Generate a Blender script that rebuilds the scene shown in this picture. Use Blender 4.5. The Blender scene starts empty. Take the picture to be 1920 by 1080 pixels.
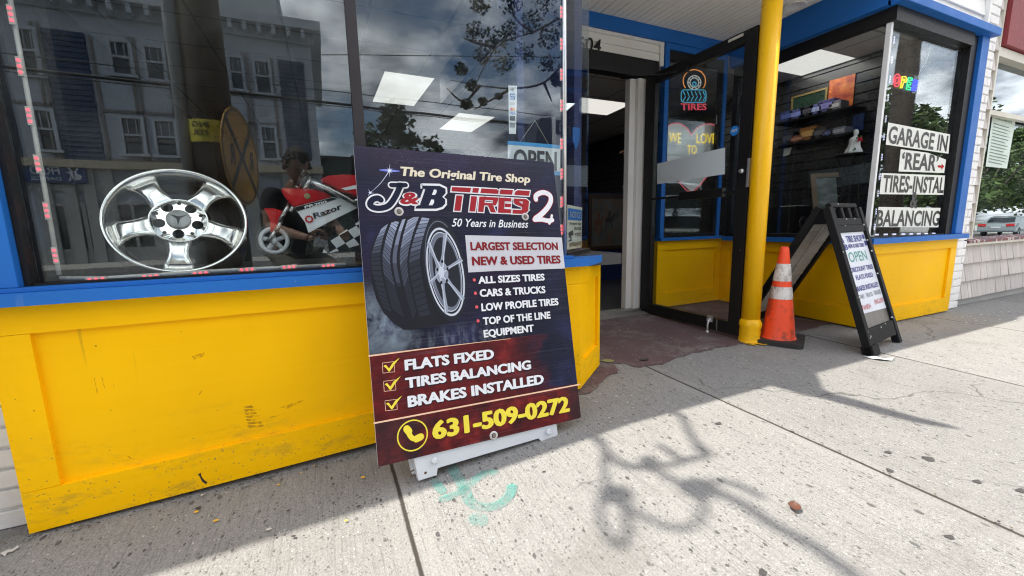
import bpy, bmesh, math, random
from mathutils import Vector, Matrix
R = math.radians
S = bpy.context.scene
COL = S.collection
random.seed(7)

# ---------------------------------------------------------------- camera, world, sun, exposure
CAMZ = 0.81
FPX = 768.0                                   # focal length in pixels of a 1920 wide frame
YAW, PITCH, ROLL = 0.419108848, 0.152469223, -0.0214543737
_c, _s = math.cos(YAW), math.sin(YAW)
_F = Vector((_s*math.cos(PITCH), _c*math.cos(PITCH), -math.sin(PITCH)))
_r = Vector((_c, -_s, 0)); _u = _r.cross(_F)
_R2 = _r*math.cos(ROLL) + _u*math.sin(ROLL)
_U2 = -_r*math.sin(ROLL) + _u*math.cos(ROLL)
cam = bpy.data.cameras.new('camera'); cam_o = bpy.data.objects.new('camera', cam); COL.objects.link(cam_o)
cam.sensor_width = 36; cam.lens = FPX/1920*36; cam.clip_start = 0.03; cam.clip_end = 2000
_m = Matrix((_R2, _U2, -_F)).transposed().to_4x4(); _m.translation = (0, 0, CAMZ)
cam_o.matrix_world = _m
S.camera = cam_o

SUN = Vector((-0.49, 0.095, 0.866)).normalized()
elev = math.asin(SUN.z); azim = math.atan2(SUN.x, SUN.y)
W = bpy.data.worlds.new("World"); S.world = W; W.use_nodes = True
nt = W.node_tree; nt.nodes.clear()
def _n(t, **k):
    n = nt.nodes.new(t)
    for a, b in k.items(): setattr(n, a, b)
    return n
L = nt.links.new
wo = _n('ShaderNodeOutputWorld'); bg = _n('ShaderNodeBackground'); bg.inputs[1].default_value = 0.125
sky = _n('ShaderNodeTexSky', sky_type='NISHITA'); sky.sun_disc = False
sky.sun_elevation = elev; sky.sun_rotation = azim; sky.air_density = 1.2; sky.dust_density = 1.5
tc = _n('ShaderNodeTexCoord'); sp = _n('ShaderNodeSeparateXYZ'); L(tc.outputs['Generated'], sp.inputs[0])
zz = _n('ShaderNodeMath', operation='ADD'); L(sp.outputs[2], zz.inputs[0]); zz.inputs[1].default_value = 0.22
zm = _n('ShaderNodeMath', operation='MAXIMUM'); L(zz.outputs[0], zm.inputs[0]); zm.inputs[1].default_value = 0.08
dx = _n('ShaderNodeMath', operation='DIVIDE'); L(sp.outputs[0], dx.inputs[0]); L(zm.outputs[0], dx.inputs[1])
dy = _n('ShaderNodeMath', operation='DIVIDE'); L(sp.outputs[1], dy.inputs[0]); L(zm.outputs[0], dy.inputs[1])
cb = _n('ShaderNodeCombineXYZ'); L(dx.outputs[0], cb.inputs[0]); L(dy.outputs[0], cb.inputs[1])
n1 = _n('ShaderNodeTexNoise'); n1.inputs['Scale'].default_value = 1.15; n1.inputs['Detail'].default_value = 7; n1.inputs['Roughness'].default_value = 0.6
L(cb.outputs[0], n1.inputs['Vector'])
r1 = _n('ShaderNodeValToRGB'); r1.color_ramp.elements[0].position = 0.40; r1.color_ramp.elements[1].position = 0.54
L(n1.outputs[0], r1.inputs[0])
n2 = _n('ShaderNodeTexNoise'); n2.inputs['Scale'].default_value = 2.3; n2.inputs['Detail'].default_value = 6; n2.inputs['Roughness'].default_value = 0.55
mp = _n('ShaderNodeMapping'); mp.inputs['Location'].default_value = (3.1, 1.7, 0); L(cb.outputs[0], mp.inputs[0]); L(mp.outputs[0], n2.inputs['Vector'])
r2 = _n('ShaderNodeValToRGB'); e = r2.color_ramp.elements
e[0].position = 0.36; e[0].color = (1.4, 1.55, 1.9, 1); e[1].position = 0.60; e[1].color = (16.5, 16, 15.8, 1)
L(n2.outputs[0], r2.inputs[0])
mx = _n('ShaderNodeMixRGB'); L(r1.outputs[0], mx.inputs[0]); L(sky.outputs[0], mx.inputs[1]); L(r2.outputs[0], mx.inputs[2])
L(mx.outputs[0], bg.inputs[0]); L(bg.outputs[0], wo.inputs[0])

sl = bpy.data.lights.new('sun', 'SUN'); sl.energy = 4.2; sl.angle = R(0.53); sl.color = (1, .925, .805)
so = bpy.data.objects.new('sun', sl); COL.objects.link(so)
so.rotation_euler = SUN.to_track_quat('Z', 'Y').to_euler(); so.location = SUN*20
S.view_settings.view_transform = 'Standard'; S.view_settings.look = 'None'
S.view_settings.exposure = 1.0; S.view_settings.gamma = 1
S.cycles.use_denoising = True; S.cycles.filter_width = 1.15
S.cycles.max_bounces = 10; S.cycles.transparent_max_bounces = 16; S.cycles.glossy_bounces = 5
S.cycles.caustics_reflective = False; S.cycles.caustics_refractive = False
S.cycles.sample_clamp_indirect = 6

# ---------------------------------------------------------------- measuring helpers: a sight line through a photo point meets a real plane
O0 = Vector((0, 0, CAMZ))
def ray(x, y): return _R2*((x-960)/FPX) - _U2*((y-540)/FPX) + _F
def at_y(x, y, Y): r = ray(x, y); return O0 + r*(Y/r.y)
def at_x(x, y, X): r = ray(x, y); return O0 + r*(X/r.x)
def at_z(x, y, Z): r = ray(x, y); return O0 + r*((Z-CAMZ)/r.z)
def at_p(x, y, p, n): r = ray(x, y); n = Vector(n); return O0 + r*(((Vector(p)-O0) @ n)/(r @ n))
_GX = [(-9, -.10), (-.9, -.094), (.1, -.066), (1.08, -.006), (3.5, 0), (60, -.3)]
def ground(x, y):
    for (a, za), (b, zb) in zip(_GX, _GX[1:]):
        if x <= b:
            t = max(0, (x-a)/(b-a)); t = t; return za+(zb-za)*t + .015*(y-1.62)
    return -.3
def at_g(x, y):
    z = 0
    for _ in range(12): p = at_z(x, y, z); z = ground(p.x, p.y)
    return at_z(x, y, z)
def mirrored(x, y, D, glass=1.66):            # a thing seen in the shop window stands where the window's mirror image puts it
    p = at_y(x, y, D); return Vector((p.x, 2*glass-D, p.z))

# ---------------------------------------------------------------- materials
class Mat:
    def __init__(s, name):
        s.m = bpy.data.materials.new(name); s.m.use_nodes = True; s.t = s.m.node_tree
        s.b = s.t.nodes['Principled BSDF']; s.o = s.t.nodes['Material Output']
    def n(s, t, **k):
        n = s.t.nodes.new(t)
        for a, b in k.items():
            if a[0] == '_': continue
            setattr(n, a, b)
        return n
    def l(s, a, b): s.t.links.new(a, b)
    def coord(s, scale=(1, 1, 1), rot=(0, 0, 0), loc=(0, 0, 0)):
        t = s.n('ShaderNodeTexCoord'); m = s.n('ShaderNodeMapping')
        m.inputs['Scale'].default_value = scale; m.inputs['Rotation'].default_value = rot; m.inputs['Location'].default_value = loc
        s.l(t.outputs['Object'], m.inputs[0]); return m.outputs[0]
    def noise(s, sc, det=4, rough=.55, vec=None, dist=0):
        n = s.n('ShaderNodeTexNoise'); n.inputs['Scale'].default_value = sc; n.inputs['Detail'].default_value = det
        n.inputs['Roughness'].default_value = rough; n.inputs['Distortion'].default_value = dist
        s.l(vec if vec is not None else s.coord(), n.inputs['Vector']); return n.outputs[0]
    def vor(s, sc, vec=None, feature='F1', rnd=1):
        n = s.n('ShaderNodeTexVoronoi', feature=feature); n.inputs['Scale'].default_value = sc; n.inputs['Randomness'].default_value = rnd
        s.l(vec if vec is not None else s.coord(), n.inputs['Vector']); return n.outputs
    def ramp(s, x, stops, interp='LINEAR'):
        r = s.n('ShaderNodeValToRGB'); r.color_ramp.interpolation = interp
        e = r.color_ramp.elements
        while len(e) < len(stops): e.new(.5)
        for q, (p, c) in zip(e, stops):
            q.position = p; q.color = (c, c, c, 1) if isinstance(c, (int, float)) else (*c[:3], 1)
        s.l(x, r.inputs[0]); return r.outputs[0]
    def mix(s, f, a, b, mode='MIX'):
        m = s.n('ShaderNodeMixRGB', blend_type=mode)
        for i, v in enumerate((f, a, b)):
            if isinstance(v, (int, float)): m.inputs[i].default_value = v if i == 0 else (v, v, v, 1)
            elif isinstance(v, tuple): m.inputs[i].default_value = (*v[:3], 1)
            else: s.l(v, m.inputs[i])
        return m.outputs[0]
    def math(s, op, a, b=None, c=None):
        m = s.n('ShaderNodeMath', operation=op)
        for i, v in enumerate((a, b, c)):
            if v is None: continue
            if isinstance(v, (int, float)): m.inputs[i].default_value = v
            else: s.l(v, m.inputs[i])
        return m.outputs[0]
    def bump(s, h, strength=.2, dist=.01, prev=None):
        b = s.n('ShaderNodeBump'); b.inputs['Strength'].default_value = strength; b.inputs['Distance'].default_value = dist
        s.l(h, b.inputs['Height'])
        if prev is not None: s.l(prev, b.inputs['Normal'])
        s.l(b.outputs[0], s.b.inputs['Normal']); return b.outputs[0]
    def base(s, c, rough=.5, metal=0, spec=None):
        for k, v in (('Base Color', c), ('Roughness', rough), ('Metallic', metal)):
            if isinstance(v, (int, float)): s.b.inputs[k].default_value = v
            elif isinstance(v, tuple): s.b.inputs[k].default_value = (*v[:3], 1)
            else: s.l(v, s.b.inputs[k])
        if spec is not None: s.b.inputs['Specular IOR Level'].default_value = spec
        return s
_mc = {}
def plain(name, c, rough=.5, metal=0, var=.12, bump=0, bs=60, spec=None):
    "painted / plastic surface with a little unevenness"
    if name in _mc: return _mc[name]
    M = Mat(name)
    n = M.noise(3.7, 5); n2 = M.noise(41, 3)
    f = M.math('ADD', M.math('MULTIPLY', n, .7), M.math('MULTIPLY', n2, .3))
    lo = tuple(v*(1-var) for v in c); hi = tuple(min(1, v*(1+var)) for v in c)
    col = M.ramp(f, [(.3, lo), (.7, hi)])
    rr = M.ramp(n2, [(.3, max(.02, rough-.08)), (.7, min(1, rough+.08))])
    M.base(col, rr, metal, spec)
    if bump: M.bump(M.noise(bs, 4), bump, .004)
    _mc[name] = M.m; return M.m
def worn(name, c, dirt=(.12, .09, .05), amount=.5, rough=.45, scratch=True, bump=.12, spec=.2, splash=False):
    "house paint: brush bump, scuffs, specks and chips"
    M = Mat(name)
    big = M.noise(1.3, 5); mid = M.noise(9, 6, .65)
    col = M.ramp(big, [(.3, tuple(v*.90 for v in c)), (.7, tuple(min(1, v*1.06) for v in c))])
    sc = M.noise(5, 8, .75, M.coord((1, 1, .35)))
    smear = M.ramp(sc, [(.60, 0), (.78, 1)])
    col = M.mix(M.math('MULTIPLY', smear, amount*.45), col, tuple(v*.55 for v in c))
    v = M.vor(13, M.coord((1, 1, 1)))
    spk = M.math('LESS_THAN', v[0], .035)
    gate = M.math('GREATER_THAN', M.noise(4.1, 2, .5, M.coord(loc=(4, 2, 1))), .48)
    col = M.mix(M.math('MULTIPLY', M.math('MULTIPLY', spk, gate), amount*1.5), col, dirt)
    if scratch:
        s2 = M.noise(26, 3, .6, M.coord((1, 1, .06), rot=(.25, .3, .1)))
        g2 = M.ramp(M.noise(2.6, 2, .5, M.coord(loc=(7, 1, 3))), [(.58, 0), (.66, 1)])
        st = M.math('MULTIPLY', M.ramp(s2, [(.66, 0), (.72, 1)]), g2)
        col = M.mix(M.math('MULTIPLY', st, amount), col, dirt)
    if splash:
        t = M.n('ShaderNodeTexCoord'); sz = M.n('ShaderNodeSeparateXYZ'); M.l(t.outputs['Object'], sz.inputs[0])
        hgt = M.math('ADD', sz.outputs[2], M.math('MULTIPLY', M.math('SUBTRACT', M.noise(3, 4), .5), .25))
        near = M.ramp(hgt, [(.0, 1), (.24, 0)])
        for sc_, th_, a_ in ((75, .22, .55), (33, .16, .5)):
            vv = M.vor(sc_, M.coord(loc=(.3, .1, .7))); s3 = M.n('ShaderNodeSeparateColor'); M.l(vv[1], s3.inputs[0])
            dot = M.math('MULTIPLY', M.math('LESS_THAN', vv[0], M.math('MULTIPLY', s3.outputs[1], th_)), M.math('LESS_THAN', s3.outputs[0], M.math('MULTIPLY', near, .75)))
            col = M.mix(M.math('MULTIPLY', dot, a_), col, (.16, .12, .06))
        rub = M.math('MULTIPLY', M.ramp(M.noise(7, 7, .75, M.coord((1, 1, 2.5), loc=(1, 3, 2))), [(.52, 0), (.66, 1)]), M.math('MULTIPLY', near, .55))
        col = M.mix(rub, col, (.36, .23, .03))
        brush = M.noise(1, 4, .6, M.coord((1.2, 1.2, 60))); col = M.mix(M.ramp(brush, [(.35, 0), (.75, .16)]), col, tuple(min(1, v*1.25+.02) for v in c))
    M.base(col, M.ramp(mid, [(.3, rough-.08), (.7, rough+.12)]), 0, spec)
    b1 = M.bump(M.noise(70, 3, .6, M.coord((.25, .25, 1))), bump, .003)
    M.bump(M.noise(7, 3), .25, .004, b1)
    return M.m
def emis(name, c, strength=1.0):
    strength *= .66
    if name in _mc: return _mc[name]
    M = Mat(name); M.base((0.02, .02, .02), .4)
    M.b.inputs['Emission Color'].default_value = (*c, 1); M.b.inputs['Emission Strength'].default_value = strength
    _mc[name] = M.m; return M.m
def glass_mat(name, r0=.06, tint=(.95, .97, .97), smudge=.03):
    M = Mat(name); M.t.nodes.remove(M.b)
    lw = M.n('ShaderNodeLayerWeight'); lw.inputs[0].default_value = .5
    p5 = M.math('POWER', lw.outputs['Facing'], 5.0)
    fac = M.math('ADD', M.math('MULTIPLY', p5, 1-r0), r0)
    gl = M.n('ShaderNodeBsdfGlossy'); gl.inputs['Roughness'].default_value = 0.0
    gl.inputs['Color'].default_value = (.84, .93, 1, 1)
    tr = M.n('ShaderNodeBsdfTransparent'); tr.inputs[0].default_value = (*tint, 1)
    wob = M.n('ShaderNodeBump'); wob.inputs['Strength'].default_value = .012; wob.inputs['Distance'].default_value = .05
    M.l(M.noise(2.2, 1), wob.inputs['Height']); M.l(wob.outputs[0], gl.inputs['Normal'])
    mx = M.n('ShaderNodeMixShader'); M.l(fac, mx.inputs[0]); M.l(tr.outputs[0], mx.inputs[1]); M.l(gl.outputs[0], mx.inputs[2])
    df = M.n('ShaderNodeBsdfDiffuse'); df.inputs[0].default_value = (.6, .6, .58, 1)
    sm = M.n('ShaderNodeMixShader')
    k = M.math('MULTIPLY', M.ramp(M.noise(3, 6, .7), [(.45, 0), (.8, 1)]), smudge)
    M.l(k, sm.inputs[0]); M.l(mx.outputs[0], sm.inputs[1]); M.l(df.outputs[0], sm.inputs[2])
    M.l(sm.outputs[0], M.o.inputs[0]); return M.m

# ---------------------------------------------------------------- mesh builder
class MB:
    def __init__(s): s.bm = bmesh.new()
    def _f(s, vs, mi=0):
        try: f = s.bm.faces.new(vs); f.material_index = mi; return f
        except ValueError: return None
    def poly(s, pts, mi=0): return s._f([s.bm.verts.new(p) for p in pts], mi)
    def obox(s, c, a, b, d, mi=0, bevel=0):
        c, a, b, d = map(Vector, (c, a, b, d))
        vs = [s.bm.verts.new(c + a*i + b*j + d*k) for i in (-1, 1) for j in (-1, 1) for k in (-1, 1)]
        fs = [s._f([vs[q] for q in f], mi) for f in ((0, 1, 3, 2), (4, 6, 7, 5), (0, 4, 5, 1), (2, 3, 7, 6), (0, 2, 6, 4), (1, 5, 7, 3))]
        if bevel:
            es = list({e for f in fs for e in f.edges})
            r = bmesh.ops.bevel(s.bm, geom=es, offset=bevel, segments=2, affect='EDGES', profile=.6)
            for f in r['faces']: f.material_index = mi
        return s
    def box(s, x0, y0, z0, x1, y1, z1, mi=0, bevel=0):
        return s.obox(((x0+x1)/2, (y0+y1)/2, (z0+z1)/2), (abs(x1-x0)/2, 0, 0), (0, abs(y1-y0)/2, 0), (0, 0, abs(z1-z0)/2), mi, bevel)
    def hexa(s, b, t, mi=0):
        "four bottom points, four top points"
        B = [s.bm.verts.new(p) for p in b]; T = [s.bm.verts.new(p) for p in t]
        s._f(B[::-1], mi); s._f(T, mi)
        for i in range(len(B)):
            j = (i+1) % len(B); s._f([B[i], B[j], T[j], T[i]], mi)
        return s
    def prism(s, pts, o, U, V, N, depth=.002, mi=0):
        o, U, V, N = map(Vector, (o, U, V, N))
        a = [s.bm.verts.new(o + U*x + V*y) for x, y in pts]
        if depth == 0: s._f(a, mi); return s
        b = [s.bm.verts.new(o + U*x + V*y + N*depth) for x, y in pts]
        s._f(a[::-1], mi); s._f(b, mi)
        n = len(a)
        for i in range(n): s._f([a[i], a[(i+1) % n], b[(i+1) % n], b[i]], mi)
        return s
    def tube(s, pts, r, n=8, mi=0, caps=True, smooth=True):
        pts = [Vector(p) for p in pts]; rr = r if isinstance(r, (list, tuple)) else [r]*len(pts)
        rings = []; up = None
        for i, p in enumerate(pts):
            t = (pts[min(i+1, len(pts)-1)] - pts[max(i-1, 0)]).normalized()
            if up is None:
                up = Vector((0, 0, 1)) if abs(t.z) < .9 else Vector((1, 0, 0))
            a = t.cross(up)
            if a.length < 1e-5: a = t.cross(Vector((1, .3, .2)))
            a.normalize(); b = a.cross(t).normalized(); up = b
            rings.append([s.bm.verts.new(p + (a*math.cos(2*math.pi*k/n) + b*math.sin(2*math.pi*k/n))*rr[i]) for k in range(n)])
        for A, B in zip(rings, rings[1:]):
            for k in range(n):
                f = s._f([A[k], A[(k+1) % n], B[(k+1) % n], B[k]], mi)
                if f: f.smooth = smooth
        if caps: s._f(rings[0][::-1], mi); s._f(rings[-1], mi)
        return s
    def lathe(s, prof, o, axis=(0, 0, 1), n=32, mi=0, smooth=True, close=False):
        o = Vector(o); ax = Vector(axis).normalized(); q = Vector((0, 0, 1)).rotation_difference(ax)
        X = q @ Vector((1, 0, 0)); Y = q @ Vector((0, 1, 0)); rings = []
        for r, h in prof:
            if r < 1e-6: rings.append([s.bm.verts.new(o + ax*h)])
            else: rings.append([s.bm.verts.new(o + ax*h + (X*math.cos(2*math.pi*k/n) + Y*math.sin(2*math.pi*k/n))*r) for k in range(n)])
        pr = list(zip(rings, rings[1:]))
        if close: pr.append((rings[-1], rings[0]))
        for A, B in pr:
            for k in range(n):
                j = (k+1) % n
                if len(A) == 1 and len(B) == 1: continue
                vs = [A[0], B[j], B[k]] if len(A) == 1 else [A[k], A[j], B[0]] if len(B) == 1 else [A[k], A[j], B[j], B[k]]
                f = s._f(vs, mi)
                if f: f.smooth = smooth
        return s
    def ribbon(s, pts, w, o, U, V, mi=0, n=7, N=(0, 0, 0), lift=0):
        "flat stroke with round ends in the plane o,U,V"
        o, U, V = map(Vector, (o, U, V)); o = o + Vector(N)*lift
        P = [Vector((a, b)) for a, b in pts]; ww = w if isinstance(w, (list, tuple)) else [w]*len(P)
        Ls, Rs = [], []
        for i, p in enumerate(P):
            d = (P[min(i+1, len(P)-1)] - P[max(i-1, 0)]).normalized(); nn = Vector((-d.y, d.x))*ww[i]/2
            Ls.append(p+nn); Rs.append(p-nn)
        def cap(p, a, w2, sgn):
            return [p + Vector((math.cos(a+sgn*math.pi*k/n), math.sin(a+sgn*math.pi*k/n)))*w2/2 for k in range(1, n)]
        d0 = (P[1]-P[0]); d1 = (P[-1]-P[-2])
        vs = lambda q: s.bm.verts.new(o + U*q.x + V*q.y)
        l = [vs(q) for q in Ls]; r = [vs(q) for q in Rs]
        for i in range(len(P)-1): s._f([r[i], r[i+1], l[i+1], l[i]], mi)
        c1 = [vs(q) for q in cap(P[-1], math.atan2(d1.y, d1.x)-math.pi/2, ww[-1], 1)]
        s._f([r[-1]] + c1 + [l[-1]], mi)
        c0 = [vs(q) for q in cap(P[0], math.atan2(d0.y, d0.x)+math.pi/2, ww[0], 1)]
        s._f([l[0]] + c0 + [r[0]], mi)
        return s
    def merge(s, mesh, mat=None, mi=None):
        k = len(s.bm.verts); k2 = len(s.bm.faces); s.bm.from_mesh(mesh)
        s.bm.verts.ensure_lookup_table(); s.bm.faces.ensure_lookup_table()
        if mat is not None:
            for v in s.bm.verts[k:]: v.co = mat @ v.co
        if mi is not None:
            for f in s.bm.faces[k2:]: f.material_index = mi
        return s
    def text(s, txt, o, U, V, width, height, N=(0, 0, 0), lift=0, mi=0, bold=.02, shear=0, font=None, squeeze=None):
        "lettering fitted to a box: baseline start o, width along U, cap height along V"
        b0 = min(bold, .018); e = bold-b0
        vs, fs, x0, x1, y1 = text_data(txt, b0, shear)
        o, U, V, N = map(Vector, (o, U, V, N)); o = o + N*lift
        kx, ky = width/(x1-x0+2*e), height/(y1+e)
        for q, (ax, ay) in enumerate(((0, 0),) if e < 1e-4 else ((1, 0), (-1, 0), (0, .5), (0, -.5), (.6, .35), (-.6, -.35))):
            dz = N*(.00004*q)                          # heavy strokes: the face is struck several times, each a hair above the last
            bv = [s.bm.verts.new(o + dz + U*((x-x0+e+ax*e)*kx) + V*((y+ay*e)*ky)) for x, y in vs]
            for f in fs: s._f([bv[i] for i in f], mi)
        return s
    def build(s, name, mats, parent=None, smooth=None, recalc=True, origin=None):
        if recalc: bmesh.ops.recalc_face_normals(s.bm, faces=s.bm.faces)
        me = bpy.data.meshes.new(name)
        if smooth:
            for f in s.bm.faces: f.smooth = True
        o = bpy.data.objects.new(name, me)
        if parent is None:
            if origin is None and len(s.bm.verts):
                xs = [v.co for v in s.bm.verts]
                origin = Vector(((min(v.x for v in xs)+max(v.x for v in xs))/2, (min(v.y for v in xs)+max(v.y for v in xs))/2, min(v.z for v in xs)))
            if origin is not None and parent is None and origin is not False:
                bmesh.ops.translate(s.bm, verts=s.bm.verts, vec=-Vector(origin)); o.location = origin
        s.bm.to_mesh(me); s.bm.free()
        for m in (mats if isinstance(mats, (list, tuple)) else [mats]): me.materials.append(m)
        COL.objects.link(o)
        if parent is not None:
            o.parent = parent
            if parent.parent is None: o.matrix_parent_inverse = Matrix.Translation(-parent.location)
        return o
_tc = {}
def text_data(txt, bold, shear):
    k = (txt, round(bold, 4), round(shear, 3))
    if k in _tc: return _tc[k]
    cu = bpy.data.curves.new('lettering', 'FONT'); cu.body = txt; cu.offset = bold; cu.shear = shear; cu.size = 1
    cu.resolution_u = 3; cu.fill_mode = 'BOTH'; cu.space_character = 1.0 + bold*.9
    ob = bpy.data.objects.new('lettering', cu); COL.objects.link(ob); bpy.context.view_layer.update()
    me = bpy.data.meshes.new_from_object(ob.evaluated_get(bpy.context.evaluated_depsgraph_get()))
    vs = [(v.co.x, v.co.y) for v in me.vertices]; fs = [tuple(p.vertices) for p in me.polygons]
    bpy.data.objects.remove(ob); bpy.data.curves.remove(cu); bpy.data.meshes.remove(me)
    xs = [v[0] for v in vs]; ys = [v[1] for v in vs]
    _tc[k] = (vs, fs, min(xs), max(xs), max(ys)); return _tc[k]
def tag(o, label=None, cat=None, group=None, kind=None):
    for k, v in (('label', label), ('category', cat), ('group', group), ('kind', kind)):
        if v: o[k] = v
    return o
def thing(name, loc, label, cat, group=None):
    o = bpy.data.objects.new(name, None); o.empty_display_size = .1; COL.objects.link(o); o.location = loc
    return tag(o, label, cat, group)
def copy_thing(o, loc, label=None):
    def rec(a, parent):
        c = a.copy(); COL.objects.link(c)
        if parent is not None: c.parent = parent
        for ch in list(a.children): rec(ch, c)
        return c
    r = rec(o, None); r.location = loc
    if label: r['label'] = label
    return r
def ell(cx, cy, rx, ry, rot=0, n=40, a0=0, a1=2*math.pi):
    c, s = math.cos(rot), math.sin(rot); out = []
    for k in range(n):
        t = a0+(a1-a0)*k/n; x, y = rx*math.cos(t), ry*math.sin(t); out.append((cx+x*c-y*s, cy+x*s+y*c))
    return out
def spline(P, m=6):
    "Catmull-Rom through points of any dimension"
    P = [Vector(p) for p in P]; out = []
    for i in range(len(P)-1):
        a, b, c, d = P[max(i-1, 0)], P[i], P[i+1], P[min(i+2, len(P)-1)]
        for k in range(m):
            t = k/m; out.append(.5*((2*b) + (c-a)*t + (2*a-5*b+4*c-d)*t*t + (3*b-a-3*c+d)*t**3))
    out.append(P[-1]); return out
# ---------------------------------------------------------------- ground
def concrete():
    M = Mat('pavement_concrete')
    big = M.noise(.9, 6, .6); mid = M.noise(6, 6, .65); fine = M.noise(150, 3, .75); grit = M.noise(420, 2, .8)
    col = M.ramp(big, [(.3, (.190, .192, .190)), (.7, (.250, .251, .246))])
    col = M.mix(.40, col, M.ramp(mid, [(.3, (.15, .153, .152)), (.72, (.30, .302, .297))]))
    col = M.mix(.55, col, M.ramp(fine, [(.30, (.075, .076, .076)), (.70, (.42, .42, .41))]))
    col = M.mix(.42, col, M.ramp(grit, [(.35, (.05, .05, .05)), (.65, (.45, .45, .44))]))
    # each slab was poured a little differently
    t0 = M.n('ShaderNodeTexCoord'); s0 = M.n('ShaderNodeSeparateXYZ'); M.l(t0.outputs['Object'], s0.inputs[0])
    wn = M.n('ShaderNodeTexWhiteNoise', noise_dimensions='1D'); M.l(M.math('FLOOR', M.math('DIVIDE', M.math('SUBTRACT', s0.outputs[0], .152), 1.4425)), wn.inputs['W'])
    col = M.mix(1, col, M.ramp(wn.outputs['Value'], [(0, .90), (1, 1.08)]), 'MULTIPLY')
    # broom marks running across the walk
    br = M.noise(1, 3, .6, M.coord((150, 6, 1), rot=(0, 0, .12)))
    col = M.mix(M.ramp(br, [(.50, 0), (.72, .5)]), col, (.10, .102, .10))
    vw = M.vor(75, M.coord((1, .7, 1))); sw_ = M.n('ShaderNodeSeparateColor'); M.l(vw[1], sw_.inputs[0])
    col = M.mix(M.math('MULTIPLY', M.math('LESS_THAN', vw[0], .16), M.math('GREATER_THAN', sw_.outputs[0], .86)), col, (.46, .46, .44))
    # dark aggregate chips of several sizes
    for sc, th, cut, amt in ((30, .22, .45, .8), (55, .26, .35, .8), (105, .30, .30, .7), (190, .34, .3, .55)):
        v = M.vor(sc, M.coord((1, .6, 1), rot=(0, 0, .5)))
        sepc = M.n('ShaderNodeSeparateColor'); M.l(v[1], sepc.inputs[0])
        wob = M.math('ADD', v[0], M.math('MULTIPLY', M.math('SUBTRACT', M.noise(260, 2), .5), .26))
        on = M.math('GREATER_THAN', sepc.outputs[0], cut)
        size = M.math('LESS_THAN', wob, M.math('MULTIPLY', sepc.outputs[1], th))
        shade = M.ramp(sepc.outputs[2], [(0, (.03, .03, .032)), (1, (.10, .10, .098))])
        col = M.mix(M.math('MULTIPLY', M.math('MULTIPLY', on, size), amt), col, shade)
    # hairline cracks and old spills
    cr = M.n('ShaderNodeTexVoronoi', feature='DISTANCE_TO_EDGE'); cr.inputs['Scale'].default_value = .55
    wv_ = M.n('ShaderNodeVectorMath', operation='ADD'); nz = M.n('ShaderNodeTexNoise'); nz.inputs['Scale'].default_value = 3; nz.inputs['Detail'].default_value = 6; M.l(M.coord(), nz.inputs['Vector'])
    sc_ = M.n('ShaderNodeVectorMath', operation='SCALE'); sc_.inputs['Scale'].default_value = .35; M.l(nz.outputs['Color'], sc_.inputs[0]); M.l(M.coord(), wv_.inputs[0]); M.l(sc_.outputs[0], wv_.inputs[1]); M.l(wv_.outputs[0], cr.inputs['Vector'])
    crk = M.math('MULTIPLY', M.ramp(cr.outputs['Distance'], [(0, 1), (.0016, .8), (.0032, 0)]), M.ramp(M.noise(1.1, 3, .5, M.coord(loc=(8, 3, 0))), [(.48, 0), (.55, .75)]))
    col = M.mix(crk, col, (.05, .05, .048))
    sp1 = M.math('MULTIPLY', M.ramp(M.noise(1.7, 5, .6, M.coord(loc=(11, 4, 0))), [(.60, 0), (.66, 1)]), .32); col = M.mix(sp1, col, (.13, .125, .115))
    # faint grime blotches
    st = M.ramp(M.noise(2.2, 7, .72, M.coord(loc=(3, 9, 0))), [(.55, 0), (.78, .45)])
    col = M.mix(st, col, (.12, .117, .11))
    t = M.n('ShaderNodeTexCoord'); sx = M.n('ShaderNodeSeparateXYZ'); M.l(t.outputs['Object'], sx.inputs[0])
    wv = M.math('MULTIPLY', M.math('SUBTRACT', M.noise(14, 3), .5), .006)
    x = M.math('ADD', sx.outputs[0], wv)
    dmin = None
    for xj in (-2.8, -1.3, .152, 1.60, 3.02, 4.45, 5.9, 7.4, 8.9, 10.4):
        d = M.math('ABSOLUTE', M.math('SUBTRACT', x, xj)); dmin = d if dmin is None else M.math('MINIMUM', dmin, d)
    band = M.ramp(dmin, [(0, 1), (.05, 1), (.056, 0)])
    col = M.mix(M.math('MULTIPLY', band, .16), col, (.30, .30, .29))
    j = M.ramp(dmin, [(0, 1), (.0045, 1), (.008, 0)])
    col = M.mix(j, col, (.045, .04, .036))
    M.base(col, M.ramp(mid, [(.3, .8), (.7, .95)]), 0, .25)
    h = M.math('ADD', M.math('MULTIPLY', fine, .35), M.math('MULTIPLY', br, .5))
    h = M.math('SUBTRACT', h, M.math('MULTIPLY', j, 2.5))
    M.bump(h, .35, .004)
    return M.m
M_conc = concrete()
mb = MB()
xs = [-9, -.9, .1, 1.08, 3.5, 14, 60]; ys = [-.10, 3.0]
for a, b in zip(xs, xs[1:]):
    mb.poly([(a, ys[0], ground(a, ys[0])), (b, ys[0], ground(b, ys[0])), (b, ys[1], ground(b, ys[1])), (a, ys[1], ground(a, ys[1]))])
bmesh.ops.remove_doubles(mb.bm, verts=mb.bm.verts, dist=1e-4)
tag(mb.build('sidewalk', M_conc, origin=False), kind='structure')

M_strip = plain('bounce_strip_concrete', (.52, .51, .49), .9, var=.1, bump=.3)  # unseen kerb side of the walk, made paler to bounce light onto the shop front
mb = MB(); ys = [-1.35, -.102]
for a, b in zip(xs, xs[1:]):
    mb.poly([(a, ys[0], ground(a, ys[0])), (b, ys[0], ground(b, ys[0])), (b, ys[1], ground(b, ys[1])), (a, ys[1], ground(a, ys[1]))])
tag(mb.build('bounce_strip', M_strip, origin=False), kind='structure')

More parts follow.
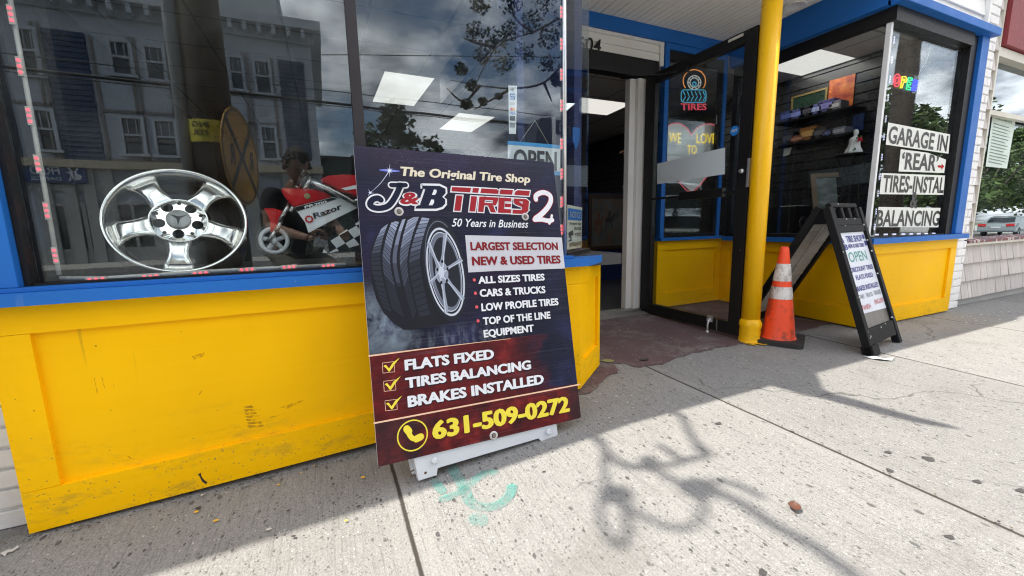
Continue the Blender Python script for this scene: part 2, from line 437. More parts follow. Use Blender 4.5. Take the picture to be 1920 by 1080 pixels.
def asphalt():
    M = Mat('road_asphalt'); f = M.noise(120, 3, .7); b = M.noise(.5, 5)
    M.base(M.mix(.5, M.ramp(f, [(.3, .06), (.7, .15)]), M.ramp(b, [(.3, .08), (.7, .12)])), .9, 0, .3); M.bump(f, .4, .004); return M.m
M_asph = asphalt()
def road_z(x): return -.22 if x < 6 else -.22 - (x-6)*.014
mb = MB(); xr = [-120, 6, 30, 90, 300]
for a, b in zip(xr, xr[1:]): mb.poly([(a, -11.0, road_z(a)), (b, -11.0, road_z(b)), (b, -1.5, road_z(b)), (a, -1.5, road_z(a))])
tag(mb.build('road', M_asph, origin=False), kind='structure')
M_curb = plain('curb_concrete', (.36, .35, .33), .85, var=.2, bump=.3)
mb = MB()
for a, b in zip([-9, -.9, .1, 1.08, 3.5, 14], [-.9, .1, 1.08, 3.5, 14, 60]):
    mb.hexa([(a, -1.5, -.6), (b, -1.5, -1.2), (b, -1.352, -1.2), (a, -1.352, -.6)], [(a, -1.5, ground(a, -1.4)), (b, -1.5, ground(b, -1.4)), (b, -1.352, ground(b, -1.35)), (a, -1.352, ground(a, -1.35))])
tag(mb.build('kerb', M_curb, origin=False), kind='structure')
M_white_line = plain('road_paint_white', (.7, .7, .66), .7, var=.15)
M_yel_line = plain('road_paint_yellow', (.65, .42, .05), .7, var=.15)
mb = MB()
for y in (-6.0, -6.25):
    mb.poly([(-60, y, road_z(-60)+.005), (6, y, road_z(6)+.005), (6, y+.1, road_z(6)+.005), (-60, y+.1, road_z(-60)+.005)])
    mb.poly([(6, y, road_z(6)+.005), (90, y, road_z(90)+.005), (90, y+.1, road_z(90)+.005), (6, y+.1, road_z(6)+.005)])
tag(mb.build('road_marking', M_yel_line, origin=False), kind='structure')
mb = MB()
for a, b in zip(xr, xr[1:]):
    mb.hexa([(a, -80, road_z(a)-1), (b, -80, road_z(b)-1), (b, -11.0, road_z(b)-1), (a, -11.0, road_z(a)-1)], [(a, -80, road_z(a)+.14), (b, -80, road_z(b)+.14), (b, -11.0, road_z(b)+.14), (a, -11.0, road_z(a)+.14)])
tag(mb.build('far_pavement', plain('far_pavement_concrete', (.40, .38, .35), .9, var=.2, bump=.2), origin=False), kind='structure')
mb = MB(); mb.poly([(-600, -600, -6.2), (600, -600, -6.2), (600, 600, -6.2), (-600, 600, -6.2)])
tag(mb.build('ground', plain('bare_ground', (.12, .12, .08), .95, var=.2), origin=False), kind='structure')

# maroon paint worn off the recess floor
def maroon():
    M = Mat('maroon_floor_paint')
    a = M.noise(3.2, 7, .7); f = M.noise(140, 3, .7)
    col = M.mix(.4, M.ramp(a, [(.3, (.075, .044, .052)), (.7, (.135, .085, .094))]), M.ramp(f, [(.3, (.045, .03, .034)), (.7, (.19, .135, .14))]))
    v = M.vor(60); s = M.n('ShaderNodeSeparateColor'); M.l(v[1], s.inputs[0])
    on = M.math('MULTIPLY', M.math('LESS_THAN', v[0], .16), M.math('GREATER_THAN', s.outputs[0], .8))
    col = M.mix(on, col, (.45, .43, .40))
    w = M.ramp(M.noise(3.6, 7, .78, M.coord(loc=(2, 5, 1))), [(.50, 0), (.66, .75)])
    col = M.mix(w, col, M.mix(M.noise(160, 3, .7), (.12, .115, .11), (.30, .285, .27)))
    M.base(col, .75, 0, .3); M.bump(f, .3, .003); return M.m
edge_px = [(1088, 741), (1105, 738), (1124, 722), (1131, 711), (1146, 705), (1160, 697), (1156, 689), (1150, 684), (1172, 681), (1190, 689), (1210, 688), (1228, 684), (1240, 685), (1257, 677), (1270, 670), (1284, 668), (1296, 663), (1322, 659), (1344, 652), (1366, 650), (1390, 645), (1425, 634), (1500, 622), (1540, 612), (1575, 607)]
pts = [at_g(*p) for p in edge_px]
rr = random.Random(3); ed = []
for a, b in zip(pts, pts[1:]):
    for k in range(4): q = a.lerp(b, k/4); ed.append((q.x+rr.uniform(-.008, .008), q.y+rr.uniform(-.012, .012)))
poly = ed + [(3.49, 2.2), (3.49, 2.9), (1.40, 2.9), (1.38, 1.9), (1.09, 1.66)]
mb = MB(); mb.poly([(x, y, ground(x, y)+.004) for x, y in poly[::-1]]); bmesh.ops.triangulate(mb.bm, faces=mb.bm.faces)
for f_ in mb.bm.faces:
    f_.normal_update()
    if f_.normal.z < 0: f_.normal_flip()
tag(mb.build('recess_floor', maroon(), origin=False, recalc=False), kind='structure')

# ---------------------------------------------------------------- the shop
YF = 1.62
SH = thing('tire_shop', (2, 2.6, 0), 'yellow and blue tire shop front with two bay windows and a recessed doorway', 'shop building')
M_yel = worn('yellow_paint', (.94, .51, .001), dirt=(.10, .08, .02), amount=.5, rough=.45, spec=.08, splash=True)
M_blue = worn('blue_paint', (.018, .14, .48), dirt=(.25, .36, .5), amount=.75, rough=.45, bump=.3)
M_blk = plain('black_frame_paint', (.010, .010, .011), .45, var=.3, bump=.1, spec=.3)
M_dkbr = plain('dark_bronze_aluminium', (.035, .031, .033), .4, .5, var=.15)
M_alu = plain('brushed_aluminium', (.62, .64, .66), .35, .85, var=.12)
M_wht = worn('white_siding_paint', (.86, .86, .83), dirt=(.2, .18, .15), amount=.35, rough=.5, scratch=False)
M_vinyl = worn('white_vinyl_soffit', (.90, .89, .85), dirt=(.25, .22, .18), amount=.4, rough=.45, scratch=False, bump=.03)
M_glass = glass_mat('shop_glass', .060, (.94, .97, .97), .03)
M_glass_r = glass_mat('side_glass', .045, (.96, .98, .98), .015)
M_wall = plain('painted_block_wall', (.42, .42, .40), .8, var=.1, bump=.2)
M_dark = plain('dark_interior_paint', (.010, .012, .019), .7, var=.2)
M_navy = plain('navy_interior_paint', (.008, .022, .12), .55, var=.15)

def plinth(mb, a, b, zt, fl, fr, top=.085, bot=.13, depth=.015, gap=0.012):
    """panelled base between ground points a and b (front line, left to right as seen); fl/fr stile widths; boards stand proud of the panel.
    0 = the same paint"""
    a = Vector((a[0], a[1], 0)); b = Vector((b[0], b[1], 0)); d = (b-a); ln = d.length; U = d.normalized(); N = Vector((U.y, -U.x, 0))
    za, zb = ground(a.x, a.y)-.0+gap, ground(b.x, b.y)+gap
    def pt(u, z, off): p = a + U*u + N*off; return Vector((p.x, p.y, z))
    zl = lambda u: za+(zb-za)*u/ln
    def board(u0, u1, z0a, z0b, z1a, z1b, off, back=-.06):
        mb.hexa([pt(u0, z0a, off), pt(u1, z0b, off), pt(u1, z0b, back), pt(u0, z0a, back)], [pt(u0, z1a, off), pt(u1, z1b, off), pt(u1, z1b, back), pt(u0, z1a, back)])
    board(0.004, ln-.004, zl(0)+.02, zl(ln)+.02, zt-.004, zt-.004, -depth)
    board(0, ln, zl(0), zl(ln), zl(0)+bot, zl(ln)+bot, .001)
    board(0, ln, zt-top, zt-top, zt, zt, 0)
    board(0, fl, zl(0)+bot+.0015, zl(fl)+bot+.0015, zt-top-.0012, zt-top-.0012, 0)
    board(ln-fr, ln, zl(ln-fr)+bot+.0015, zl(ln)+bot+.0015, zt-top-.0012, zt-top-.0012, 0)
ZB = .615
CL = (1.078, 1.62); CS = (1.362, 1.853); CB = (1.42, 2.80)
CR = (3.504, 1.62); RB = (3.504, 2.829)
def part(mb, name, m, sm=None, parent=None): return mb.build(name, m, parent or SH, smooth=sm)
mb = MB(); plinth(mb, (-.893, YF), CL, ZB, .088, .09); part(mb, 'base_panel', M_yel)
mb = MB(); plinth(mb, CL, CS, ZB-.003, .045, .045); part(mb, 'base_panel', M_yel)
mb = MB(); plinth(mb, CS, CB, ZB-.003, .09, .09); part(mb, 'base_panel', M_yel)
mb = MB(); plinth(mb, (2.70, 2.83), (3.515, 2.83), .64, .085, .075); part(mb, 'base_panel', M_yel)
mb = MB(); plinth(mb, RB, (CR[0], CR[1]+.003), ZB+.004, .09, .07); part(mb, 'base_panel', M_yel)
mb = MB(); plinth(mb, CR, (4.822, YF), ZB+.006, .085, .10, top=.075, bot=.12); part(mb, 'base_panel', M_yel)

def slab(mb, poly, z0, z1):
    mb.hexa([(x, y, z0) for x, y in poly], [(x, y, z1) for x, y in poly])
# sills
mb = MB(); slab(mb, [(-1.2, 1.575), (1.10, 1.575), (1.05, 1.70), (-1.2, 1.70)], ZB+.001, ZB+.037)
slab(mb, [(-1.2, 1.60), (1.03, 1.60), (1.0, 1.70), (-1.2, 1.70)], ZB+.038, ZB+.05)
slab(mb, [(1.101, 1.575), (1.415, 1.825), (1.40, 1.95), (1.30, 1.95), (1.051, 1.70)], ZB+.0015, ZB+.037); part(mb, 'window_sill', M_blue)
mb = MB(); slab(mb, [(2.70, 2.79), (3.46, 2.79), (3.46, 2.88), (2.70, 2.88)], .641, .668); part(mb, 'window_sill', M_blue)
mb = MB(); slab(mb, [(3.458, 1.578), (4.89, 1.578), (4.89, 1.72), (3.62, 1.72), (3.55, 2.79), (3.458, 2.79)], ZB+.0075, ZB+.045); part(mb, 'window_sill', M_blue)

# left bay frames
ZT = 2.37
mb = MB(); mb.box(-.895, 1.604, ZB+.0505, -.80, 1.70, ZT+.2, bevel=.003); part(mb, 'window_post', M_blue)
mb = MB(); mb.box(-.7985, 1.628, ZB+.051, -.785, 1.668, ZT); mb.box(-.7985, 1.70, ZB+.051, -.775, 1.95, ZT); mb.box(-.784, 1.632, ZB+.051, .995, 1.668, ZB+.057)
part(mb, 'window_frame', M_blk)
mb = MB(); mb.box(-.785, 1.66, ZB+.058, 1.002, 1.666, ZT); part(mb, 'window_glass', M_glass)
mb = MB(); mb.box(.122, 1.645, ZB+.079, .158, 1.659, ZT); mb.box(.122, 1.667, ZB+.079, .158, 1.69, ZT); part(mb, 'mullion', M_dkbr)
mb = MB(); mb.tube([(1.0125, 1.657, ZB+.05), (1.0125, 1.657, ZT)], .0095, 12, caps=True); part(mb, 'corner_post', M_alu)
# splay glass
sd = Vector((CS[0]-CL[0], CS[1]-CL[1], 0)).normalized(); sn = Vector((sd.y, -sd.x, 0))
g0 = Vector((1.020, 1.667, 0)); g1 = g0 + sd*.37
mb = MB(); c = (g0+g1)/2; mb.obox((c.x, c.y, (ZB+.062+ZT)/2), sd*.185, sn*.003, (0, 0, (ZT-ZB-.062)/2)); part(mb, 'window_glass', M_glass_r)
mb = MB(); c2 = c - sn*.002; mb.obox((c2.x, c2.y, ZB+.050), sd*.184, sn*.02, (0, 0, .0115)); part(mb, 'window_frame', M_dkbr)
# return wall hidden behind the splay
mb = MB(); mb.box(1.24, 1.93, ZB, 1.285, 2.80, ZT); part(mb, 'return_wall', M_navy)

# recess ceiling: vinyl soffit boards with seams running back to the door
ZS = 2.385
mb = MB(); x = .95; k = 0
while x < 3.75:
    mb.hexa([(x+.004, 1.60, ZS), (x+.104, 1.60, ZS), (x+.104, 2.90, ZS), (x+.004, 2.90, ZS)], [(x, 1.60, ZS+.012), (x+.108, 1.60, ZS+.012), (x+.108, 2.90, ZS+.012), (x, 2.90, ZS+.012)])
    mb.box(x+.052, 1.60, ZS+.001, x+.0545, 2.90, ZS-.003)
    x += .108
mb.box(.9, 1.601, ZS+.013, 3.8, 2.90, ZS+.03); part(mb, 'soffit', M_vinyl)
# blue trims under the soffit
mb = MB()
mb.box(1.2, 2.80, 2.285, 3.46, 2.85, ZS-.0015)          # over the door
mb.box(3.44, 1.64, 2.17, 3.50, 2.795, ZS-.002)          # over the return window
mb.box(.9, 1.56, ZS-.012, 3.43, 1.70, ZS-.0035)
part(mb, 'trim', M_blue)
mb = MB(); mb.box(2.698, 2.806, .669, 2.742, 2.86, 2.2835); mb.box(3.40, 2.806, .669, 3.4395, 2.86, 2.2835); mb.box(2.7425, 2.806, 2.235, 3.3995, 2.86, 2.2834); part(mb, 'window_post', M_blue)
mb = MB(); mb.box(2.743, 2.82, .669, 3.3995, 2.86, .70); mb.box(2.743, 2.82, 2.16, 3.3995, 2.86, 2.234); mb.box(2.743, 2.821, .7005, 2.765, 2.86, 2.1595); mb.box(3.37, 2.821, .7005, 3.3995, 2.86, 2.1595); part(mb, 'window_frame', M_blk)
mb = MB(); mb.box(2.7655, 2.84, .7005, 3.3695, 2.846, 2.1595); part(mb, 'window_glass', M_glass_r)

# white clapboard header over the door
def siding(mb, x0, x1, y, z0, z1, row, proud=.018, back=.03, mi=0):
    z = z0; n = max(1, round((z1-z0)/row)); row = (z1-z0)/n
    for i in range(n):
        a = z0+i*row; b = a+row-.0015
        mb.hexa([(x0, y-proud, a), (x1, y-proud, a), (x1, y+back, a), (x0, y+back, a)], [(x0, y-.002, b), (x1, y-.002, b), (x1, y+back, b), (x0, y+back, b)], mi)
mb = MB(); siding(mb, 1.29, 2.655, 2.845, 2.135, 2.262, .064, .012); mb.box(1.29, 2.822, 2.2625, 2.694, 2.86, 2.284); mb.box(2.656, 2.823, 2.10, 2.694, 2.86, 2.262); part(mb, 'door_header', M_wht)
# black outer door frame, white inner jamb
mb = MB(); mb.box(1.29, 2.83, 1.995, 2.65, 2.92, 2.134); mb.box(2.53, 2.832, .03, 2.655, 2.92, 1.984); mb.box(1.4205, 2.832, .03, 1.50, 2.92, 1.984); part(mb, 'door_frame', M_blk)
mb = MB(); mb.box(2.445, 2.838, .03, 2.528, 2.90, 1.984, bevel=.002); mb.box(2.385, 2.87, .03, 2.443, 2.93, 1.984, bevel=.002); part(mb, 'door_jamb', M_wht)
mb = MB(); mb.box(1.45, 2.72, .004, 2.60, 2.80, .028); mb.box(1.45, 2.801, .004, 2.52, 2.90, .05)
for k in range(6): mb.box(1.45, 2.725+k*.012, .0285, 2.55, 2.731+k*.012, .032)
part(mb, 'threshold', plain('worn_threshold', (.34, .33, .31), .45, .6, var=.3, bump=.2))

# the glass door, swung out square to the street
DX = 2.5
yh, yf, z0, z1 = 2.815, 1.845, .028, 1.985
mb = MB()
mb.box(DX, yf, z0, DX+.045, yf+.085, z1, bevel=.003); mb.box(DX, yh-.11, z0, DX+.045, yh, z1, bevel=.003)
mb.box(DX+.0005, yf+.0855, z0, DX+.0445, yh-.1105, z0+.085); mb.box(DX+.0005, yf+.0855, z1-.072, DX+.0445, yh-.1105, z1)
door = mb.build('door', worn('black_door_paint', (.010, .010, .011), dirt=(.35, .34, .32), amount=.8, rough=.45, spec=.3), SH)
mb = MB(); mb.box(DX+.02, yf+.086, z0+.086, DX+.026, yh-.111, z1-.073); mb.build('door_glass', M_glass_r, door)
mb = MB(); zb = 1.0; mb.box(DX+.004, yf+.03, zb-.008, DX+.018, yh-.05, zb+.008); mb.box(DX-.018, 2.02, zb-.03, DX+.018, 2.40, zb+.03, bevel=.003); mb.build('push_bar', M_blk, door)
mb = MB(); mb.lathe([(0, .012), (.013, .012), (.016, 0)], (DX-.001, yf+.05, 1.125), (-1, 0, 0), 16); mb.box(DX-.006, yf-.004, 1.02, DX+.03, yf+.012, 1.2, bevel=.002); mb.build('lock', M_alu, door)
mb = MB(); mb.box(DX-.006, yf+.095, z1-.028, DX-.001, yf+.20, z1-.012); mb.build('name_plate', plain('brass_plate', (.75, .72, .6), .4, .3), door)
# kick-down stop at the foot of the door
mb = MB(); mb.box(DX-.012, 2.05, .085, DX-.001, 2.095, .13); mb.tube([(DX-.012, 2.072, .11), (DX-.03, 2.068, .07), (DX-.04, 2.06, .012)], .007, 8); mb.lathe([(0, 0), (.014, 0), (.012, .02), (0, .022)], (DX-.04, 2.06, .004), (0, 0, 1), 12); mb.build('door_stop', M_alu, door)
# closer arm
mb = MB(); mb.tube([(DX-.015, 2.40, 1.915), (DX-.03, 2.62, 1.935), (DX-.25, 2.82, 1.955)], .010, 8); mb.box(DX-.04, 2.36, 1.885, DX-.0, 2.43, 1.945); mb.build('closer_arm', M_blk, door)

# right bay: glass return and front window
mb = MB(); mb.box(3.50, 1.70, ZB+.046, 3.535, 2.79, .69); mb.box(3.50, 1.70, 2.08, 3.535, 2.79, 2.169); mb.box(3.501, 2.74, .6905, 3.535, 2.79, 2.0795); part(mb, 'window_frame', M_blk)
mb = MB(); mb.box(3.515, 1.668, .691, 3.521, 2.739, 2.0795); part(mb, 'window_glass', M_glass_r)
mb = MB(); mb.box(3.507, 1.636, ZB+.046, 3.531, 1.666, 2.0795, bevel=.002); part(mb, 'corner_post', plain('white_post_paint', (.72, .74, .75), .45, var=.08))
mb = MB(); mb.box(3.5325, 1.66, .668, 4.60, 1.666, 2.0795); part(mb, 'window_glass', glass_mat('front_glass', .06, (.95, .97, .97), .02))
mb = MB(); mb.box(4.60, 1.625, ZB+.046, 4.70, 1.72, 2.169); mb.box(3.50, 1.61, 2.08, 4.599, 1.70, 2.17); mb.box(3.533, 1.63, ZB+.046, 4.599, 1.68, .667); part(mb, 'window_frame', M_blk)
mb = MB(); mb.box(4.701, 1.60, ZB+.046, 4.822, 1.72, 2.19, bevel=.004); part(mb, 'window_post', M_blue)
mb = MB(); mb.box(3.47, 1.555, 2.171, 4.86, 1.639, 2.225, bevel=.004); mb.box(3.445, 1.64, 2.1715, 4.86, 1.72, 2.2); part(mb, 'trim', M_blue)
mb = MB(); siding(mb, 3.47, 4.83, 1.665, 2.226, 3.45, .118, .018, .1); mb.box(4.831, 1.63, 2.226, 4.862, 1.76, 3.45); part(mb, 'upper_wall', M_wht)
mb = MB(); mb.box(-.95, 1.60, ZT+.201, 1.2, 1.70, 2.75); mb.box(-1.2, 1.555, 2.42, 3.44, 1.60, 2.75); part(mb, 'fascia', M_blue)
mb = MB(); siding(mb, -3.5, 3.469, 1.665, 2.751, 3.45, .118, .018, .1); part(mb, 'upper_wall', M_wht)
mb = MB(); mb.box(-3.5, 1.72, 3.2, 14, 6.5, 3.3); mb.box(-3.5, 1.725, 2.52, 5.0, 6.5, 2.6); part(mb, 'roof', plain('roof_felt', (.08, .08, .08), .9))
# interior shell
ZC = 2.40
def tiles():
    M = Mat('ceiling_tile'); t = M.n('ShaderNodeTexCoord'); s = M.n('ShaderNodeSeparateXYZ'); M.l(t.outputs['Object'], s.inputs[0])
    def grid(o, step, off):
        f = M.math('ABSOLUTE', M.math('SUBTRACT', M.math('FRACT', M.math('ADD', M.math('DIVIDE', o, step), off)), .5)); return M.math('GREATER_THAN', f, .482)
    g = M.math('MAXIMUM', grid(s.outputs[0], .6, .3), grid(s.outputs[1], .6, .35))
    sp_ = M.ramp(M.noise(90, 3), [(.3, (.55, .54, .5)), (.7, (.66, .65, .6))])
    M.base(M.mix(g, sp_, (.3, .3, .28)), .9); return M.m
mb = MB(); mb.box(-1.6, 1.72, ZC, 5.05, 9.0, ZC+.03); part(mb, 'ceiling', tiles())
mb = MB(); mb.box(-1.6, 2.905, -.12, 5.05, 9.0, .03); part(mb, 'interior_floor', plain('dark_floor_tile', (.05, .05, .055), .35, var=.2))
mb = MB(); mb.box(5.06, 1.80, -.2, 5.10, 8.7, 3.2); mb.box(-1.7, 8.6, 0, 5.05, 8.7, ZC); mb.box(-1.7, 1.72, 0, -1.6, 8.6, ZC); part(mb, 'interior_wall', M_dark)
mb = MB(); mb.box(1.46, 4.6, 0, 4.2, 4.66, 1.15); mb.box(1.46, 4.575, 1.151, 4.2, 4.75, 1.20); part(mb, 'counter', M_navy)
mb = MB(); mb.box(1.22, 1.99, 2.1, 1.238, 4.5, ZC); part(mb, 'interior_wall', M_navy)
# display decks inside the bays
M_deck = plain('dark_deck', (.03, .03, .032), .55, var=.3)
mb = MB(); mb.box(-1.0, 1.70, .60, 1.38, 2.45, .655); part(mb, 'display_deck', M_deck)
mb = MB(); mb.box(3.54, 1.70, .60, 4.99, 3.1, .655); part(mb, 'display_deck', M_deck)
# black slatwall on the right hand wall
mb = MB(); z = .65
while z < 2.38:
    mb.box(5.0, 1.73, z, 5.03, 8.0, min(z+.088, 2.39)); z += .1
mb.box(5.0305, 1.73, .6, 5.05, 8.0, 2.39); part(mb, 'slatwall', plain('black_slatwall', (.03, .03, .032), .3, var=.2))
# blue post and sheer seen inside the left bay
mb = MB(); mb.box(.99, 2.1, .66, 1.03, 2.14, 2.39); part(mb, 'interior_post', M_navy)
# painted brick piers
def bricks(mb, x0, x1, y, z0, z1, seed):
    q = random.Random(seed); h = .0665; L_ = .205; i = 0; z = z0
    while z < z1:
        x = x0 - (L_/2 if i % 2 else 0) - .02
        while x < x1:
            a, b = max(x, x0), min(x+L_-.008, x1)
            if b-a > .012: mb.box(a, y-.004+q.uniform(-.002, .002), z, b, y+.07, min(z+h-.012+q.uniform(-.001, .001), z1), bevel=.003)
            x += L_
        z += h; i += 1
    mb.box(x0+.004, y+.011, z0, x1-.004, y+.13, z1)
M_brick = worn('white_painted_brick', (.84, .84, .83), dirt=(.3, .28, .25), amount=.5, rough=.6, scratch=False, bump=.35)
mb = MB(); bricks(mb, 4.865, 5.10, 1.66, .0, 3.45, 1); part(mb, 'brick_pier', M_brick)
mb = MB(); bricks(mb, -1.6, -.90, 1.70, -.09, .62, 2); part(mb, 'brick_pier', M_brick)
mb = MB(); mb.box(-3.5, 1.75, -.2, -.9, 1.95, 3.3); part(mb, 'outer_wall', M_wall)
# downspout in the left corner
dpath = [at_y(0, 900, 1.6), ]
mb = MB(); X = -1.005
mb.tube([(X, 1.62, 2.3), (X, 1.62, .12), (X, 1.62, .06)], .034, 14); mb.tube([(X, 1.62, .075), (X, 1.62, .02)], .040, 14); mb.tube([(X, 1.62, .03), (X, 1.62, -.02), (X, 1.585, -.06), (X, 1.54, -.075)], .036, 14)
mb.tube([(X, 1.62, .30), (X, 1.62, .26)], .038, 14)
part(mb, 'downspout', M_wht)
# round recessed light in the soffit
mb = MB(); p = at_z(1490, 10, ZS); mb.lathe([(.075, -.001), (.08, -.008), (.07, -.012), (.055, -.004), (.0, -.002)], p, (0, 0, 1), 28); part(mb, 'recessed_light', plain('light_trim_white', (.8, .8, .78), .3))
# house number painted on the header
mb = MB(); a = at_y(1084, 92, 2.826); a = at_y(1083, 92, 2.826); b_ = at_y(1127, 97, 2.826); mb.text('604', a, (1, 0, 0), (0, 0, 1), b_.x-a.x, .10, (0, -1, 0), 0, 0, .012, .12)
part(mb, 'house_number', plain('black_marker', (.01, .01, .01), .6))

# yellow pipe column
mb = MB(); pb = at_g(1407, 639); pb = Vector((2.542, 1.795, ground(2.54, 1.79)))
mb.tube([(pb.x, pb.y, pb.z-.02), (pb.x, pb.y, ZS+.01)], .056, 28, smooth=True)
q = random.Random(4); prof = []
mb.lathe([(.068, 0), (.064, .012), (.061, .04), (.061, .07), (.063, .10), (.067, .12), (.065, .135), (.060, .148), (.0565, .156), (.0555, .16)], pb, (0, 0, 1), 28)
for v in mb.bm.verts:
    if .005 < v.co.z-pb.z < .15 and math.hypot(v.co.x-pb.x, v.co.y-pb.y) > .058: v.co.x += q.uniform(-.0035, .0035); v.co.y += q.uniform(-.0035, .0035)
M_pole = worn('yellow_pole_paint', (.94, .51, .001), dirt=(.14, .08, .03), amount=1.1, rough=.33, bump=.6, spec=.4, splash=True)
o = mb.build('column', M_pole); tag(o, 'round yellow painted steel post holding up the entrance roof beside the orange cone', 'post')
mb = MB()
for k in range(9):
    a = q.uniform(0, 6.28); r0 = q.uniform(.075, .11); mb.prism(ell(0, 0, q.uniform(.012, .03), q.uniform(.006, .014), q.uniform(0, 3), 9), (pb.x+math.cos(a)*r0, pb.y-abs(math.sin(a))*r0, ground(pb.x, pb.y)+.0065), (1, 0, 0), (0, 1, 0), (0, 0, 1), .001)
tag(mb.build('paint_spill', plain('yellow_floor_paint', (.75, .44, .01), .5)), 'yellow paint spilled on the pavement round the foot of the yellow post', 'paint spill', kind='stuff')

# ---------------------------------------------------------------- neighbouring building on the right
NB = thing('neighbouring_building', (9.5, 2.5, 0), 'neighbouring shop front with weathered grey shingles, big window and dark red fascia', 'shop building')
def shingle_mat():
    M = Mat('grey_shingles'); t = M.n('ShaderNodeTexCoord')
    g = M.noise(1, 4, .6, M.coord((70, 1, 3))); b = M.noise(1.6, 4)
    vc = M.n('ShaderNodeVertexColor'); vc.layer_name = 'tint'
    col = M.mix(.55, M.ramp(b, [(.3, (.54, .505, .48)), (.7, (.68, .645, .615))]), M.ramp(g, [(.3, (.46, .43, .41)), (.7, (.70, .67, .64))]))
    M.base(M.mix(.35, col, vc.outputs[0], 'MULTIPLY'), .8, 0, .3); M.bump(g, .25, .003); return M.m
M_shing = shingle_mat()
def shingles(mb, x0, x1, y, z0, z1, row, seed, zfun=None):
    q = random.Random(seed); cl = mb.bm.loops.layers.color.get('tint') or mb.bm.loops.layers.color.new('tint')
    n = round((z1-z0)/row); row = (z1-z0)/n
    for i in range(n):
        x = x0 - q.uniform(0, .1); a = z0+i*row
        while x < x1:
            w = q.uniform(.05, .17); u, v = max(x, x0), min(x+w-.005, x1)
            if v-u > .004:
                dz = 0; pr = .032 + q.uniform(-.004, .004); k0 = len(mb.bm.faces)
                za = a
                mb.hexa([(u, y-pr, za), (v, y-pr, za), (v, y+.02, za), (u, y+.02, za)], [(u, y-.004, a+row+.01), (v, y-.004, a+row+.01), (v, y+.02, a+row+.01), (u, y+.02, a+row+.01)])
                mb.bm.faces.ensure_lookup_table(); c = q.uniform(.78, 1)
                for f in mb.bm.faces[k0:]:
                    for l in f.loops: l[cl] = (c, c*q.uniform(.97, 1), c*.98, 1)
            x += w
YN = 1.70
mb = MB(); shingles(mb, 5.105, 14, YN, .06, .545, .162, 3); mb.build('shingle_wall', M_shing, NB)
mb = MB(); shingles(mb, 5.105, 5.215, YN, .60, 3.4, .158, 4); mb.build('shingle_wall', M_shing, NB)
mb = MB(); mb.box(5.05, YN+.005, -.3, 14, YN+.12, .5); mb.box(5.1, YN+.02, .5, 5.2, YN+.12, 3.45); mb.box(5.05, YN+.1, 2.6, 14, YN+.3, 3.45); mb.build('wall', M_wall, NB)
mb = MB(); mb.box(5.216, YN-.03, .60, 5.24, YN+.06, 2.55); mb.box(5.105, YN-.045, .546, 14, YN+.09, .566); mb.box(5.24, YN-.02, 1.66, 14, YN+.02, 1.70); mb.box(5.24, YN-.03, 2.12, 14, YN+.06, 2.19); mb.build('window_frame', plain('cream_trim', (.62, .60, .52), .5, var=.1), NB)
def sill_m():
    M = Mat('patterned_red_sill'); n = M.noise(16, 2, .5, M.coord((1.6, 1, 1)))
    M.base(M.ramp(n, [(.40, (.09, .07, .09)), (.46, (.22, .03, .035)), (.56, (.10, .07, .09)), (.60, (.55, .5, .46))], 'CONSTANT'), .6); return M.m
mb = MB(); mb.hexa([(5.12, YN-.05, .567), (14, YN-.05, .567), (14, YN+.09, .567), (5.12, YN+.09, .567)], [(5.12, YN-.05, .588), (14, YN-.05, .588), (14, YN+.09, .62), (5.12, YN+.09, .62)]); mb.build('window_sill', sill_m(), NB)
mb = MB(); mb.box(5.24, YN+.04, .60, 14, YN+.046, 2.12); mb.build('window_glass', glass_mat('neighbour_glass', .30, (.35, .42, .43), .05), NB)
mb = MB(); mb.box(5.24, YN+.5, .1, 14, YN+.52, 2.6); mb.build('blind', plain('pale_window_film', (.36, .42, .40), .8), NB)
mb = MB(); mb.box(5.25, YN-.06, 2.20, 14, YN+.06, 2.62); mb.build('fascia', plain('dark_red_fascia', (.22, .025, .03), .6, var=.15), NB)
mb = MB(); siding(mb, 5.25, 14, YN-.01, 2.63, 3.45, .12); mb.build('upper_wall', plain('cream_siding', (.56, .52, .44), .6), NB)
mb = MB(); c = [at_y(*p, YN+.035) for p in ((1862, 208), (1905, 222), (1888, 316), (1848, 312))]
mb.poly(c); NOT = mb.build('public_notice', plain('notice_paper', (.62, .72, .66), .8), NB)
mb = MB(); u = (c[1]-c[0]); v = (c[3]-c[0]); N_ = Vector((0, -1, 0)); ul = u.length; vl = v.length; u.normalize(); v.normalize()
mb.text('PUBLIC NOTICE', c[0]+u*ul*.12+v*vl*.12, u, -v, ul*.72, vl*.05, N_, .002)
q = random.Random(9)
for k in range(13):
    y_ = .2+k*.058; mb.poly([c[0]+u*ul*a+v*vl*b+N_*.002 for a, b in ((.08, y_), (q.uniform(.6, .92), y_), (q.uniform(.6, .92), y_+.018), (.08, y_+.018))])
mb.build('print', plain('notice_ink', (.18, .25, .23), .8), NOT)
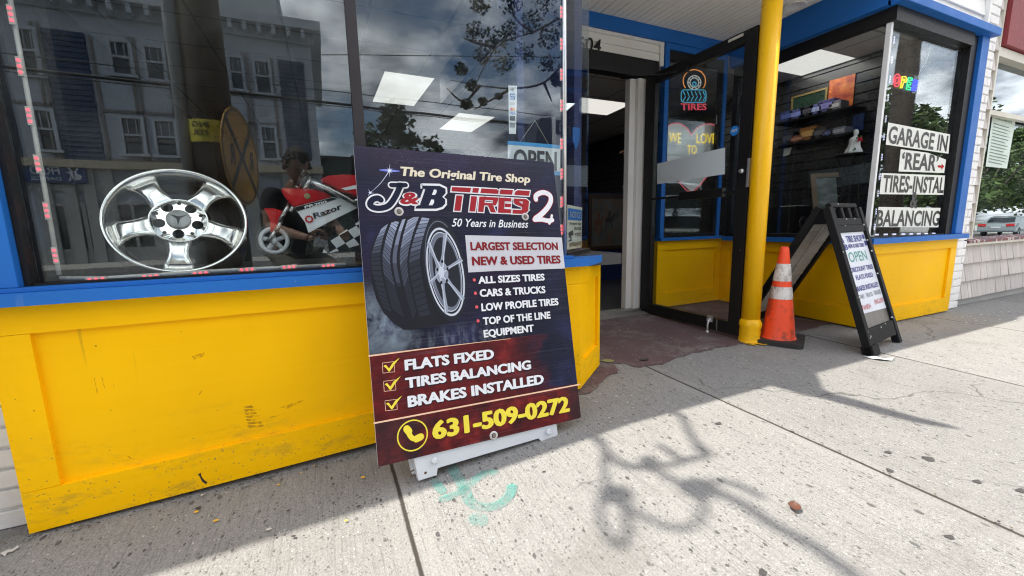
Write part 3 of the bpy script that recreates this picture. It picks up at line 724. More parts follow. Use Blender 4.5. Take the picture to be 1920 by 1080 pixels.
# scuffs and chips on the long yellow base
def stain(name, c, a=.6, thr=.5, sc=40):
    M = Mat(name); M.base(c, .7, 0, .2); tr = M.n('ShaderNodeBsdfTransparent'); mx = M.n('ShaderNodeMixShader')
    M.l(M.ramp(M.noise(sc, 4, .7, M.coord((1, 1, .6), rot=(0, .5, 0))), [(thr-.08, 0), (thr+.1, a)]), mx.inputs[0]); M.l(tr.outputs[0], mx.inputs[1]); M.l(M.b.outputs[0], mx.inputs[2]); M.l(mx.outputs[0], M.o.inputs[0]); return M.m
BASE0 = bpy.data.objects['base_panel']
M_scuff = stain('rubber_scuff', (.38, .23, .015), .55, .47, 55); M_scr = stain('paint_scratch', (.58, .33, .008), .5, .47, 90)
def mark(pxs, m, y=YF+.0145):
    mb = MB(); mb.poly([at_y(*p, y) for p in pxs]); mb.build('scuff_mark', m, BASE0, recalc=False)
for k in range(7):
    x = 455+k*1.2; y_ = 762+k*6; mark([(x, y_), (x+16+k*2.6, y_-2), (x+22+k*1.6, y_+2), (x+5, y_+4)], M_scuff)
for pts in ([(176, 708), (177.5, 708), (184, 738), (182, 738)], [(190, 706), (191.5, 706), (197, 728), (195.5, 728)], [(212, 716), (213, 716), (215, 730), (214, 730)], [(360, 668), (384, 660), (381, 668), (364, 675)], [(372, 740), (378, 732), (379, 733), (373, 742)], [(505, 782), (521, 778), (521, 780), (506, 784)], [(525, 764), (560, 752), (572, 750), (540, 766)], [(236, 853), (252, 860), (246, 862)]): mark(pts, M_scr)
M_chip = plain('bare_chip', (.035, .02, .012), .8)
for pts in ([(372, 889), (376, 886), (378, 894), (383, 900), (389, 904), (386, 908), (379, 903), (376, 897)], [(206, 769), (208, 768), (208.5, 771)], [(62, 770), (65, 769), (64, 772)], [(27, 749), (30, 748), (29, 750)], [(338, 622), (340, 621), (340, 623)]): mark(pts, M_chip, YF-.0015)
# ---------------------------------------------------------------- the big poster on its folded sandwich board
PW, PH = .806, .806*1.345
Pu = Vector((.999, .035, -.0245)).normalized(); Pv = Vector((-.018, -.228, -.974)); Pv = (Pv - Pu*(Pv @ Pu)).normalized()
Pn = Pv.cross(Pu).normalized()
if Pn.y > 0: Pn = -Pn
Po = O0 + Vector((.13540, 1.93538, .35040))*PW
def puv(x, y): p = at_p(x, y, Po, Pn) - Po; return (p @ Pu, p @ Pv)
def p3(u, v, lift=0): return Po + Pu*u + Pv*v + Pn*lift
BOARD = thing('sandwich_board', p3(PW/2, PH+.07), 'large tire shop poster board with a printed wheel leaning on the yellow base', 'sign')
def poster_mat():
    M = Mat('printed_poster'); t = M.n('ShaderNodeUVMap'); t.uv_map = 'uv'
    def m(sc, loc=(0, 0, 0)):
        k = M.n('ShaderNodeMapping'); k.inputs['Scale'].default_value = sc; k.inputs['Location'].default_value = loc; M.l(t.outputs[0], k.inputs[0]); return k.outputs[0]
    s = M.n('ShaderNodeSeparateXYZ'); M.l(t.outputs[0], s.inputs[0]); u, v = s.outputs[0], s.outputs[1]
    neb = M.noise(4.5, 6, .6, m((1, 1, 1))); neb2 = M.noise(3.2, 5, .55, m((1, 1, 1), (5, 2, 0)))
    col = M.ramp(neb, [(.35, (.003, .004, .012)), (.55, (.007, .009, .030)), (.75, (.020, .024, .085))])
    purple = M.math('MULTIPLY', M.ramp(neb2, [(.45, 0), (.7, 1)]), M.ramp(v, [(0.05, .45), (.55, .3), (.7, 0)]))
    col = M.mix(purple, col, (.034, .009, .036))
    stars = M.math('MULTIPLY', M.math('LESS_THAN', M.vor(150, m((1, 1, 1)))[0], .13), M.ramp(neb2, [(.5, 0), (.65, .5)]))
    col = M.mix(stars, col, (.35, .3, .5))
    # smoke beside the printed tire
    sm = M.noise(9, 8, .68, m((1, 1, 1), (1, 4, 0)), 1.2)
    du = M.math('DIVIDE', M.math('SUBTRACT', u, .06), .17); dv = M.math('DIVIDE', M.math('SUBTRACT', v, .62), .17)
    rad = M.math('SQRT', M.math('ADD', M.math('MULTIPLY', du, du), M.math('MULTIPLY', dv, dv)))
    k = M.math('MULTIPLY', M.ramp(sm, [(.40, 0), (.72, 1)]), M.ramp(rad, [(.15, .85), (1, 0)]))
    col = M.mix(k, col, (.30, .38, .45))
    # wet road under the tire
    du2 = M.math('DIVIDE', M.math('SUBTRACT', u, .34), .30); dv2 = M.math('DIVIDE', M.math('SUBTRACT', v, .70), .06)
    rad2 = M.math('SQRT', M.math('ADD', M.math('MULTIPLY', du2, du2), M.math('MULTIPLY', dv2, dv2)))
    k2 = M.math('MULTIPLY', M.ramp(M.noise(55, 3, .6, m((1, .35, 1))), [(.45, 0), (.7, 1)]), M.ramp(rad2, [(.2, .5), (1, 0)]))
    col = M.mix(k2, col, (.19, .22, .28))
    # red lower fields
    red = M.ramp(M.noise(11, 7, .66, m((1, 1, 1), (2, 2, 2))), [(.32, (.012, .002, .005)), (.52, (.095, .006, .008)), (.72, (.30, .022, .018))])
    edge = M.math('ADD', u, M.math('MULTIPLY', M.math('SUBTRACT', M.noise(7, 6, .7, m((1, 1, 1))), .5), .34))
    f1 = M.math('MULTIPLY', M.math('GREATER_THAN', v, PA), M.ramp(edge, [(.50, 1), (.70, 0)]))
    col = M.mix(f1, col, M.mix(.35, red, (.10, .006, .008)))
    f2 = M.math('GREATER_THAN', v, PB)
    g2 = M.ramp(edge, [(.08, .35), (.2, 1), (.7, 1), (.80, .25)])
    col = M.mix(f2, col, M.mix(g2, (.024, .016, .020), red))
    # dust and rubbing along the board's flutes
    fl = M.noise(1, 3, .6, m((2.2, 190, 1))); gate = M.ramp(M.noise(3.1, 4, .6, m((1, 1, 1), (8, 1, 0))), [(.42, 0), (.62, 1)])
    col = M.mix(M.math('MULTIPLY', M.math('MULTIPLY', M.ramp(fl, [(.52, 0), (.68, 1)]), gate), .15), col, (.20, .205, .25))
    col = M.mix(M.ramp(v, [(0, .14), (.12, .03), (.3, 0)]), col, (.11, .125, .19))  # thin blue-grey wash, strongest along the top edge
    M.base(col, .5, 0, .2)
    w = M.n('ShaderNodeTexWave', wave_type='BANDS', bands_direction='Y'); w.inputs['Scale'].default_value = 42; w.inputs['Distortion'].default_value = .6; M.l(m((1, 1, 1)), w.inputs[0])
    M.bump(M.math('ADD', M.math('MULTIPLY', w.outputs['Fac'], .5), M.noise(2.3, 3, .5, m((1, 2.5, 1)))), .16, .004)
    return M.m
PA = puv(692, 667.4)[1]; PB = puv(701.7, 793.4)[1]
mb = MB()
def chamfer(u0, v0, u1, v1, r, n=5):
    out = []
    for cx, cy, a in ((u1-r, v0+r, -90), (u1-r, v1-r, 0), (u0+r, v1-r, 90), (u0+r, v0+r, 180)):
        for k in range(n+1): t = R(a+90*k/n); out.append((cx+r*math.cos(t), cy+r*math.sin(t)))
    return out
outl = chamfer(0, 0, PW, PH, .009)
nu, nv = 1, 1
mb.poly([p3(u, v, 0) for u, v in outl])
uvl = mb.bm.loops.layers.uv.new('uv')
for f in mb.bm.faces:
    for l in f.loops: q = l.vert.co - Po; l[uvl].uv = (q @ Pu, q @ Pv)
POST = mb.build('poster', poster_mat(), BOARD, recalc=False)
mb = MB(); mb.prism(outl, p3(0, 0, -.0005), Pu, Pv, -Pn, .008); mb.build('poster_core', plain('white_fluted_plastic', (.72, .74, .78), .5), BOARD)
# white folded A-frame behind it: two panels with feet
M_fold = worn('white_plastic_frame', (.60, .63, .67), dirt=(.2, .13, .07), amount=.5, rough=.4, scratch=False)
foot = [puv(*p) for p in ((771, 840), (779, 869), (786, 903), (820, 892.5), (822, 879), (1012, 823), (1021, 832.5), (1049, 824), (1046, 799), (1040, 770))]
ins = [(u, v) for u, v in foot]
mb = MB(); mb.prism(ins, p3(0, 0, -.009), Pu, Pv, -Pn, .035)
for q in ((815, 864), (1029, 810)): u_, v_ = puv(*q); mb.lathe([(.011, -.008), (.011, .002), (.007, .003), (0, .0015)], p3(u_, v_), Pn, 14)
FR = mb.build('frame', M_fold, BOARD)
mb = MB(); a0 = foot[0][0]; a1 = foot[-1][0]
mb.prism([(a0, .10), (a0+.05, .10), (a0+.05, PH-.02), (a0, PH-.02)], p3(0, 0, -.0095), Pu, Pv, -Pn, .034); mb.prism([(a1-.05, .10), (a1, .10), (a1, PH-.02), (a1-.05, PH-.02)], p3(0, 0, -.0095), Pu, Pv, -Pn, .034)
mb.prism([(a0, .05), (a1, .05), (a1, .0995), (a0, .0995)], p3(0, 0, -.0095), Pu, Pv, -Pn, .07); mb.build('frame', M_fold, BOARD)
mb = MB(); f2 = [(u-.012, v-.012) for u, v in ins]; mb.prism(f2, p3(0, 0, -.048), Pu, Pv, -Pn, .03); mb.build('rear_panel', M_fold, BOARD)
M_rust = plain('rusty_steel', (.10, .045, .02), .8)
for q in ((779, 884), (778.5, 893)): u_, v_ = puv(*q); mb = MB(); mb.tube([p3(u_, v_, -.02), p3(u_-.014, v_+.004, -.02)], .002, 6); mb.build('screw', M_rust, BOARD)
mb = MB()
u_, v_ = puv(799, 888); mb.lathe([(.0045, 0), (.004, .0015), (0, .002)], p3(u_, v_, -.0088), Pn, 12); mb.build('screw', plain('rusty_steel', (.10, .045, .02), .8), BOARD)
for q in ((748, 396.8), (984.6, 406.4), (925.5, 816.4)):
    u_, v_ = puv(*q); mb = MB(); mb.lathe([(.016, 0), (.016, .0025), (.0145, .0035), (.009, .003)], p3(u_, v_), Pn, 20); mb.lathe([(.0075, .003), (.0075, .007), (.003, .008), (0, .006)], p3(u_, v_), Pn, 6, 1, smooth=False)
    mb.build('bolt', [plain('zinc_washer', (.55, .54, .52), .45, .3, var=.25), plain('bolt_head', (.22, .19, .17), .5, .6)], BOARD)

INK = {k: plain('ink_'+k, c, .5, var=.05, spec=.2) for k, c in dict(white=(.72, .74, .78), cream=(.72, .66, .52), red=(.32, .014, .022), darkred=(.20, .008, .014), navy=(.006, .009, .03), yellow=(.80, .67, .06), black=(.012, .012, .018), silver=(.52, .57, .66), steel=(.13, .15, .20), tyre=(.010, .011, .017), tread=(.20, .23, .33), peach=(.80, .52, .36), grey=(.52, .53, .58), hot=(.45, .015, .015), shadow=(.01, .008, .016)).items()}
LYR = .0009
def ptext(mb, txt, BL, BR, TL, lift, bold=.03, shear=0, grow=0, mi=0, shift=(0, 0)):
    a = Vector(puv(*BL)); b = Vector(puv(*BR)); t = Vector(puv(*TL)); d = b-a; w = d.length; U2 = d/w; V2 = Vector((U2.y, -U2.x)); h = abs((t-a) @ V2)
    U3 = Pu*U2.x + Pv*U2.y; V3 = Pu*V2.x + Pv*V2.y
    o = p3(a.x+shift[0], a.y+shift[1]) - U3*grow - V3*grow
    # grow widens the lettering for outlines; its own glyph offset does the rest
    mb.text(txt, o, U3, V3, w+2*grow, h+2*grow, Pn, lift, mi, bold, shear)
def ink(name, mb, m): return mb.build(name, m, POST, recalc=False)
def flat(mb, pxs, lift, mi=0): mb.poly([p3(*puv(*p), lift) for p in pxs], mi)
def pstroke(mb, pxs, wpx, lift, mi=0, curve=True):
    q = [Vector(puv(*p)) for p in pxs]
    if curve and len(q) > 2: q = spline(q, 5)
    s_ = PW/375; w = [x*s_ for x in wpx] if isinstance(wpx, (list, tuple)) else wpx*s_
    if isinstance(w, list) and len(w) != len(q):
        w = [w[0]+(w[-1]-w[0])*i/(len(q)-1) for i in range(len(q))] if len(w) == 2 else w
    mb.ribbon(q, w, p3(0, 0), Pu, Pv, mi, 6, Pn, lift)
def five(f): return lambda x, y: f(x, y)
c5 = lambda x, y: (660+x/4.683, 290+y/4.683)
c6 = lambda x, y: (680+x/4.318, 390+y/4.318)
c7 = lambda x, y: (860+x/4.5, 420+y/4.5)
c8 = lambda x, y: (690+x/4.683, 630+y/4.683)
# headline
mb = MB(); ptext(mb, 'The Original Tire Shop', (751.5, 329), (994.5, 343), (753, 312), LYR, .042, .18); ink('lettering', mb, INK['cream'])
# J & B
J = [c5(*p) for p in ((345, 268), (410, 268), (470, 268))]; J2 = [c5(*p) for p in ((425, 270), (395, 340), (355, 410), (310, 455), (240, 472), (180, 462), (158, 435), (178, 398), (225, 382), (252, 398))]
B1 = [c5(*p) for p in ((645, 285), (610, 380), (570, 470))]; B2 = [c5(*p) for p in ((620, 278), (720, 278), (790, 285), (818, 315), (800, 355), (760, 375), (690, 375))]
B3 = [c5(*p) for p in ((690, 378), (780, 382), (812, 410), (800, 450), (750, 472), (660, 476), (545, 474))]
BF = [c5(*p) for p in ((612, 265), (770, 268), (825, 295), (826, 335), (795, 372), (822, 395), (822, 435), (795, 465), (740, 482), (548, 482), (560, 455), (592, 440), (640, 300), (612, 292))]
Bc1 = [c5(*p) for p in ((718, 308), (740, 310), (742, 330), (728, 356), (700, 354))]; Bc2 = [c5(*p) for p in ((695, 395), (718, 397), (720, 420), (705, 446), (672, 446))]
mb = MB()
pstroke(mb, J, 12, LYR, curve=False); pstroke(mb, J2, 14.5, LYR); 
flat(mb, BF, LYR)
bl = [Vector(puv(*p)) for p in BF]; bl.append(bl[0]); mb.ribbon(bl, 5*PW/375, p3(0, 0), Pu, Pv, 0, 6, Pn, LYR*1.02)
ink('lettering', mb, INK['white'])
mb = MB()
pstroke(mb, J, 7.4, LYR*2, curve=False); pstroke(mb, J2, 9.2, LYR*2)
cx = sum(p[0] for p in BF)/len(BF); cy = sum(p[1] for p in BF)/len(BF)
flat(mb, [(cx+(x-cx)*.955, cy+(y-cy)*.93) for x, y in BF], LYR*2)
ink('lettering', mb, INK['navy'])
mb = MB(); flat(mb, Bc1, LYR*3); flat(mb, Bc2, LYR*3); ink('lettering', mb, INK['white'])
mb = MB(); ptext(mb, '&', c5(415, 437), c5(605, 437), c5(455, 325), LYR*3, .11, .2, grow=.002); ink('lettering', mb, INK['white'])
mb = MB(); ptext(mb, '&', c5(422, 432), c5(592, 434), c5(462, 330), LYR*4, .045, .2); ink('lettering', mb, INK['red'])
# TIRES, built from block strokes with a split bar
def block(mb, segs, grow, lift, mi=0):
    for s_ in segs:
        q = [Vector(puv(*c5(*p))) for p in s_]; c = sum(q, Vector((0, 0)))/len(q)
        n = len(q); out = []
        for i in range(n):
            a, b, d = q[i-1], q[i], q[(i+1) % n]; e1 = (b-a).normalized(); e2 = (d-b).normalized()
            n1_ = Vector((e1.y, -e1.x)); n2_ = Vector((e2.y, -e2.x))
            if (b+n1_*.001-c).length < (b-c).length and n <= 4: n1_ = -n1_; n2_ = -n2_
            k = (n1_+n2_); k = k/max(.3, k @ n1_) if k.length > 1e-6 else n1_
            out.append(b+k*grow)
        mb.poly([p3(x.x, x.y, lift) for x in out], mi)
up = [[(878, 285), (1045, 292), (1035, 332), (872, 322)], [(1062, 293), (1115, 296), (1105, 336), (1054, 333)], [(1135, 297), (1270, 305), (1288, 318), (1280, 346), (1126, 337)], [(1302, 306), (1412, 312), (1404, 353), (1294, 347)], [(1432, 325), (1455, 313), (1560, 320), (1552, 362), (1424, 354)]]
lo = [[(916, 360), (968, 362), (950, 494), (898, 492)], [(1046, 366), (1096, 369), (1078, 500), (1030, 497)], [(1118, 370), (1168, 372), (1152, 504), (1106, 501)], [(1168.5, 372), (1283, 378), (1277, 403), (1165, 397)], [(1238, 402), (1277, 404), (1262, 446), (1232, 444)], [(1164, 425), (1231, 428), (1231, 447), (1161, 444)], [(1195, 448), (1238, 450), (1262, 508), (1218, 506)], [(1290, 378), (1342, 381), (1326, 512), (1280, 509)], [(1343, 430), (1395, 434), (1392, 462), (1339, 459)], [(1330, 478), (1396, 482), (1392, 514), (1327, 511)], [(1343, 381), (1398, 385), (1396, 412), (1340, 409)],
      [(1418, 386), (1530, 392), (1552, 412), (1420, 408)], [(1500, 409), (1552, 413), (1545, 490), (1490, 486)], [(1412, 484), (1545, 491), (1520, 521), (1408, 517)], [(1420, 409), (1460, 411), (1500, 440), (1500, 462), (1440, 440), (1420, 425)]]
mb = MB(); block(mb, up, .0048, LYR); block(mb, lo, .0048, LYR); ink('lettering', mb, INK['white'])
mb = MB(); block(mb, up, 0, LYR*2.2); block(mb, lo, 0.0004, LYR*2.2); ink('lettering', mb, INK['red'])
# the 2
def two(mb, w, lift):
    P2 = [c5(*p) for p in ((1612, 395), (1612, 365), (1645, 340), (1690, 335), (1735, 360), (1742, 410), (1715, 465), (1665, 520), (1610, 562))]; pstroke(mb, P2, [w*.9, w], lift)
    pstroke(mb, [c5(*p) for p in ((1600, 572), (1660, 570), (1720, 582), (1755, 575))], w*.85, lift*1.01); pstroke(mb, [c5(*p) for p in ((1752, 535), (1745, 580), (1730, 605))], w*.5, lift*1.02, curve=False)
mb = MB(); two(mb, 12.5, LYR*1.5); ink('lettering', mb, INK['hot'])
mb = MB(); two(mb, 10.2, LYR*3); ink('lettering', mb, INK['white'])
mb = MB(); ptext(mb, '50 Years in Business', (847, 424.5), (991, 427), (849, 409.5), LYR, .012, .35); ink('lettering', mb, INK['white'])
# white band
mb = MB(); flat(mb, [(872, 441), (1053.3, 445.4), (1058.9, 503.4), (1000, 505.6), (930, 508), (878, 511)], LYR); ink('band', mb, INK['grey'])
mb = MB(); ptext(mb, 'LARGEST SELECTION', (882.2, 468.9), (1046.2, 468.2), (881.3, 453.4), LYR*2, .05); ink('lettering', mb, INK['darkred']); mb = MB(); ptext(mb, 'NEW & USED TIRES', (885.1, 497.2), (1051.3, 493.3), (883.8, 480.8), LYR*2, .052); ink('lettering', mb, INK['darkred'])
mbs = MB()
for t_, a, b, c in (('ALL SIZES TIRES', (896.7, 531.8), (1021.3, 525.4), (898.8, 518)), ('CARS & TRUCKS', (899.6, 556.4), (1022.7, 549), (898.9, 542.2)), ('LOW PROFILE TIRES', (902.7, 583.1), (1047.1, 571.4), (901.8, 568.8)), ('TOP OF THE LINE', (906, 608.9), (1032.2, 596.5), (904.4, 594.8)), ('EQUIPMENT', (907.1, 632.5), (1001.1, 621), (906, 618.6))):
    mbs = MB(); ptext(mbs, t_, a, b, c, LYR*.8, .075, 0, .0012, 0, (.0012, .0016)); ink('letter_shadow', mbs, INK['shadow']); mb = MB(); ptext(mb, t_, a, b, c, LYR*2, .048); ink('lettering', mb, INK['white'])
for t_, a, b, c in (('FLATS FIXED', (759, 694), (926.6, 671.5), (757.9, 674)), ('TIRES BALANCING', (760.5, 727.6), (995.8, 691.2), (759, 708)), ('BRAKES INSTALLED', (764.7, 763), (1019.9, 718.4), (763.7, 742))):
    mbs = MB(); ptext(mbs, t_, a, b, c, LYR*.8, .075, 0, .0014, 0, (.0016, .002)); ink('letter_shadow', mbs, INK['shadow']); mb = MB(); ptext(mb, t_, a, b, c, LYR*2, .055); ink('lettering', mb, INK['white'])
for q in ((889.1, 524.9), (891.3, 549.8), (893.8, 575.6), (896.2, 601.6)):
    u_, v_ = puv(*q); mb = MB(); mb.prism(ell(u_, v_, .0062, .0062, 0, 16), p3(0, 0, LYR), Pu, Pv, Pn, 0); ink('bullet', mb, plain('ink_pinkred', (.62, .07, .09), .4))
mb = MB(); pstroke(mb, [(692, 667.4), (790, 654.8), (850, 647.5), (957, 635)], [2.6, .7], LYR, curve=False); ink('rule', mb, INK['peach']); mb = MB(); pstroke(mb, [(701.7, 793.4), (1087.2, 720.6)], 2.5, LYR, curve=False); ink('rule', mb, INK['peach'])
mb = MB(); mt = MB()
for k in range(3):
    ox, oy = (0, 11, 23)[k], (0, 160, 331)[k]
    bx = [c8(x+ox, y+oy) for x, y in ((125, 238), (228, 224), (234, 314), (131, 326))]
    mb = MB()
    for i in range(4): pstroke(mb, [bx[i], bx[(i+1) % 4]], .7, LYR, curve=False)
    ink('tick_box', mb, INK['peach'])
    ck = [c8(x+ox, y+oy) for x, y in ((134, 262), (156, 252), (184, 285), (215, 236), (277, 190), (232, 250), (190, 312), (180, 312), (160, 285))]
    mt = MB(); flat(mt, ck, LYR*2); ink('tick', mt, INK['yellow'])
mt = MB()
ptext(mt, '631-509-0272', (811, 823.5), (1068.3, 769.8), (807.4, 789.3), LYR*2, .055); ink('lettering', mt, INK['yellow']); mt = MB()
uc, vc_ = puv(773.7, 816.2); ro = .0525
for k in range(40):
    a, b = 2*math.pi*k/40, 2*math.pi*(k+1)/40
    mt.poly([p3(uc+math.cos(t)*r_, vc_+math.sin(t)*r_, LYR) for t, r_ in ((a, ro), (b, ro), (b, ro-.0045), (a, ro-.0045))])
hs = [Vector(puv(*c8(*p))) for p in ((350, 830), (362, 862), (392, 898), (440, 900))]
mt.ribbon(spline([Vector((x.x, x.y)) for x in hs], 5), .017, p3(0, 0), Pu, Pv, 0, 5, Pn, LYR)
for p, q in (((340, 815), (358, 838)), ((425, 903), (462, 885))):
    a, b = Vector(puv(*c8(*p))), Vector(puv(*c8(*q))); mt.ribbon([a, b], .024, p3(0, 0), Pu, Pv, 0, 5, Pn, LYR*1.2)
ink('phone_mark', mt, INK['yellow'])
# star flare
def star(mb, px, r, n, lift):
    u_, v_ = puv(*px)
    for k in range(n):
        a = math.pi*k/n*2 + .1; rr_ = r*(1 if k % 4 == 0 else .55 if k % 2 == 0 else .35); mb.poly([p3(u_+math.cos(a)*rr_, v_+math.sin(a)*rr_, lift), p3(u_+math.cos(a+1.57)*.0012, v_+math.sin(a+1.57)*.0012, lift), p3(u_-math.cos(a+1.57)*.0012, v_-math.sin(a+1.57)*.0012, lift)])
    mb.prism(ell(u_, v_, r*.17, r*.17, 0, 14), p3(0, 0, lift*1.1), Pu, Pv, Pn, 0)
mb = MB(); star(mb, (730.5, 319.9), .026, 16, LYR); star(mb, (694.2, 361.5), .015, 12, LYR); pstroke(mb, [(729, 322), (714, 343), (695, 361)], [.9, .3], LYR); ink('flare', mb, plain('ink_flare', (.66, .72, .95), .4))
mb = MB(); u_, v_ = puv(730.5, 319.9); mb.prism(ell(u_, v_, .036, .0045, 0, 24), p3(0, 0, LYR*.5), Pu, Pv, Pn, 0); ink('flare', mb, plain('ink_blue_glow', (.12, .16, .62), .4))
# the printed wheel and tire
def c6p(L_): return [c6(*p) for p in L_]
mb = MB()
tread = c6p([(375, 66), (300, 78), (215, 108), (150, 165), (102, 235), (70, 330), (60, 450), (75, 600), (110, 735), (170, 850), (250, 930), (330, 985), (420, 985), (560, 960), (690, 935), (640, 500), (560, 120), (480, 62)])
flat(mb, tread, LYR*1.0)
sw = [c6(*p) for p in ell(662, 500, 168, 428, -.17, 56)]
ink('tyre_print', mb, INK['tyre'])
# ribs of the tread, lighter blocks between dark grooves
def arc(xt, yt, xm, ym, xb, yb, n=24): return spline([Vector(p) for p in ((xt, yt), ((xt+xm)/2-12, (yt+ym)/2-18), (xm, ym), ((xm+xb)/2-6, (ym+yb)/2+22), (xb, yb))], n//4)
ribs = [arc(150, 170, 66, 450, 185, 850), arc(205, 125, 140, 430, 245, 880), arc(232, 118, 160, 440, 260, 890), arc(300, 95, 222, 440, 340, 900), arc(322, 88, 242, 440, 356, 905), arc(350, 80, 275, 440, 390, 910), arc(372, 76, 300, 440, 410, 915), arc(455, 70, 360, 450, 455, 920), arc(480, 72, 375, 450, 468, 920), arc(540, 85, 462, 430, 560, 920)]
mb = MB(); mb2 = MB(); tones = [MB() for _ in range(5)]; rq = random.Random(5)
def between(A, B, t, s_): i = min(int(t*(len(A)-1)), len(A)-2); f = t*(len(A)-1)-i; a = A[i].lerp(A[i+1], f); b = B[i].lerp(B[i+1], f); p = a.lerp(b, s_); return c6(p.x, p.y)
for (ia, ib, nblk, slant, lit) in ((0, 1, 21, .010, 1.5), (2, 3, 23, .045, 1), (4, 5, 1, 0, 1), (6, 7, 23, -.05, .95), (8, 9, 19, -.010, 1.25)):
    A, B = ribs[ia], ribs[ib]
    if nblk == 1:
        for k in range(22): a, b = .02+k*.0305, .02+(k+1)*.0305; flat(tones[min(4, int((.02+k*.0305)*6.2))], [between(A, B, a, 0), between(A, B, b, 0), between(A, B, b, 1), between(A, B, a, 1)], LYR*2)
        continue
    for k in range(nblk):
        a = .004+k*.93/nblk; b = a+.93/nblk*.84
        tgt = tones[min(4, int(a*6.2*lit+rq.uniform(0, .5)))]
        for s0 in range(4):
            x0, x1 = s0/4, (s0+1)/4; f = lambda t, x: between(A, B, max(.005, min(.97, t+slant*(x-.5)*2)), x)
            flat(tgt, [f(a, x0), f(b, x0), f(b, x1), f(a, x1)], LYR*2)
for k, tn in enumerate(((.27, .31, .42), (.16, .19, .27), (.085, .10, .145), (.045, .052, .078), (.020, .023, .036))): ink('tyre_print', tones[k], plain('ink_tread_tone_%s' % 'abcde'[k], tn, .5, spec=.2))
mb = MB(); flat(mb, sw, LYR*3); ink('tyre_print', mb, plain('ink_sidewall', (.014, .016, .024), .5, spec=.2))
mb = MB(); 
def ring(mb, cx, cy, rx, ry, rx2, ry2, rot, lift, n=56, cx2=None, cy2=None, a0=0, a1=1):
    A = ell(cx, cy, rx, ry, rot, n); B = ell(cx2 if cx2 is not None else cx, cy2 if cy2 is not None else cy, rx2, ry2, rot, n)
    for k in range(int(n*a0), int(n*a1)):
        j = (k+1) % n; flat(mb, [c6(*A[k]), c6(*A[j]), c6(*B[j]), c6(*B[k])], lift)
ring(mb, 664, 500, 150, 400, 145, 392, -.17, LYR*3.6, a0=.45, a1=.85); ink('tyre_print', mb, INK['steel'])
mb = MB(); ring(mb, 668, 518, 146, 362, 134, 344, -.17, LYR*4); ring(mb, 668, 518, 126, 326, 122, 318, -.17, LYR*4); ink('wheel_print', mb, INK['silver'])
mb = MB(); flat(mb, [c6(*p) for p in ell(668, 518, 134, 344, -.17, 56)], LYR*3.8); ink('wheel_print', mb, plain('ink_wheel_dark', (.014, .016, .024), .5, spec=.2))
mb = MB(); ring(mb, 668, 518, 122, 318, 104, 285, -.17, LYR*4.2, cx2=676, cy2=520, a0=0, a1=1); ink('wheel_print', mb, INK['steel'])
mb = MB(); mh = MB()
hub = (632, 520); tips = [(668, 205), (800, 425), (815, 745), (678, 850), (545, 600), (530, 290)]; tips = [(668, 205), (802, 418), (812, 742), (676, 845), (540, 608), (530, 285)]
for tx, ty in tips:
    d = Vector((tx-hub[0], ty-hub[1])); n_ = Vector((-d.y, d.x)).normalized()
    h0 = Vector(hub)
    pts6 = [h0+n_*24, h0+d*.45+n_*11, h0+d+n_*17, h0+d-n_*17, h0+d*.45-n_*11, h0-n_*24]
    flat(mb, [c6(p.x, p.y) for p in pts6], LYR*5)
    flat(mh, [c6(p.x, p.y) for p in (h0+n_*17+d*.12, h0+d*.45+n_*7, h0+d*.99+n_*12, h0+d*.99+n_*4, h0+d*.45+n_*2, h0+n_*6+d*.12)], LYR*6)
flat(mb, [c6(*p) for p in ell(638, 525, 52, 92, -.12, 30)], LYR*5.2)
ink('wheel_print', mb, plain('ink_spoke', (.27, .31, .39), .5, spec=.2))
flat(mh, [c6(*p) for p in ell(633, 522, 24, 46, -.1, 24)], LYR*7); ink('wheel_print', mh, INK['silver'])
mb = MB()
for q in ((640, 435), (683, 495), (678, 590), (633, 605), (602, 500)): flat(mb, [c6(*p) for p in ell(*q, 9, 15, 0, 12)], LYR*7)
ink('wheel_print', mb, INK['black'])

# ---------------------------------------------------------------- black plastic sandwich board with the hand-lettered sheet
AX0, AX1 = 2.885, 3.38
def afr(px, X): return at_x(px[0], px[1], X)
tl = afr((1548.6, 380), AX0); fl_ = at_g(1632, 669)
top = Vector((AX0, tl.y, tl.z)); bot = Vector((AX0, fl_.y, ground(AX0, fl_.y)))
axd = Vector((1, .14, 0)).normalized(); aw = .505
AF = thing('sandwich_board', (3.1, 1.6, 0), 'black plastic sandwich board with a hand lettered white sheet standing by the right bay', 'sign')
AF.name = 'sandwich_board'
M_ap = plain('black_recycled_plastic', (.022, .023, .025), .5, var=.4, bump=.25, bs=120)
def chips(name, c):
    M = Mat(name); v = M.vor(38); s = M.n('ShaderNodeSeparateColor'); M.l(v[1], s.inputs[0])
    on = M.math('MULTIPLY', M.math('LESS_THAN', v[0], .2), M.math('GREATER_THAN', s.outputs[0], .86))
    M.base(M.mix(on, M.mix(M.noise(5), c, tuple(x*2.2 for x in c)), (.6, .6, .58)), .65, 0, .15); M.bump(M.noise(90), .2, .002); return M.m
M_ap = chips('black_chipped_plastic', (.0065, .007, .008))
dn = (bot-top); La = dn.length; Ad = dn.normalized(); An = axd.cross(Ad).normalized()
if An.y > 0: An = -An
def a3(u, v, w=0): return top + axd*u + Ad*v + An*w
def aboard(mb, u0, u1, v0, v1, w0, w1, bev=.004): mb.obox(a3((u0+u1)/2, (v0+v1)/2, (w0+w1)/2), axd*(u1-u0)/2, Ad*(v1-v0)/2, An*(w1-w0)/2, 0, bev)
mb = MB()
aboard(mb, 0, .05, .03, La, -.03, .012); aboard(mb, aw-.045, aw, .03, La-.005, -.03, .012)
aboard(mb, .0505, aw-.0455, .155, .20, -.028, .008); aboard(mb, .0505, aw-.0455, La-.155, La-.06, -.028, .008)
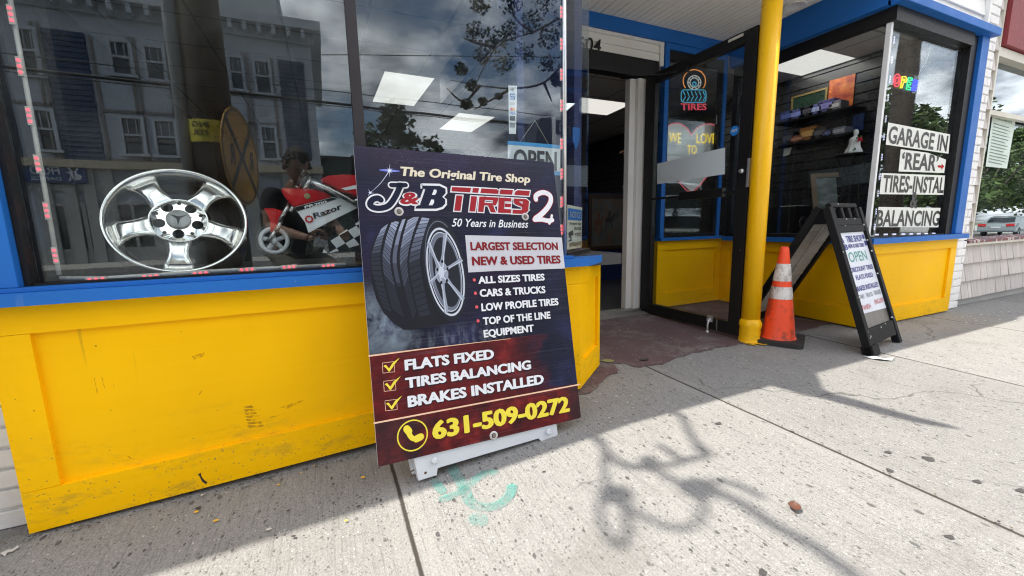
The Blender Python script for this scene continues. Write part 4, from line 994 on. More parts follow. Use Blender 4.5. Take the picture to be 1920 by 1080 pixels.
aboard(mb, .0, .10, La-.06, La+.0, -.04, .02)
mb.build('frame', M_ap, AF)
# carry handle with three finger openings
mb = MB()
aboard(mb, .0505, aw-.0455, .0, .03, -.028, .004, .008); aboard(mb, .0505, aw-.0455, .105, .1545, -.028, .006)
for u in (.055, .185, .30, aw-.085): aboard(mb, u, u+.04, .0305, .1045, -.027, .003, .008)
mb.build('handle', M_ap, AF)
mb = MB(); aboard(mb, .0505, aw-.0455, .2005, La-.1555, -.014, -.006, 0)
def grimy(name, c):
    M = Mat(name); n = M.noise(5, 6, .7, M.coord((1, 1, .4))); M.base(M.ramp(n, [(.3, c), (.7, tuple(min(1, x*2.3) for x in c))]), .4); return M.m
mb.build('panel', grimy('grimy_grey_panel', (.085, .078, .072)), AF)
# rear leg panel: same frame tilted the other way, its pale ribbed inside shows
_q = afr((1476, 491), AX0); rb_ = Vector((AX0-.02, top.y+(_q.y-top.y)*top.z/(top.z-_q.z), 0)); rb_.z = ground(rb_.x, rb_.y); rd = rb_-top; Lr = rd.length; Rd = rd.normalized(); Rn = axd.cross(Rd).normalized()
if Rn.y > 0: Rn = -Rn
rt = top + Vector((0, .025, 0))
def r3(u, v, w=0): return rt + axd*u + Rd*v + Rn*w
def rboard(mb, u0, u1, v0, v1, w0, w1, bev=.003): mb.obox(r3((u0+u1)/2, (v0+v1)/2, (w0+w1)/2), axd*(u1-u0)/2, Rd*(v1-v0)/2, Rn*(w1-w0)/2, 0, bev)
mb = MB(); rboard(mb, 0, .045, .03, Lr, -.02, .02); rboard(mb, aw-.045, aw, .03, Lr, -.02, .02); rboard(mb, .0455, aw-.0455, .05, .15, -.02, .01); rboard(mb, .0455, aw-.0455, Lr-.1, Lr-.03, -.02, .01); mb.build('frame', M_ap, AF)
mb = MB(); rboard(mb, .0455, aw-.0455, .1505, Lr-.1005, -.006, .0, 0)
k = .19
while k < Lr-.14: rboard(mb, .055, .245, k, k+.014, .0005, .006, .002); rboard(mb, .275, aw-.055, k, k+.014, .0005, .006, .002); k += .095
rboard(mb, .25, .27, .16, Lr-.11, .0005, .012, .002)
mb.build('panel', plain('pale_ribbed_plastic', (.46, .44, .40), .6, var=.2), AF)
# the lettered sheet
def auv(x, y): p = at_p(x, y, a3(0, 0, -.0045), An) - a3(0, 0, -.0045); return (p @ axd, p @ Ad)
sheet = [auv(*p) for p in ((1573, 421.7), (1619.8, 418.2), (1657.7, 558), (1617.2, 576))]
u0s = min(sheet[0][0], sheet[3][0]); u1s = .50; v0s, v1s = sheet[0][1], sheet[3][1]
u0s, u1s, v0s, v1s = .052, aw-.047, .2012, max(.72, min(La-.2, sheet[3][1]))
mb = MB(); mb.poly([a3(u0s, v0s, -.0045), a3(u1s, v0s, -.0045), a3(u1s, v1s+.01, -.0045), a3(u0s, v1s, -.0045)]); SHT = mb.build('sheet', plain('white_sheet', (.62, .66, .73), .5, var=.06), AF)
def sheettext(rows, m):
    Wd = u1s-u0s; Hd = v1s-v0s
    for t_, x0, x1, yb, h, bold in rows:
        mb = MB(); mb.text(t_, a3(u0s+Wd*x0, v0s+Hd*yb, -.0045), axd, -Ad, Wd*(x1-x0), Hd*h, An, .001, 0, bold); mb.build('lettering', m, SHT, recalc=False)
M_bi = plain('blue_paint_ink', (.03, .035, .22), .5); sheettext([('TIRE SHOP', .24, .86, .125, .085, .05), ('NEW & USED TIRES', .24, .86, .20, .05, .05), ('&', .02, .16, .13, .07, .06), ('B', .10, .22, .215, .07, .06), ('DISCOUNT TIRES', .08, .95, .50, .06, .04), ('FLATS FIXED', .18, .86, .60, .058, .04), ('BRAKES INSTALLED', .06, .95, .735, .062, .045)], M_bi)
mb = MB(); mb.poly([a3(u0s+(u1s-u0s)*a, v0s+(v1s-v0s)*b, -.0035) for a, b in ((.88, .04), (.97, .04), (.97, .10), (.88, .10))]); mb.build('printed_square', M_bi, SHT, recalc=False); mb = MB(); mb.poly([a3(u0s+(u1s-u0s)*a, v0s+(v1s-v0s)*b, -.0035) for a, b in ((.90, .125), (.99, .125), (.99, .19), (.90, .19))])
mb.build('printed_square', M_bi, SHT, recalc=False)
sheettext([('CARS', .08, .28, .83, .05, .0), ('TRUCKS', .36, .62, .83, .05, .0), ('TRAILERS', .68, .96, .83, .055, .0)], plain('black_pen_ink', (.03, .03, .05), .5))
sheettext([('SPANISH', .05, .42, .965, .06, .005), ('ENGLISH', .60, .97, .94, .06, .005)], plain('red_pen_ink', (.5, .05, .06), .5))
sheettext([('OPEN', .14, .84, .375, .125, .012)], plain('green_pen_ink', (.05, .28, .24), .5))

# ---------------------------------------------------------------- traffic cone
cb = at_g(1456, 638); cb = Vector((2.715, 1.715, ground(2.7, 1.7)))
CN = thing('traffic_cone', cb, 'scuffed orange traffic cone with two dirty white bands beside the yellow post', 'cone')
H_c = .635
def cone_r(h): return .024+(.104-.024)*(1-h/H_c)
def conemat(name, c, dirt, thr):
    M = Mat(name); n = M.noise(14, 7, .75, M.coord((1, 1, .6))); n2 = M.noise(55, 4, .6, M.coord((1, 1, 2)))
    col = M.mix(M.ramp(n, [(thr, 0), (thr+.14, .85)]), c, dirt); col = M.mix(M.ramp(n2, [(.62, 0), (.75, .5)]), col, dirt)
    M.base(col, .5); M.bump(n, .2, .003); return M.m
mb = MB(); prof = [(cone_r(0)+.004, .028), (cone_r(.05), .05)] + [(cone_r(h), h) for h in (.12, .2, .27, .35, .45, .55, .60)] + [(cone_r(.628), .628), (.018, .635), (.016, .60), (.0, .60)]
mb.lathe(prof, cb, (0, 0, 1), 36); mb.build('body', conemat('cone_orange', (.86, .075, .018), (.25, .04, .018), .50), CN)
for a, b in ((.295, .375), (.412, .525)):
    mb = MB(); mb.lathe([(cone_r(a)+.0018, a), (cone_r((a+b)/2)+.002, (a+b)/2), (cone_r(b)+.0018, b)], cb, (0, 0, 1), 36); mb.build('reflective_band', conemat('cone_white', (.66, .64, .62), (.17, .145, .13), .45), CN)
mb = MB(); rc = chamfer(-.148, -.148, .148, .148, .035, 4)
ca, sa = math.cos(.5), math.sin(.5); mb.prism([(x*ca-y*sa, x*sa+y*ca) for x, y in rc], cb, (1, 0, 0), (0, 1, 0), (0, 0, 1), .03); mb.build('base', plain('black_rubber', (.022, .022, .023), .7, var=.3, bump=.2), CN)
# ---------------------------------------------------------------- chrome wheel in the left window
M_chrome = Mat('polished_alloy').base((.78, .77, .74), .17, 1).m
M_chrome2 = plain('brushed_alloy', (.50, .49, .47), .28, 1, var=.1)
WC = at_y(335, 411, 1.86); lean = R(27); wa = Vector((.17, -math.cos(lean), math.sin(lean))).normalized()
wu = Vector((1, 0, 0)); wu = (wu - wa*(wu @ wa)).normalized(); wv = wa.cross(wu).normalized()
if wv.z < 0: wv = -wv
AW = thing('alloy_wheel', (WC.x, WC.y+.08, .656), 'polished five spoke alloy car wheel leaning inside the left window', 'car wheel')
RW = .209
mb = MB()
mb.lathe([(RW, -.012), (RW+.002, -.004), (RW, .003), (RW-.006, .005), (RW-.012, .001), (RW-.015, -.008), (RW-.022, -.016), (RW-.024, -.05), (RW-.030, -.10), (RW-.026, -.165), (RW-.004, -.175), (RW-.002, -.185), (RW-.02, -.19), (RW-.035, -.17), (RW-.038, -.10), (RW-.034, -.05)], WC, wa, 72)
mb.build('rim', M_chrome, AW)
def wp(r, a, h=0): return WC + wu*(r*math.cos(a)) + wv*(r*math.sin(a)) + wa*h
for k in range(5):
    a0 = R(270+72*k); mb = MB(); rows = []
    for r, hw, h, rd in ((.074, .054, -.014, 0), (.088, .043, -.007, .0005), (.104, .0345, -.004, .001), (.124, .031, -.003, .001), (.144, .033, -.004, .001), (.162, .039, -.008, .001), (.180, .047, -.016, .0005), (.191, .051, -.040, 0)):
        row = []
        for s_ in (-1, -.92, -.5, 0, .5, .92, 1):
            d = hw*s_; a = math.atan2(d, r); rr_ = r if r < .1 else math.hypot(r, d)*.5 + r*.5
            edge = -.012 if abs(s_) == 1 else 0
            row.append(mb.bm.verts.new(wp(rr_, a0+a, h + rd*(1-s_*s_)*1.5 + edge)))
        rows.append(row)
    for A, B in zip(rows, rows[1:]):
        for i in range(6):
            f = mb._f([A[i], A[i+1], B[i+1], B[i]]); f.smooth = True
    for side in (0, 6):
        for A, B in zip(rows, rows[1:]):
            p, q = A[side], B[side]; mb._f([p, q, mb.bm.verts.new(q.co-wa*.03), mb.bm.verts.new(p.co-wa*.03)])
    mb.build('spoke', M_chrome, AW)
mb = MB()
holes = [(R(270+72*k), .057, .0175) for k in range(5)]
n = 40; ringp = []
# hub face with five lug holes: sectors between inner and outer circle, each carrying one hole
for k in range(5):
    a0 = R(270+72*k); cx_, cy_ = .057*math.cos(a0), .057*math.sin(a0)
    hole = [(cx_+.0175*math.cos(t), cy_+.0175*math.sin(t)) for t in [a0+2*math.pi*i/24 for i in range(24)]]
    outer = []
    for i in range(24):
        t = a0+2*math.pi*i/24; px_, py_ = cx_+.0175*math.cos(t), cy_+.0175*math.sin(t); dx_, dy_ = math.cos(t), math.sin(t)
        s_ = .0175
        while True:
            qx, qy = cx_+dx_*s_, cy_+dy_*s_; r_ = math.hypot(qx, qy); aa = (math.atan2(qy, qx)-a0+math.pi) % (2*math.pi)-math.pi
            if r_ > .082 or r_ < .034 or abs(aa) > R(36) or s_ > .2: break
            s_ += .0012
        outer.append((qx, qy))
    H = [mb.bm.verts.new(WC+wu*x+wv*y+wa*(-.004)) for x, y in hole]; H2 = [mb.bm.verts.new(WC+wu*x+wv*y+wa*(-.03)) for x, y in hole]
    Ou = [mb.bm.verts.new(WC+wu*x+wv*y+wa*(-.004-(math.hypot(x, y) > .078)*.006)) for x, y in outer]
    for i in range(24):
        j = (i+1) % 24; mb._f([H[i], H[j], Ou[j], Ou[i]]); mb._f([H[i], H2[i], H2[j], H[j]])
mb.lathe([(.081, -.010), (.085, -.006), (.087, -.010), (.086, -.03)], WC, wa, 60)
mb.build('hub', M_chrome, AW)
for k in range(5):
    a = R(306+72*k); mb = MB(); mb.lathe([(.0062, .0005), (0, .0005)], wp(.066, a, -.0038), wa, 14); mb.build('valve_hole', M_blk, AW)
mb = MB(); mb.lathe([(.036, -.006), (.036, .004), (.033, .007), (0, .009)], WC, wa, 40); CAP = mb.build('centre_cap', plain('matt_grey_cap', (.42, .42, .41), .45, .3), AW)
mb = MB()
for k in range(3):
    a = R(90+120*k+180)
    mb.poly([wp(.030, a, .0105), wp(.006, a+1.05, .0105), wp(0, 0, .0125)]); mb.poly([wp(.030, a, .0105), wp(0, 0, .0125), wp(.006, a-1.05, .0105)])
mb.build('star_emblem', plain('dark_emblem', (.07, .07, .075), .4, .3), CAP)
mb = MB(); mb.lathe([(.097, -.034), (.15, -.075), (.10, -.10), (0, -.10)], WC, wa, 40); mb.build('backing', plain('dark_wheel_back', (.03, .03, .03), .6), AW)

# ---------------------------------------------------------------- toy motorbike
BY = 1.93
def c3(x, y): return (470+x/4.155, 260+y/4.155)
def b3(p, Y=BY): q = at_y(*c3(*p), Y); return (q.x, q.z)
BK = thing('toy_motorbike', (b3((420, 900))[0]+.3, BY, .656), 'small red and white toy motorbike with chequered side panel in the left window', 'toy motorbike')
M_red = plain('gloss_red_plastic', (.50, .012, .018), .18, var=.08); M_wp = plain('gloss_white_plastic', (.78, .79, .80), .2, var=.05); M_bp = plain('gloss_black_plastic', (.012, .012, .014), .25)
def bplate(mb, pts, Y0=BY-.05, depth=.10): mb.prism([b3(p) for p in pts], (0, Y0, 0), (1, 0, 0), (0, 0, 1), (0, 1, 0), depth)
wc = b3((187, 793)); wr = abs(b3((187+118, 793))[0]-wc[0])
mb = MB(); mb.lathe([(wr, -.012), (wr+.003, -.004), (wr-.002, .012), (wr*.74, .012), (wr*.72, -.006), (wr*.78, -.014)], (wc[0], BY-.02, wc[1]), (0, -1, 0), 48, close=True)
for k in range(5):
    a = R(20+72*k); d = Vector((math.cos(a), 0, math.sin(a))); mb.tube([Vector((wc[0], BY-.02, wc[1]))+d*wr*.12, Vector((wc[0], BY-.02, wc[1]))+d*wr*.76], .009, 8)
mb.lathe([(0, .03), (.012, .03), (.014, .02), (.014, -.02)], (wc[0], BY-.02, wc[1]), (0, -1, 0), 16); FW = mb.build('front_wheel', plain('light_grey_wheel', (.66, .67, .68), .35), BK)
mb = MB(); Rt = wr*1.28; mb.lathe([(wr*1.0, -.02), (Rt*.95, -.026), (Rt, 0), (Rt*.95, .026), (wr*1.0, .02)], (wc[0], BY-.0, wc[1]), (0, -1, 0), 40, close=True); mb.build('tyre', plain('toy_rubber', (.015, .015, .015), .7), FW)
mb = MB(); bplate(mb, [(118, 548), (190, 547), (258, 566), (262, 600), (245, 660), (203, 728), (168, 722), (163, 640), (140, 585)], BY-.055, .10); mb.build('front_fender', M_red, BK)
mb = MB()
for a, b in (((240, 640), (312, 505)), ((215, 720), (245, 640)), ((318, 575), (345, 520)), ((365, 395), (402, 325)), ((425, 402), (470, 318)), ((150, 800), (215, 700))):
    p, q = b3(a), b3(b); mb.tube([(p[0], BY-.058, p[1]), (q[0], BY-.05, q[1])], .0085, 10)
mb.build('fork', M_chrome2, BK)
mb = MB(); bplate(mb, [(245, 397), (380, 400), (480, 404), (560, 420), (640, 462), (345, 540), (300, 495), (262, 440)], BY-.07, .14); bmesh.ops.bevel(mb.bm, geom=mb.bm.edges[:], offset=.006, segments=2, affect='EDGES'); FA = mb.build('fairing', M_red, BK)
mb = MB(); bplate(mb, [(345, 541), (640, 463), (700, 478), (832, 540), (620, 645), (455, 732), (430, 655), (370, 572)], BY-.068, .13); mb.build('side_fairing', M_wp, BK)
mb = MB(); mb.prism([b3(p) for p in ((347, 542), (640, 466), (672, 478), (372, 572))], (0, BY-.0695, 0), (1, 0, 0), (0, 0, 1), (0, 1, 0), .001); mb.build('stripe', M_bp, FA)
def bt(mb, txt, BL, BR, TL, Y, bold, sh): 
    a, b, t = [Vector((b3(p)[0], 0, b3(p)[1])) for p in (BL, BR, TL)]; U_ = (b-a).normalized(); V_ = Vector((-U_.z, 0, U_.x)); mb.text(txt, (a.x, Y, a.z), U_, V_, (b-a).length, abs((t-a) @ V_), (0, -1, 0), 0, 0, bold, sh)
mb = MB(); bt(mb, 'PR200', (428, 551), (595, 506), (430, 530), BY-.0715, .03, .1); mb.build('lettering', M_wp, BK, recalc=False)
mb = MB(); bt(mb, 'Razor', (500, 628), (712, 548), (498, 583), BY-.0705, .035, .1); mb.build('lettering', M_bp, BK, recalc=False)
gc = b3((460, 630)); mb = MB(); gr = abs(b3((493, 630))[0]-gc[0])
g_o = [(gc[0]+math.cos(2*math.pi*k/48)*gr*(1 if (k//2) % 2 else .87), gc[1]+math.sin(2*math.pi*k/48)*gr*(1 if (k//2) % 2 else .87)) for k in range(48)]
for k in range(48):
    j = (k+1) % 48; mb.poly([(x, BY-.0705, z) for x, z in (g_o[k], g_o[j], (gc[0]+math.cos(2*math.pi*j/48)*gr*.55, gc[1]+math.sin(2*math.pi*j/48)*gr*.55), (gc[0]+math.cos(2*math.pi*k/48)*gr*.55, gc[1]+math.sin(2*math.pi*k/48)*gr*.55))])
mb.build('gear_emblem', M_red, BK, recalc=False)
p = b3((447, 458)); mb = MB(); mb.lathe([(.012, 0), (.011, .004), (.006, .004), (0, .002)], (p[0], BY-.07, p[1]), (0, -1, 0), 18); mb.build('bolt', plain('brass_bolt', (.35, .28, .15), .4, .6), BK)
def checker():
    M = Mat('chequered_panel'); c = M.n('ShaderNodeTexChecker'); c.inputs[1].default_value = (.75, .76, .77, 1); c.inputs[2].default_value = (.012, .012, .014, 1); c.inputs[3].default_value = 24
    M.l(M.coord((1, 0, 1.1), rot=(0, .55, 0), loc=(.01, 0, 0)), c.inputs[0]); M.base(c.outputs[0], .2); return M.m
mb = MB(); bplate(mb, [(560, 884), (585, 822), (700, 735), (832, 648), (905, 600), (940, 800), (850, 820), (640, 882)], BY-.06, .02); mb.build('chequered_panel', checker(), BK)
mb = MB(); bplate(mb, [(460, 740), (620, 652), (832, 546), (905, 560), (905, 640), (600, 800), (470, 900), (420, 900)], BY-.03, .06); bplate(mb, [(640, 884), (930, 800), (1100, 860), (1000, 960), (700, 950)], BY-.04, .08); mb.build('engine_body', M_bp, BK)
mb = MB(); bplate(mb, [(535, 345), (580, 302), (700, 292), (860, 298), (1040, 330), (1080, 420), (960, 470), (820, 462), (705, 402)], BY-.06, .12); bmesh.ops.bevel(mb.bm, geom=mb.bm.edges[:], offset=.008, segments=2, affect='EDGES'); mb.build('tank', M_red, BK)
mb = MB(); bplate(mb, [(700, 398), (790, 376), (900, 368), (900, 396), (800, 402), (735, 412)], BY-.0625, .001); mb.build('stripe', M_wp, BK)
mb = MB(); p, q, r_ = b3((470, 345)), b3((600, 405)), b3((832, 528)); mb.tube([(p[0], BY-.09, p[1]), (q[0], BY-.088, q[1]), (r_[0], BY-.08, r_[1])], .011, 12); p, q = b3((800, 490)), b3((900, 480)); mb.tube([(p[0], BY-.085, p[1]), (q[0], BY-.06, q[1])], .006, 8); mb.build('frame_tube', M_chrome2, BK)
mb = MB(); p, q, r_ = b3((395, 330)), b3((450, 312)), b3((500, 345)); mb.tube([(p[0], BY-.06, p[1]), (q[0], BY-.0, q[1]), (r_[0], BY+.09, r_[1])], .012, 10); p = b3((425, 268)); q = b3((505, 270)); mb.tube([(p[0]-.03, BY-.09, p[1]-.06), (p[0], BY-.1, p[1]), (p[0]+.02, BY-.1, p[1]-.02)], .008, 8); mb.build('handlebar', M_bp, BK)
wc2 = b3((1150, 800)); mb = MB(); mb.lathe([(.05, -.02), (.12, -.03), (.13, 0), (.12, .03), (.05, .02)], (wc2[0]+.03, BY, .656+.131), (0, -1, 0), 36, close=True); mb.build('rear_wheel', plain('toy_rubber', (.015, .015, .015), .7), BK)

# ---------------------------------------------------------------- strings of light modules round the windows
M_clear = plain('clear_vinyl', (.55, .52, .48), .25, var=.1)
M_redled = emis('red_led', (1, .10, .14), 1.6); M_bluled = emis('blue_white_led', (.62, .62, 1), 1.5)
def led_string(label, group, tube_px, Y, mods, led, tw=.006, size=.052):
    pts = [at_y(x, y, Y) for x, y in tube_px]; mid = pts[len(pts)//2]
    T = thing('light_string', mid, label, 'led lights', group)
    if tw:
        mb = MB(); mb.tube(pts, tw, 8); mb.build('tube', M_clear, T)
    for (x, y, dx_, dy_) in mods:
        c = at_y(x, y, Y-.010); d = (at_y(x+dx_, y+dy_, Y-.010)-c).normalized(); n_ = Vector((0, -1, 0)); s_ = d.cross(n_)
        mb = MB(); mb.obox(c, d*size/2, s_*size*.13, n_*.002, 0, .001)
        for k in (-1, 0, 1): mb.lathe([(size*.085, 0), (size*.075, .003), (0, .0045)], c + d*size*.3*k + n_*.002, n_, 10, 1)
        mb.build('light_module', [M_clear, led], T)
lm = [(20.8, 27), (37.4, 124.5), (55.5, 217), (71, 307), (88, 395), (103.8, 479)]
led_string('red light modules on a clear tube up the left edge of the big window', 'window light strings', [(18, -6), (56, 200), (84, 355), (111, 515)], 1.70, [(x, y, 1.7, 9) for x, y in lm], M_redled)
led_string('red light modules on a clear tube along the sill below the chrome wheel', 'window light strings', [(113, 521), (200, 521), (400, 508), (648, 495)], 1.70, [(x, y, 9, -.7) for x, y in ((180.6, 523), (282.6, 517.5), (376, 511.5), (463, 505), (542, 500), (615.5, 498))], M_redled)
led_string('red light modules up the window corner beside the hanging OPEN placard', 'window light strings', [(1052, -5), (1052, 220), (1053, 470)], 1.675, [(1052.3, y, .05, 9) for y in (23, 83, 140, 198, 270, 326, 379, 431)], M_redled, 0)
led_string('small white lights along the top of the right front window', 'window light strings', [(1683, 47), (1806, 88)], 1.68, [(x, y, 8, 2.8) for x, y in ((1694.3, 40.5), (1711, 48.3), (1727, 54), (1743, 60), (1758, 65.5), (1773, 71), (1786, 77.5), (1800, 81.5))], M_bluled, .004, .062)
led_string('small white lights down the left side of the GARAGE IN lettering', 'window light strings', [(1684, 50), (1640, 436)], 1.68, [(1679-y0*.105, 45+y0, -.9, 9) for y0 in (30, 68, 104, 138, 178, 212, 250, 286, 318, 352, 380)], M_bluled, 0, .052)
led_string('small white lights down the right side of the GARAGE IN lettering', 'window light strings', [(1808, 88), (1762, 436)], 1.68, [(1809-y0*.136, 92+y0, -1.2, 9) for y0 in (4, 35, 66, 98, 130, 160, 190, 220, 252, 282, 312, 334)], M_bluled, .004, .05)
led_string('small white lights along the bottom of the right front window', 'window light strings', [(1640, 440), (1762, 437)], 1.68, [(x, 440-(x-1640)*.02, 9, -.2) for x in (1643, 1660, 1676, 1693, 1708, 1722, 1736, 1750)], M_bluled, 0, .06)

# ---------------------------------------------------------------- window signs
def quad(mb, px, Y, mi=0): mb.poly([at_y(x, y, Y) for x, y in px], mi)
def ytext(mb, txt, BL, BR, TL, Y, bold=.03, sh=0, mi=0):
    a, b, t = [at_y(*p, Y) for p in (BL, BR, TL)]; U_ = (b-a).normalized(); V_ = Vector((-U_.z, 0, U_.x)); mb.text(txt, a, U_, V_, (b-a).length, abs((t-a) @ V_), (0, -1, 0), 0, mi, bold, sh)
M_paper = plain('white_paper', (.74, .76, .72), .7, var=.12); M_ink = plain('black_letter_vinyl', (.014, .014, .016), .4)
M_sblue = plain('sign_blue', (.02, .16, .52), .4); M_sw = plain('sign_white', (.74, .77, .80), .4, var=.04)
q4 = lambda x, y: (1640+x/4.694, 220+y/4.694)
GS = (('GARAGE IN', ((120, 45), (665, 150), (650, 320), (98, 240)), (115, 222), (632, 298), (130, 68), 'white paper strip lettered GARAGE IN, topmost in the right window'),
      ('‘REAR’', ((230, 280), (470, 312), (628, 372), (612, 490), (210, 476)), (230, 452), (552, 470), (240, 300), 'white paper strip lettered REAR with a small red arrow'),
      ('TIRES-INSTAL', ((62, 490), (620, 512), (605, 682), (42, 676)), (66, 655), (604, 662), (72, 503), 'white paper strip lettered TIRES INSTAL under the red arrow'),
      ('BALANCING', ((35, 788), (580, 797), (560, 968), (4, 966)), (12, 958), (562, 950), (36, 812), 'white paper strip lettered BALANCING, lowest in the right window'))
for t_, qd, BL, BR, TL, lab in GS:
    mb = MB(); quad(mb, [q4(*p) for p in qd], 1.6585); o = mb.build('paper_strip', M_paper); tag(o, lab, 'window sign', 'lettered paper strips in the right window')
    mb = MB(); ytext(mb, t_, q4(*BL), q4(*BR), q4(*TL), 1.6575, .03); mb.build('lettering', M_ink, o, recalc=False)
    if 'REAR' in t_:
        mb = MB(); quad(mb, [q4(*p) for p in ((556, 420), (590, 424), (590, 405), (612, 432), (588, 462), (588, 444), (556, 440))], 1.657); mb.build('arrow', M_red, o, recalc=False)
mb = MB(); ytext(mb, '&', q4(306, 792), q4(374, 795), q4(314, 652), 1.6575, .04); tag(mb.build('ampersand', M_ink, recalc=False), 'single black ampersand stuck on the glass above BALANCING', 'window letter')
# OPEN placard on strings
mb = MB(); quad(mb, [(952, 264), (1051, 272), (1050, 329), (952, 325)], 1.70)
OP = mb.build('placard', M_sw); tag(OP, 'hanging white placard with blue edges reading OPEN behind the poster board', 'window sign')
mb = MB(); quad(mb, [(952, 264), (1051, 272), (1051, 279), (952, 271)], 1.699); quad(mb, [(952, 318), (1050, 322), (1050, 329), (952, 325)], 1.699); mb.build('edge_band', plain('sign_azure', (.03, .30, .68), .4), OP, recalc=False)
mb = MB(); ytext(mb, 'OPEN', (963, 316), (1044, 320), (965, 278.5), 1.6985, .03); mb.build('lettering', plain('grey_black_ink', (.035, .035, .04), .5), OP, recalc=False)
mb = MB(); mb.tube([at_y(975, 266, 1.70), at_y(1003, 226, 1.70), at_y(1028, 270, 1.70)], .0012, 5); mb.build('string', plain('string', (.5, .5, .48), .8), OP)
# payment sticker strip
mb = MB(); quad(mb, [(953, 160), (969.5, 161), (967.5, 251), (954.5, 251)], 1.669); PS = mb.build('payment_sticker', M_sw); tag(PS, 'tall white payment card sticker on the glass above the OPEN placard', 'sticker')
def card(y0, y1, m, x0=956, x1=966):
    mb = MB(); quad(mb, [(x0, y0), (x1, y0+.4), (x1, y1+.4), (x0, y1)], 1.668); mb.build('card_logo', m, PS, recalc=False)
card(175, 187, M_sblue); card(191, 197, plain('pale_card', (.5, .5, .52), .4)); card(217, 226, M_ink); card(230, 239, plain('grey_card', (.25, .27, .3), .4))
mb = MB(); ytext(mb, 'VISA', (955.5, 214.5), (966.5, 215), (955.5, 209.5), 1.668, .03, .2); mb.build('lettering', M_sblue, PS, recalc=False)
mb = MB(); ytext(mb, 'AM', (957, 181), (965, 181), (957, 177), 1.667, .02); ytext(mb, 'EX', (957, 186.5), (965, 186.5), (957, 182.5), 1.667, .02); mb.build('lettering', M_sw, PS, recalc=False)
for cx_, col in ((959.3, (.65, .03, .03)), (963.2, (.75, .30, .02))):
    c = at_y(cx_, 204.5, 1.6675 if cx_ < 960 else 1.667); mb = MB(); mb.prism(ell(0, 0, .0065, .0065, 0, 18), c, (1, 0, 0), (0, 0, 1), (0, -1, 0), 0); mb.build('card_logo', plain('logo_%d' % int(cx_), col, .4), PS, recalc=False)
mb = MB()
for k in range(3):
    c = at_y(958, 168, 1.668); mb.ribbon([(math.cos(t)*(.004+.004*k), math.sin(t)*(.004+.004*k)) for t in (-.7, -.35, 0, .35, .7)], .0016, c, (1, 0, 0), (0, 0, 1))
mb.build('contactless_mark', M_ink, PS, recalc=False)
# notice on the splayed pane
ip = g0 - sn*.008
def sp_(x, y, d=0): return at_p(x, y, ip + sn*d, sn)
c4 = [sp_(*p) for p in ((1063.5, 383.5), (1091.5, 389), (1090.3, 464), (1063.2, 468.5))]
mb = MB(); mb.poly(c4); NS = mb.build('notice_sign', plain('notice_cream', (.62, .62, .52), .5)); tag(NS, 'small blue headed camera surveillance NOTICE on the angled side pane', 'sign')
def bil(u, v, d=.002): return c4[0].lerp(c4[1], u).lerp(c4[3].lerp(c4[2], u), v) + sn*d
mb = MB(); mb.poly([bil(u, v) for u, v in ((.05, .07), (.95, .07), (.95, .33), (.05, .33))]); mb.build('heading', M_sblue, NS, recalc=False)
def btxt(mb, t_, u0, u1, vb, h, d=.003, bold=.02):
    a, b = bil(u0, vb, d), bil(u1, vb, d); U_ = (b-a); V_ = bil(u0, vb-h, d)-a; mb.text(t_, a, U_.normalized(), V_.normalized(), U_.length, V_.length, (0, 0, 0), 0, 0, bold)
mb = MB(); btxt(mb, 'NOTICE', .14, .86, .27, .14); mb.build('lettering', M_sw, NS, recalc=False)
mb = MB(); btxt(mb, 'THIS AREA IS UNDER', .12, .92, .44, .055); btxt(mb, '24 HOUR', .42, .92, .56, .075); btxt(mb, 'VIDEO', .48, .92, .70, .075); btxt(mb, 'SURVEILLANCE', .14, .92, .93, .09)
mb.poly([bil(*p) for p in ((.06, .62), (.34, .56), (.40, .66), (.12, .73))]); mb.poly([bil(*p) for p in ((.18, .73), (.26, .71), (.28, .80), (.08, .82), (.08, .79), (.21, .77))]); mb.build('lettering', plain('notice_black', (.05, .05, .05), .5), NS, recalc=False)
mb = MB(); mb.poly([sp_(*p) for p in ((1074, 238), (1088, 240), (1087, 262), (1080, 281), (1074, 262))]); tag(mb.build('shield_sticker', M_sblue, recalc=False), 'small blue shield sticker on the angled side pane above the notice', 'sticker')

# neon signs inside the sidelight window
NY = 2.895
def ny(x, y, Y=NY): return at_y(x, y, Y)
TS = thing('neon_sign', ny(1300, 205), 'neon sign of a wheel over a blue tread block reading TIRES', 'neon sign')
E_or = emis('neon_orange', (1, .36, .08), .55); E_wh = emis('neon_white', (.85, .85, .80), .38); E_bl = emis('neon_blue', (.10, .55, .80), .45); E_rd = emis('neon_red', (.95, .07, .11), .5); E_ye = emis('neon_yellow', (.95, .66, .06), .7)
s6 = lambda x, y: ny(1220+x/5.4, y/5.4)
mb = MB(); mb.tube([s6(442+113*math.cos(t), 820-113*math.sin(t)*1.02) for t in [R(-38+256*k/28) for k in range(29)]], .0045, 8); mb.build('tube', E_or, TS)
mb = MB()
for r_ in (66, 44): mb.tube([s6(442+r_*math.cos(t), 836-r_*1.06*math.sin(t)) for t in [2*math.pi*k/30 for k in range(31)]], .004, 8)
for k in range(10): a = 2*math.pi*k/10; mb.tube([s6(442+46*math.cos(a), 836-46*1.06*math.sin(a)), s6(442+64*math.cos(a), 836-64*1.06*math.sin(a))], .004, 6)
mb.build('tube', E_wh, TS)
mb = MB(); mb.tube([s6(442+17*math.cos(t), 850-19*math.sin(t)) for t in [2*math.pi*k/20 for k in range(21)]], .005, 8)
rcn = chamfer(310, 910, 560, 1036, 32, 4); mb.tube([s6(*p) for p in rcn+[rcn[0]]], .0042, 8)
for k in range(6): x = 330+k*40; mb.tube([s6(x, 925), s6(x+18, 965)], .004, 6); mb.tube([s6(x+25, 975), s6(x, 1020)], .004, 6)
mb.build('tube', E_bl, TS)
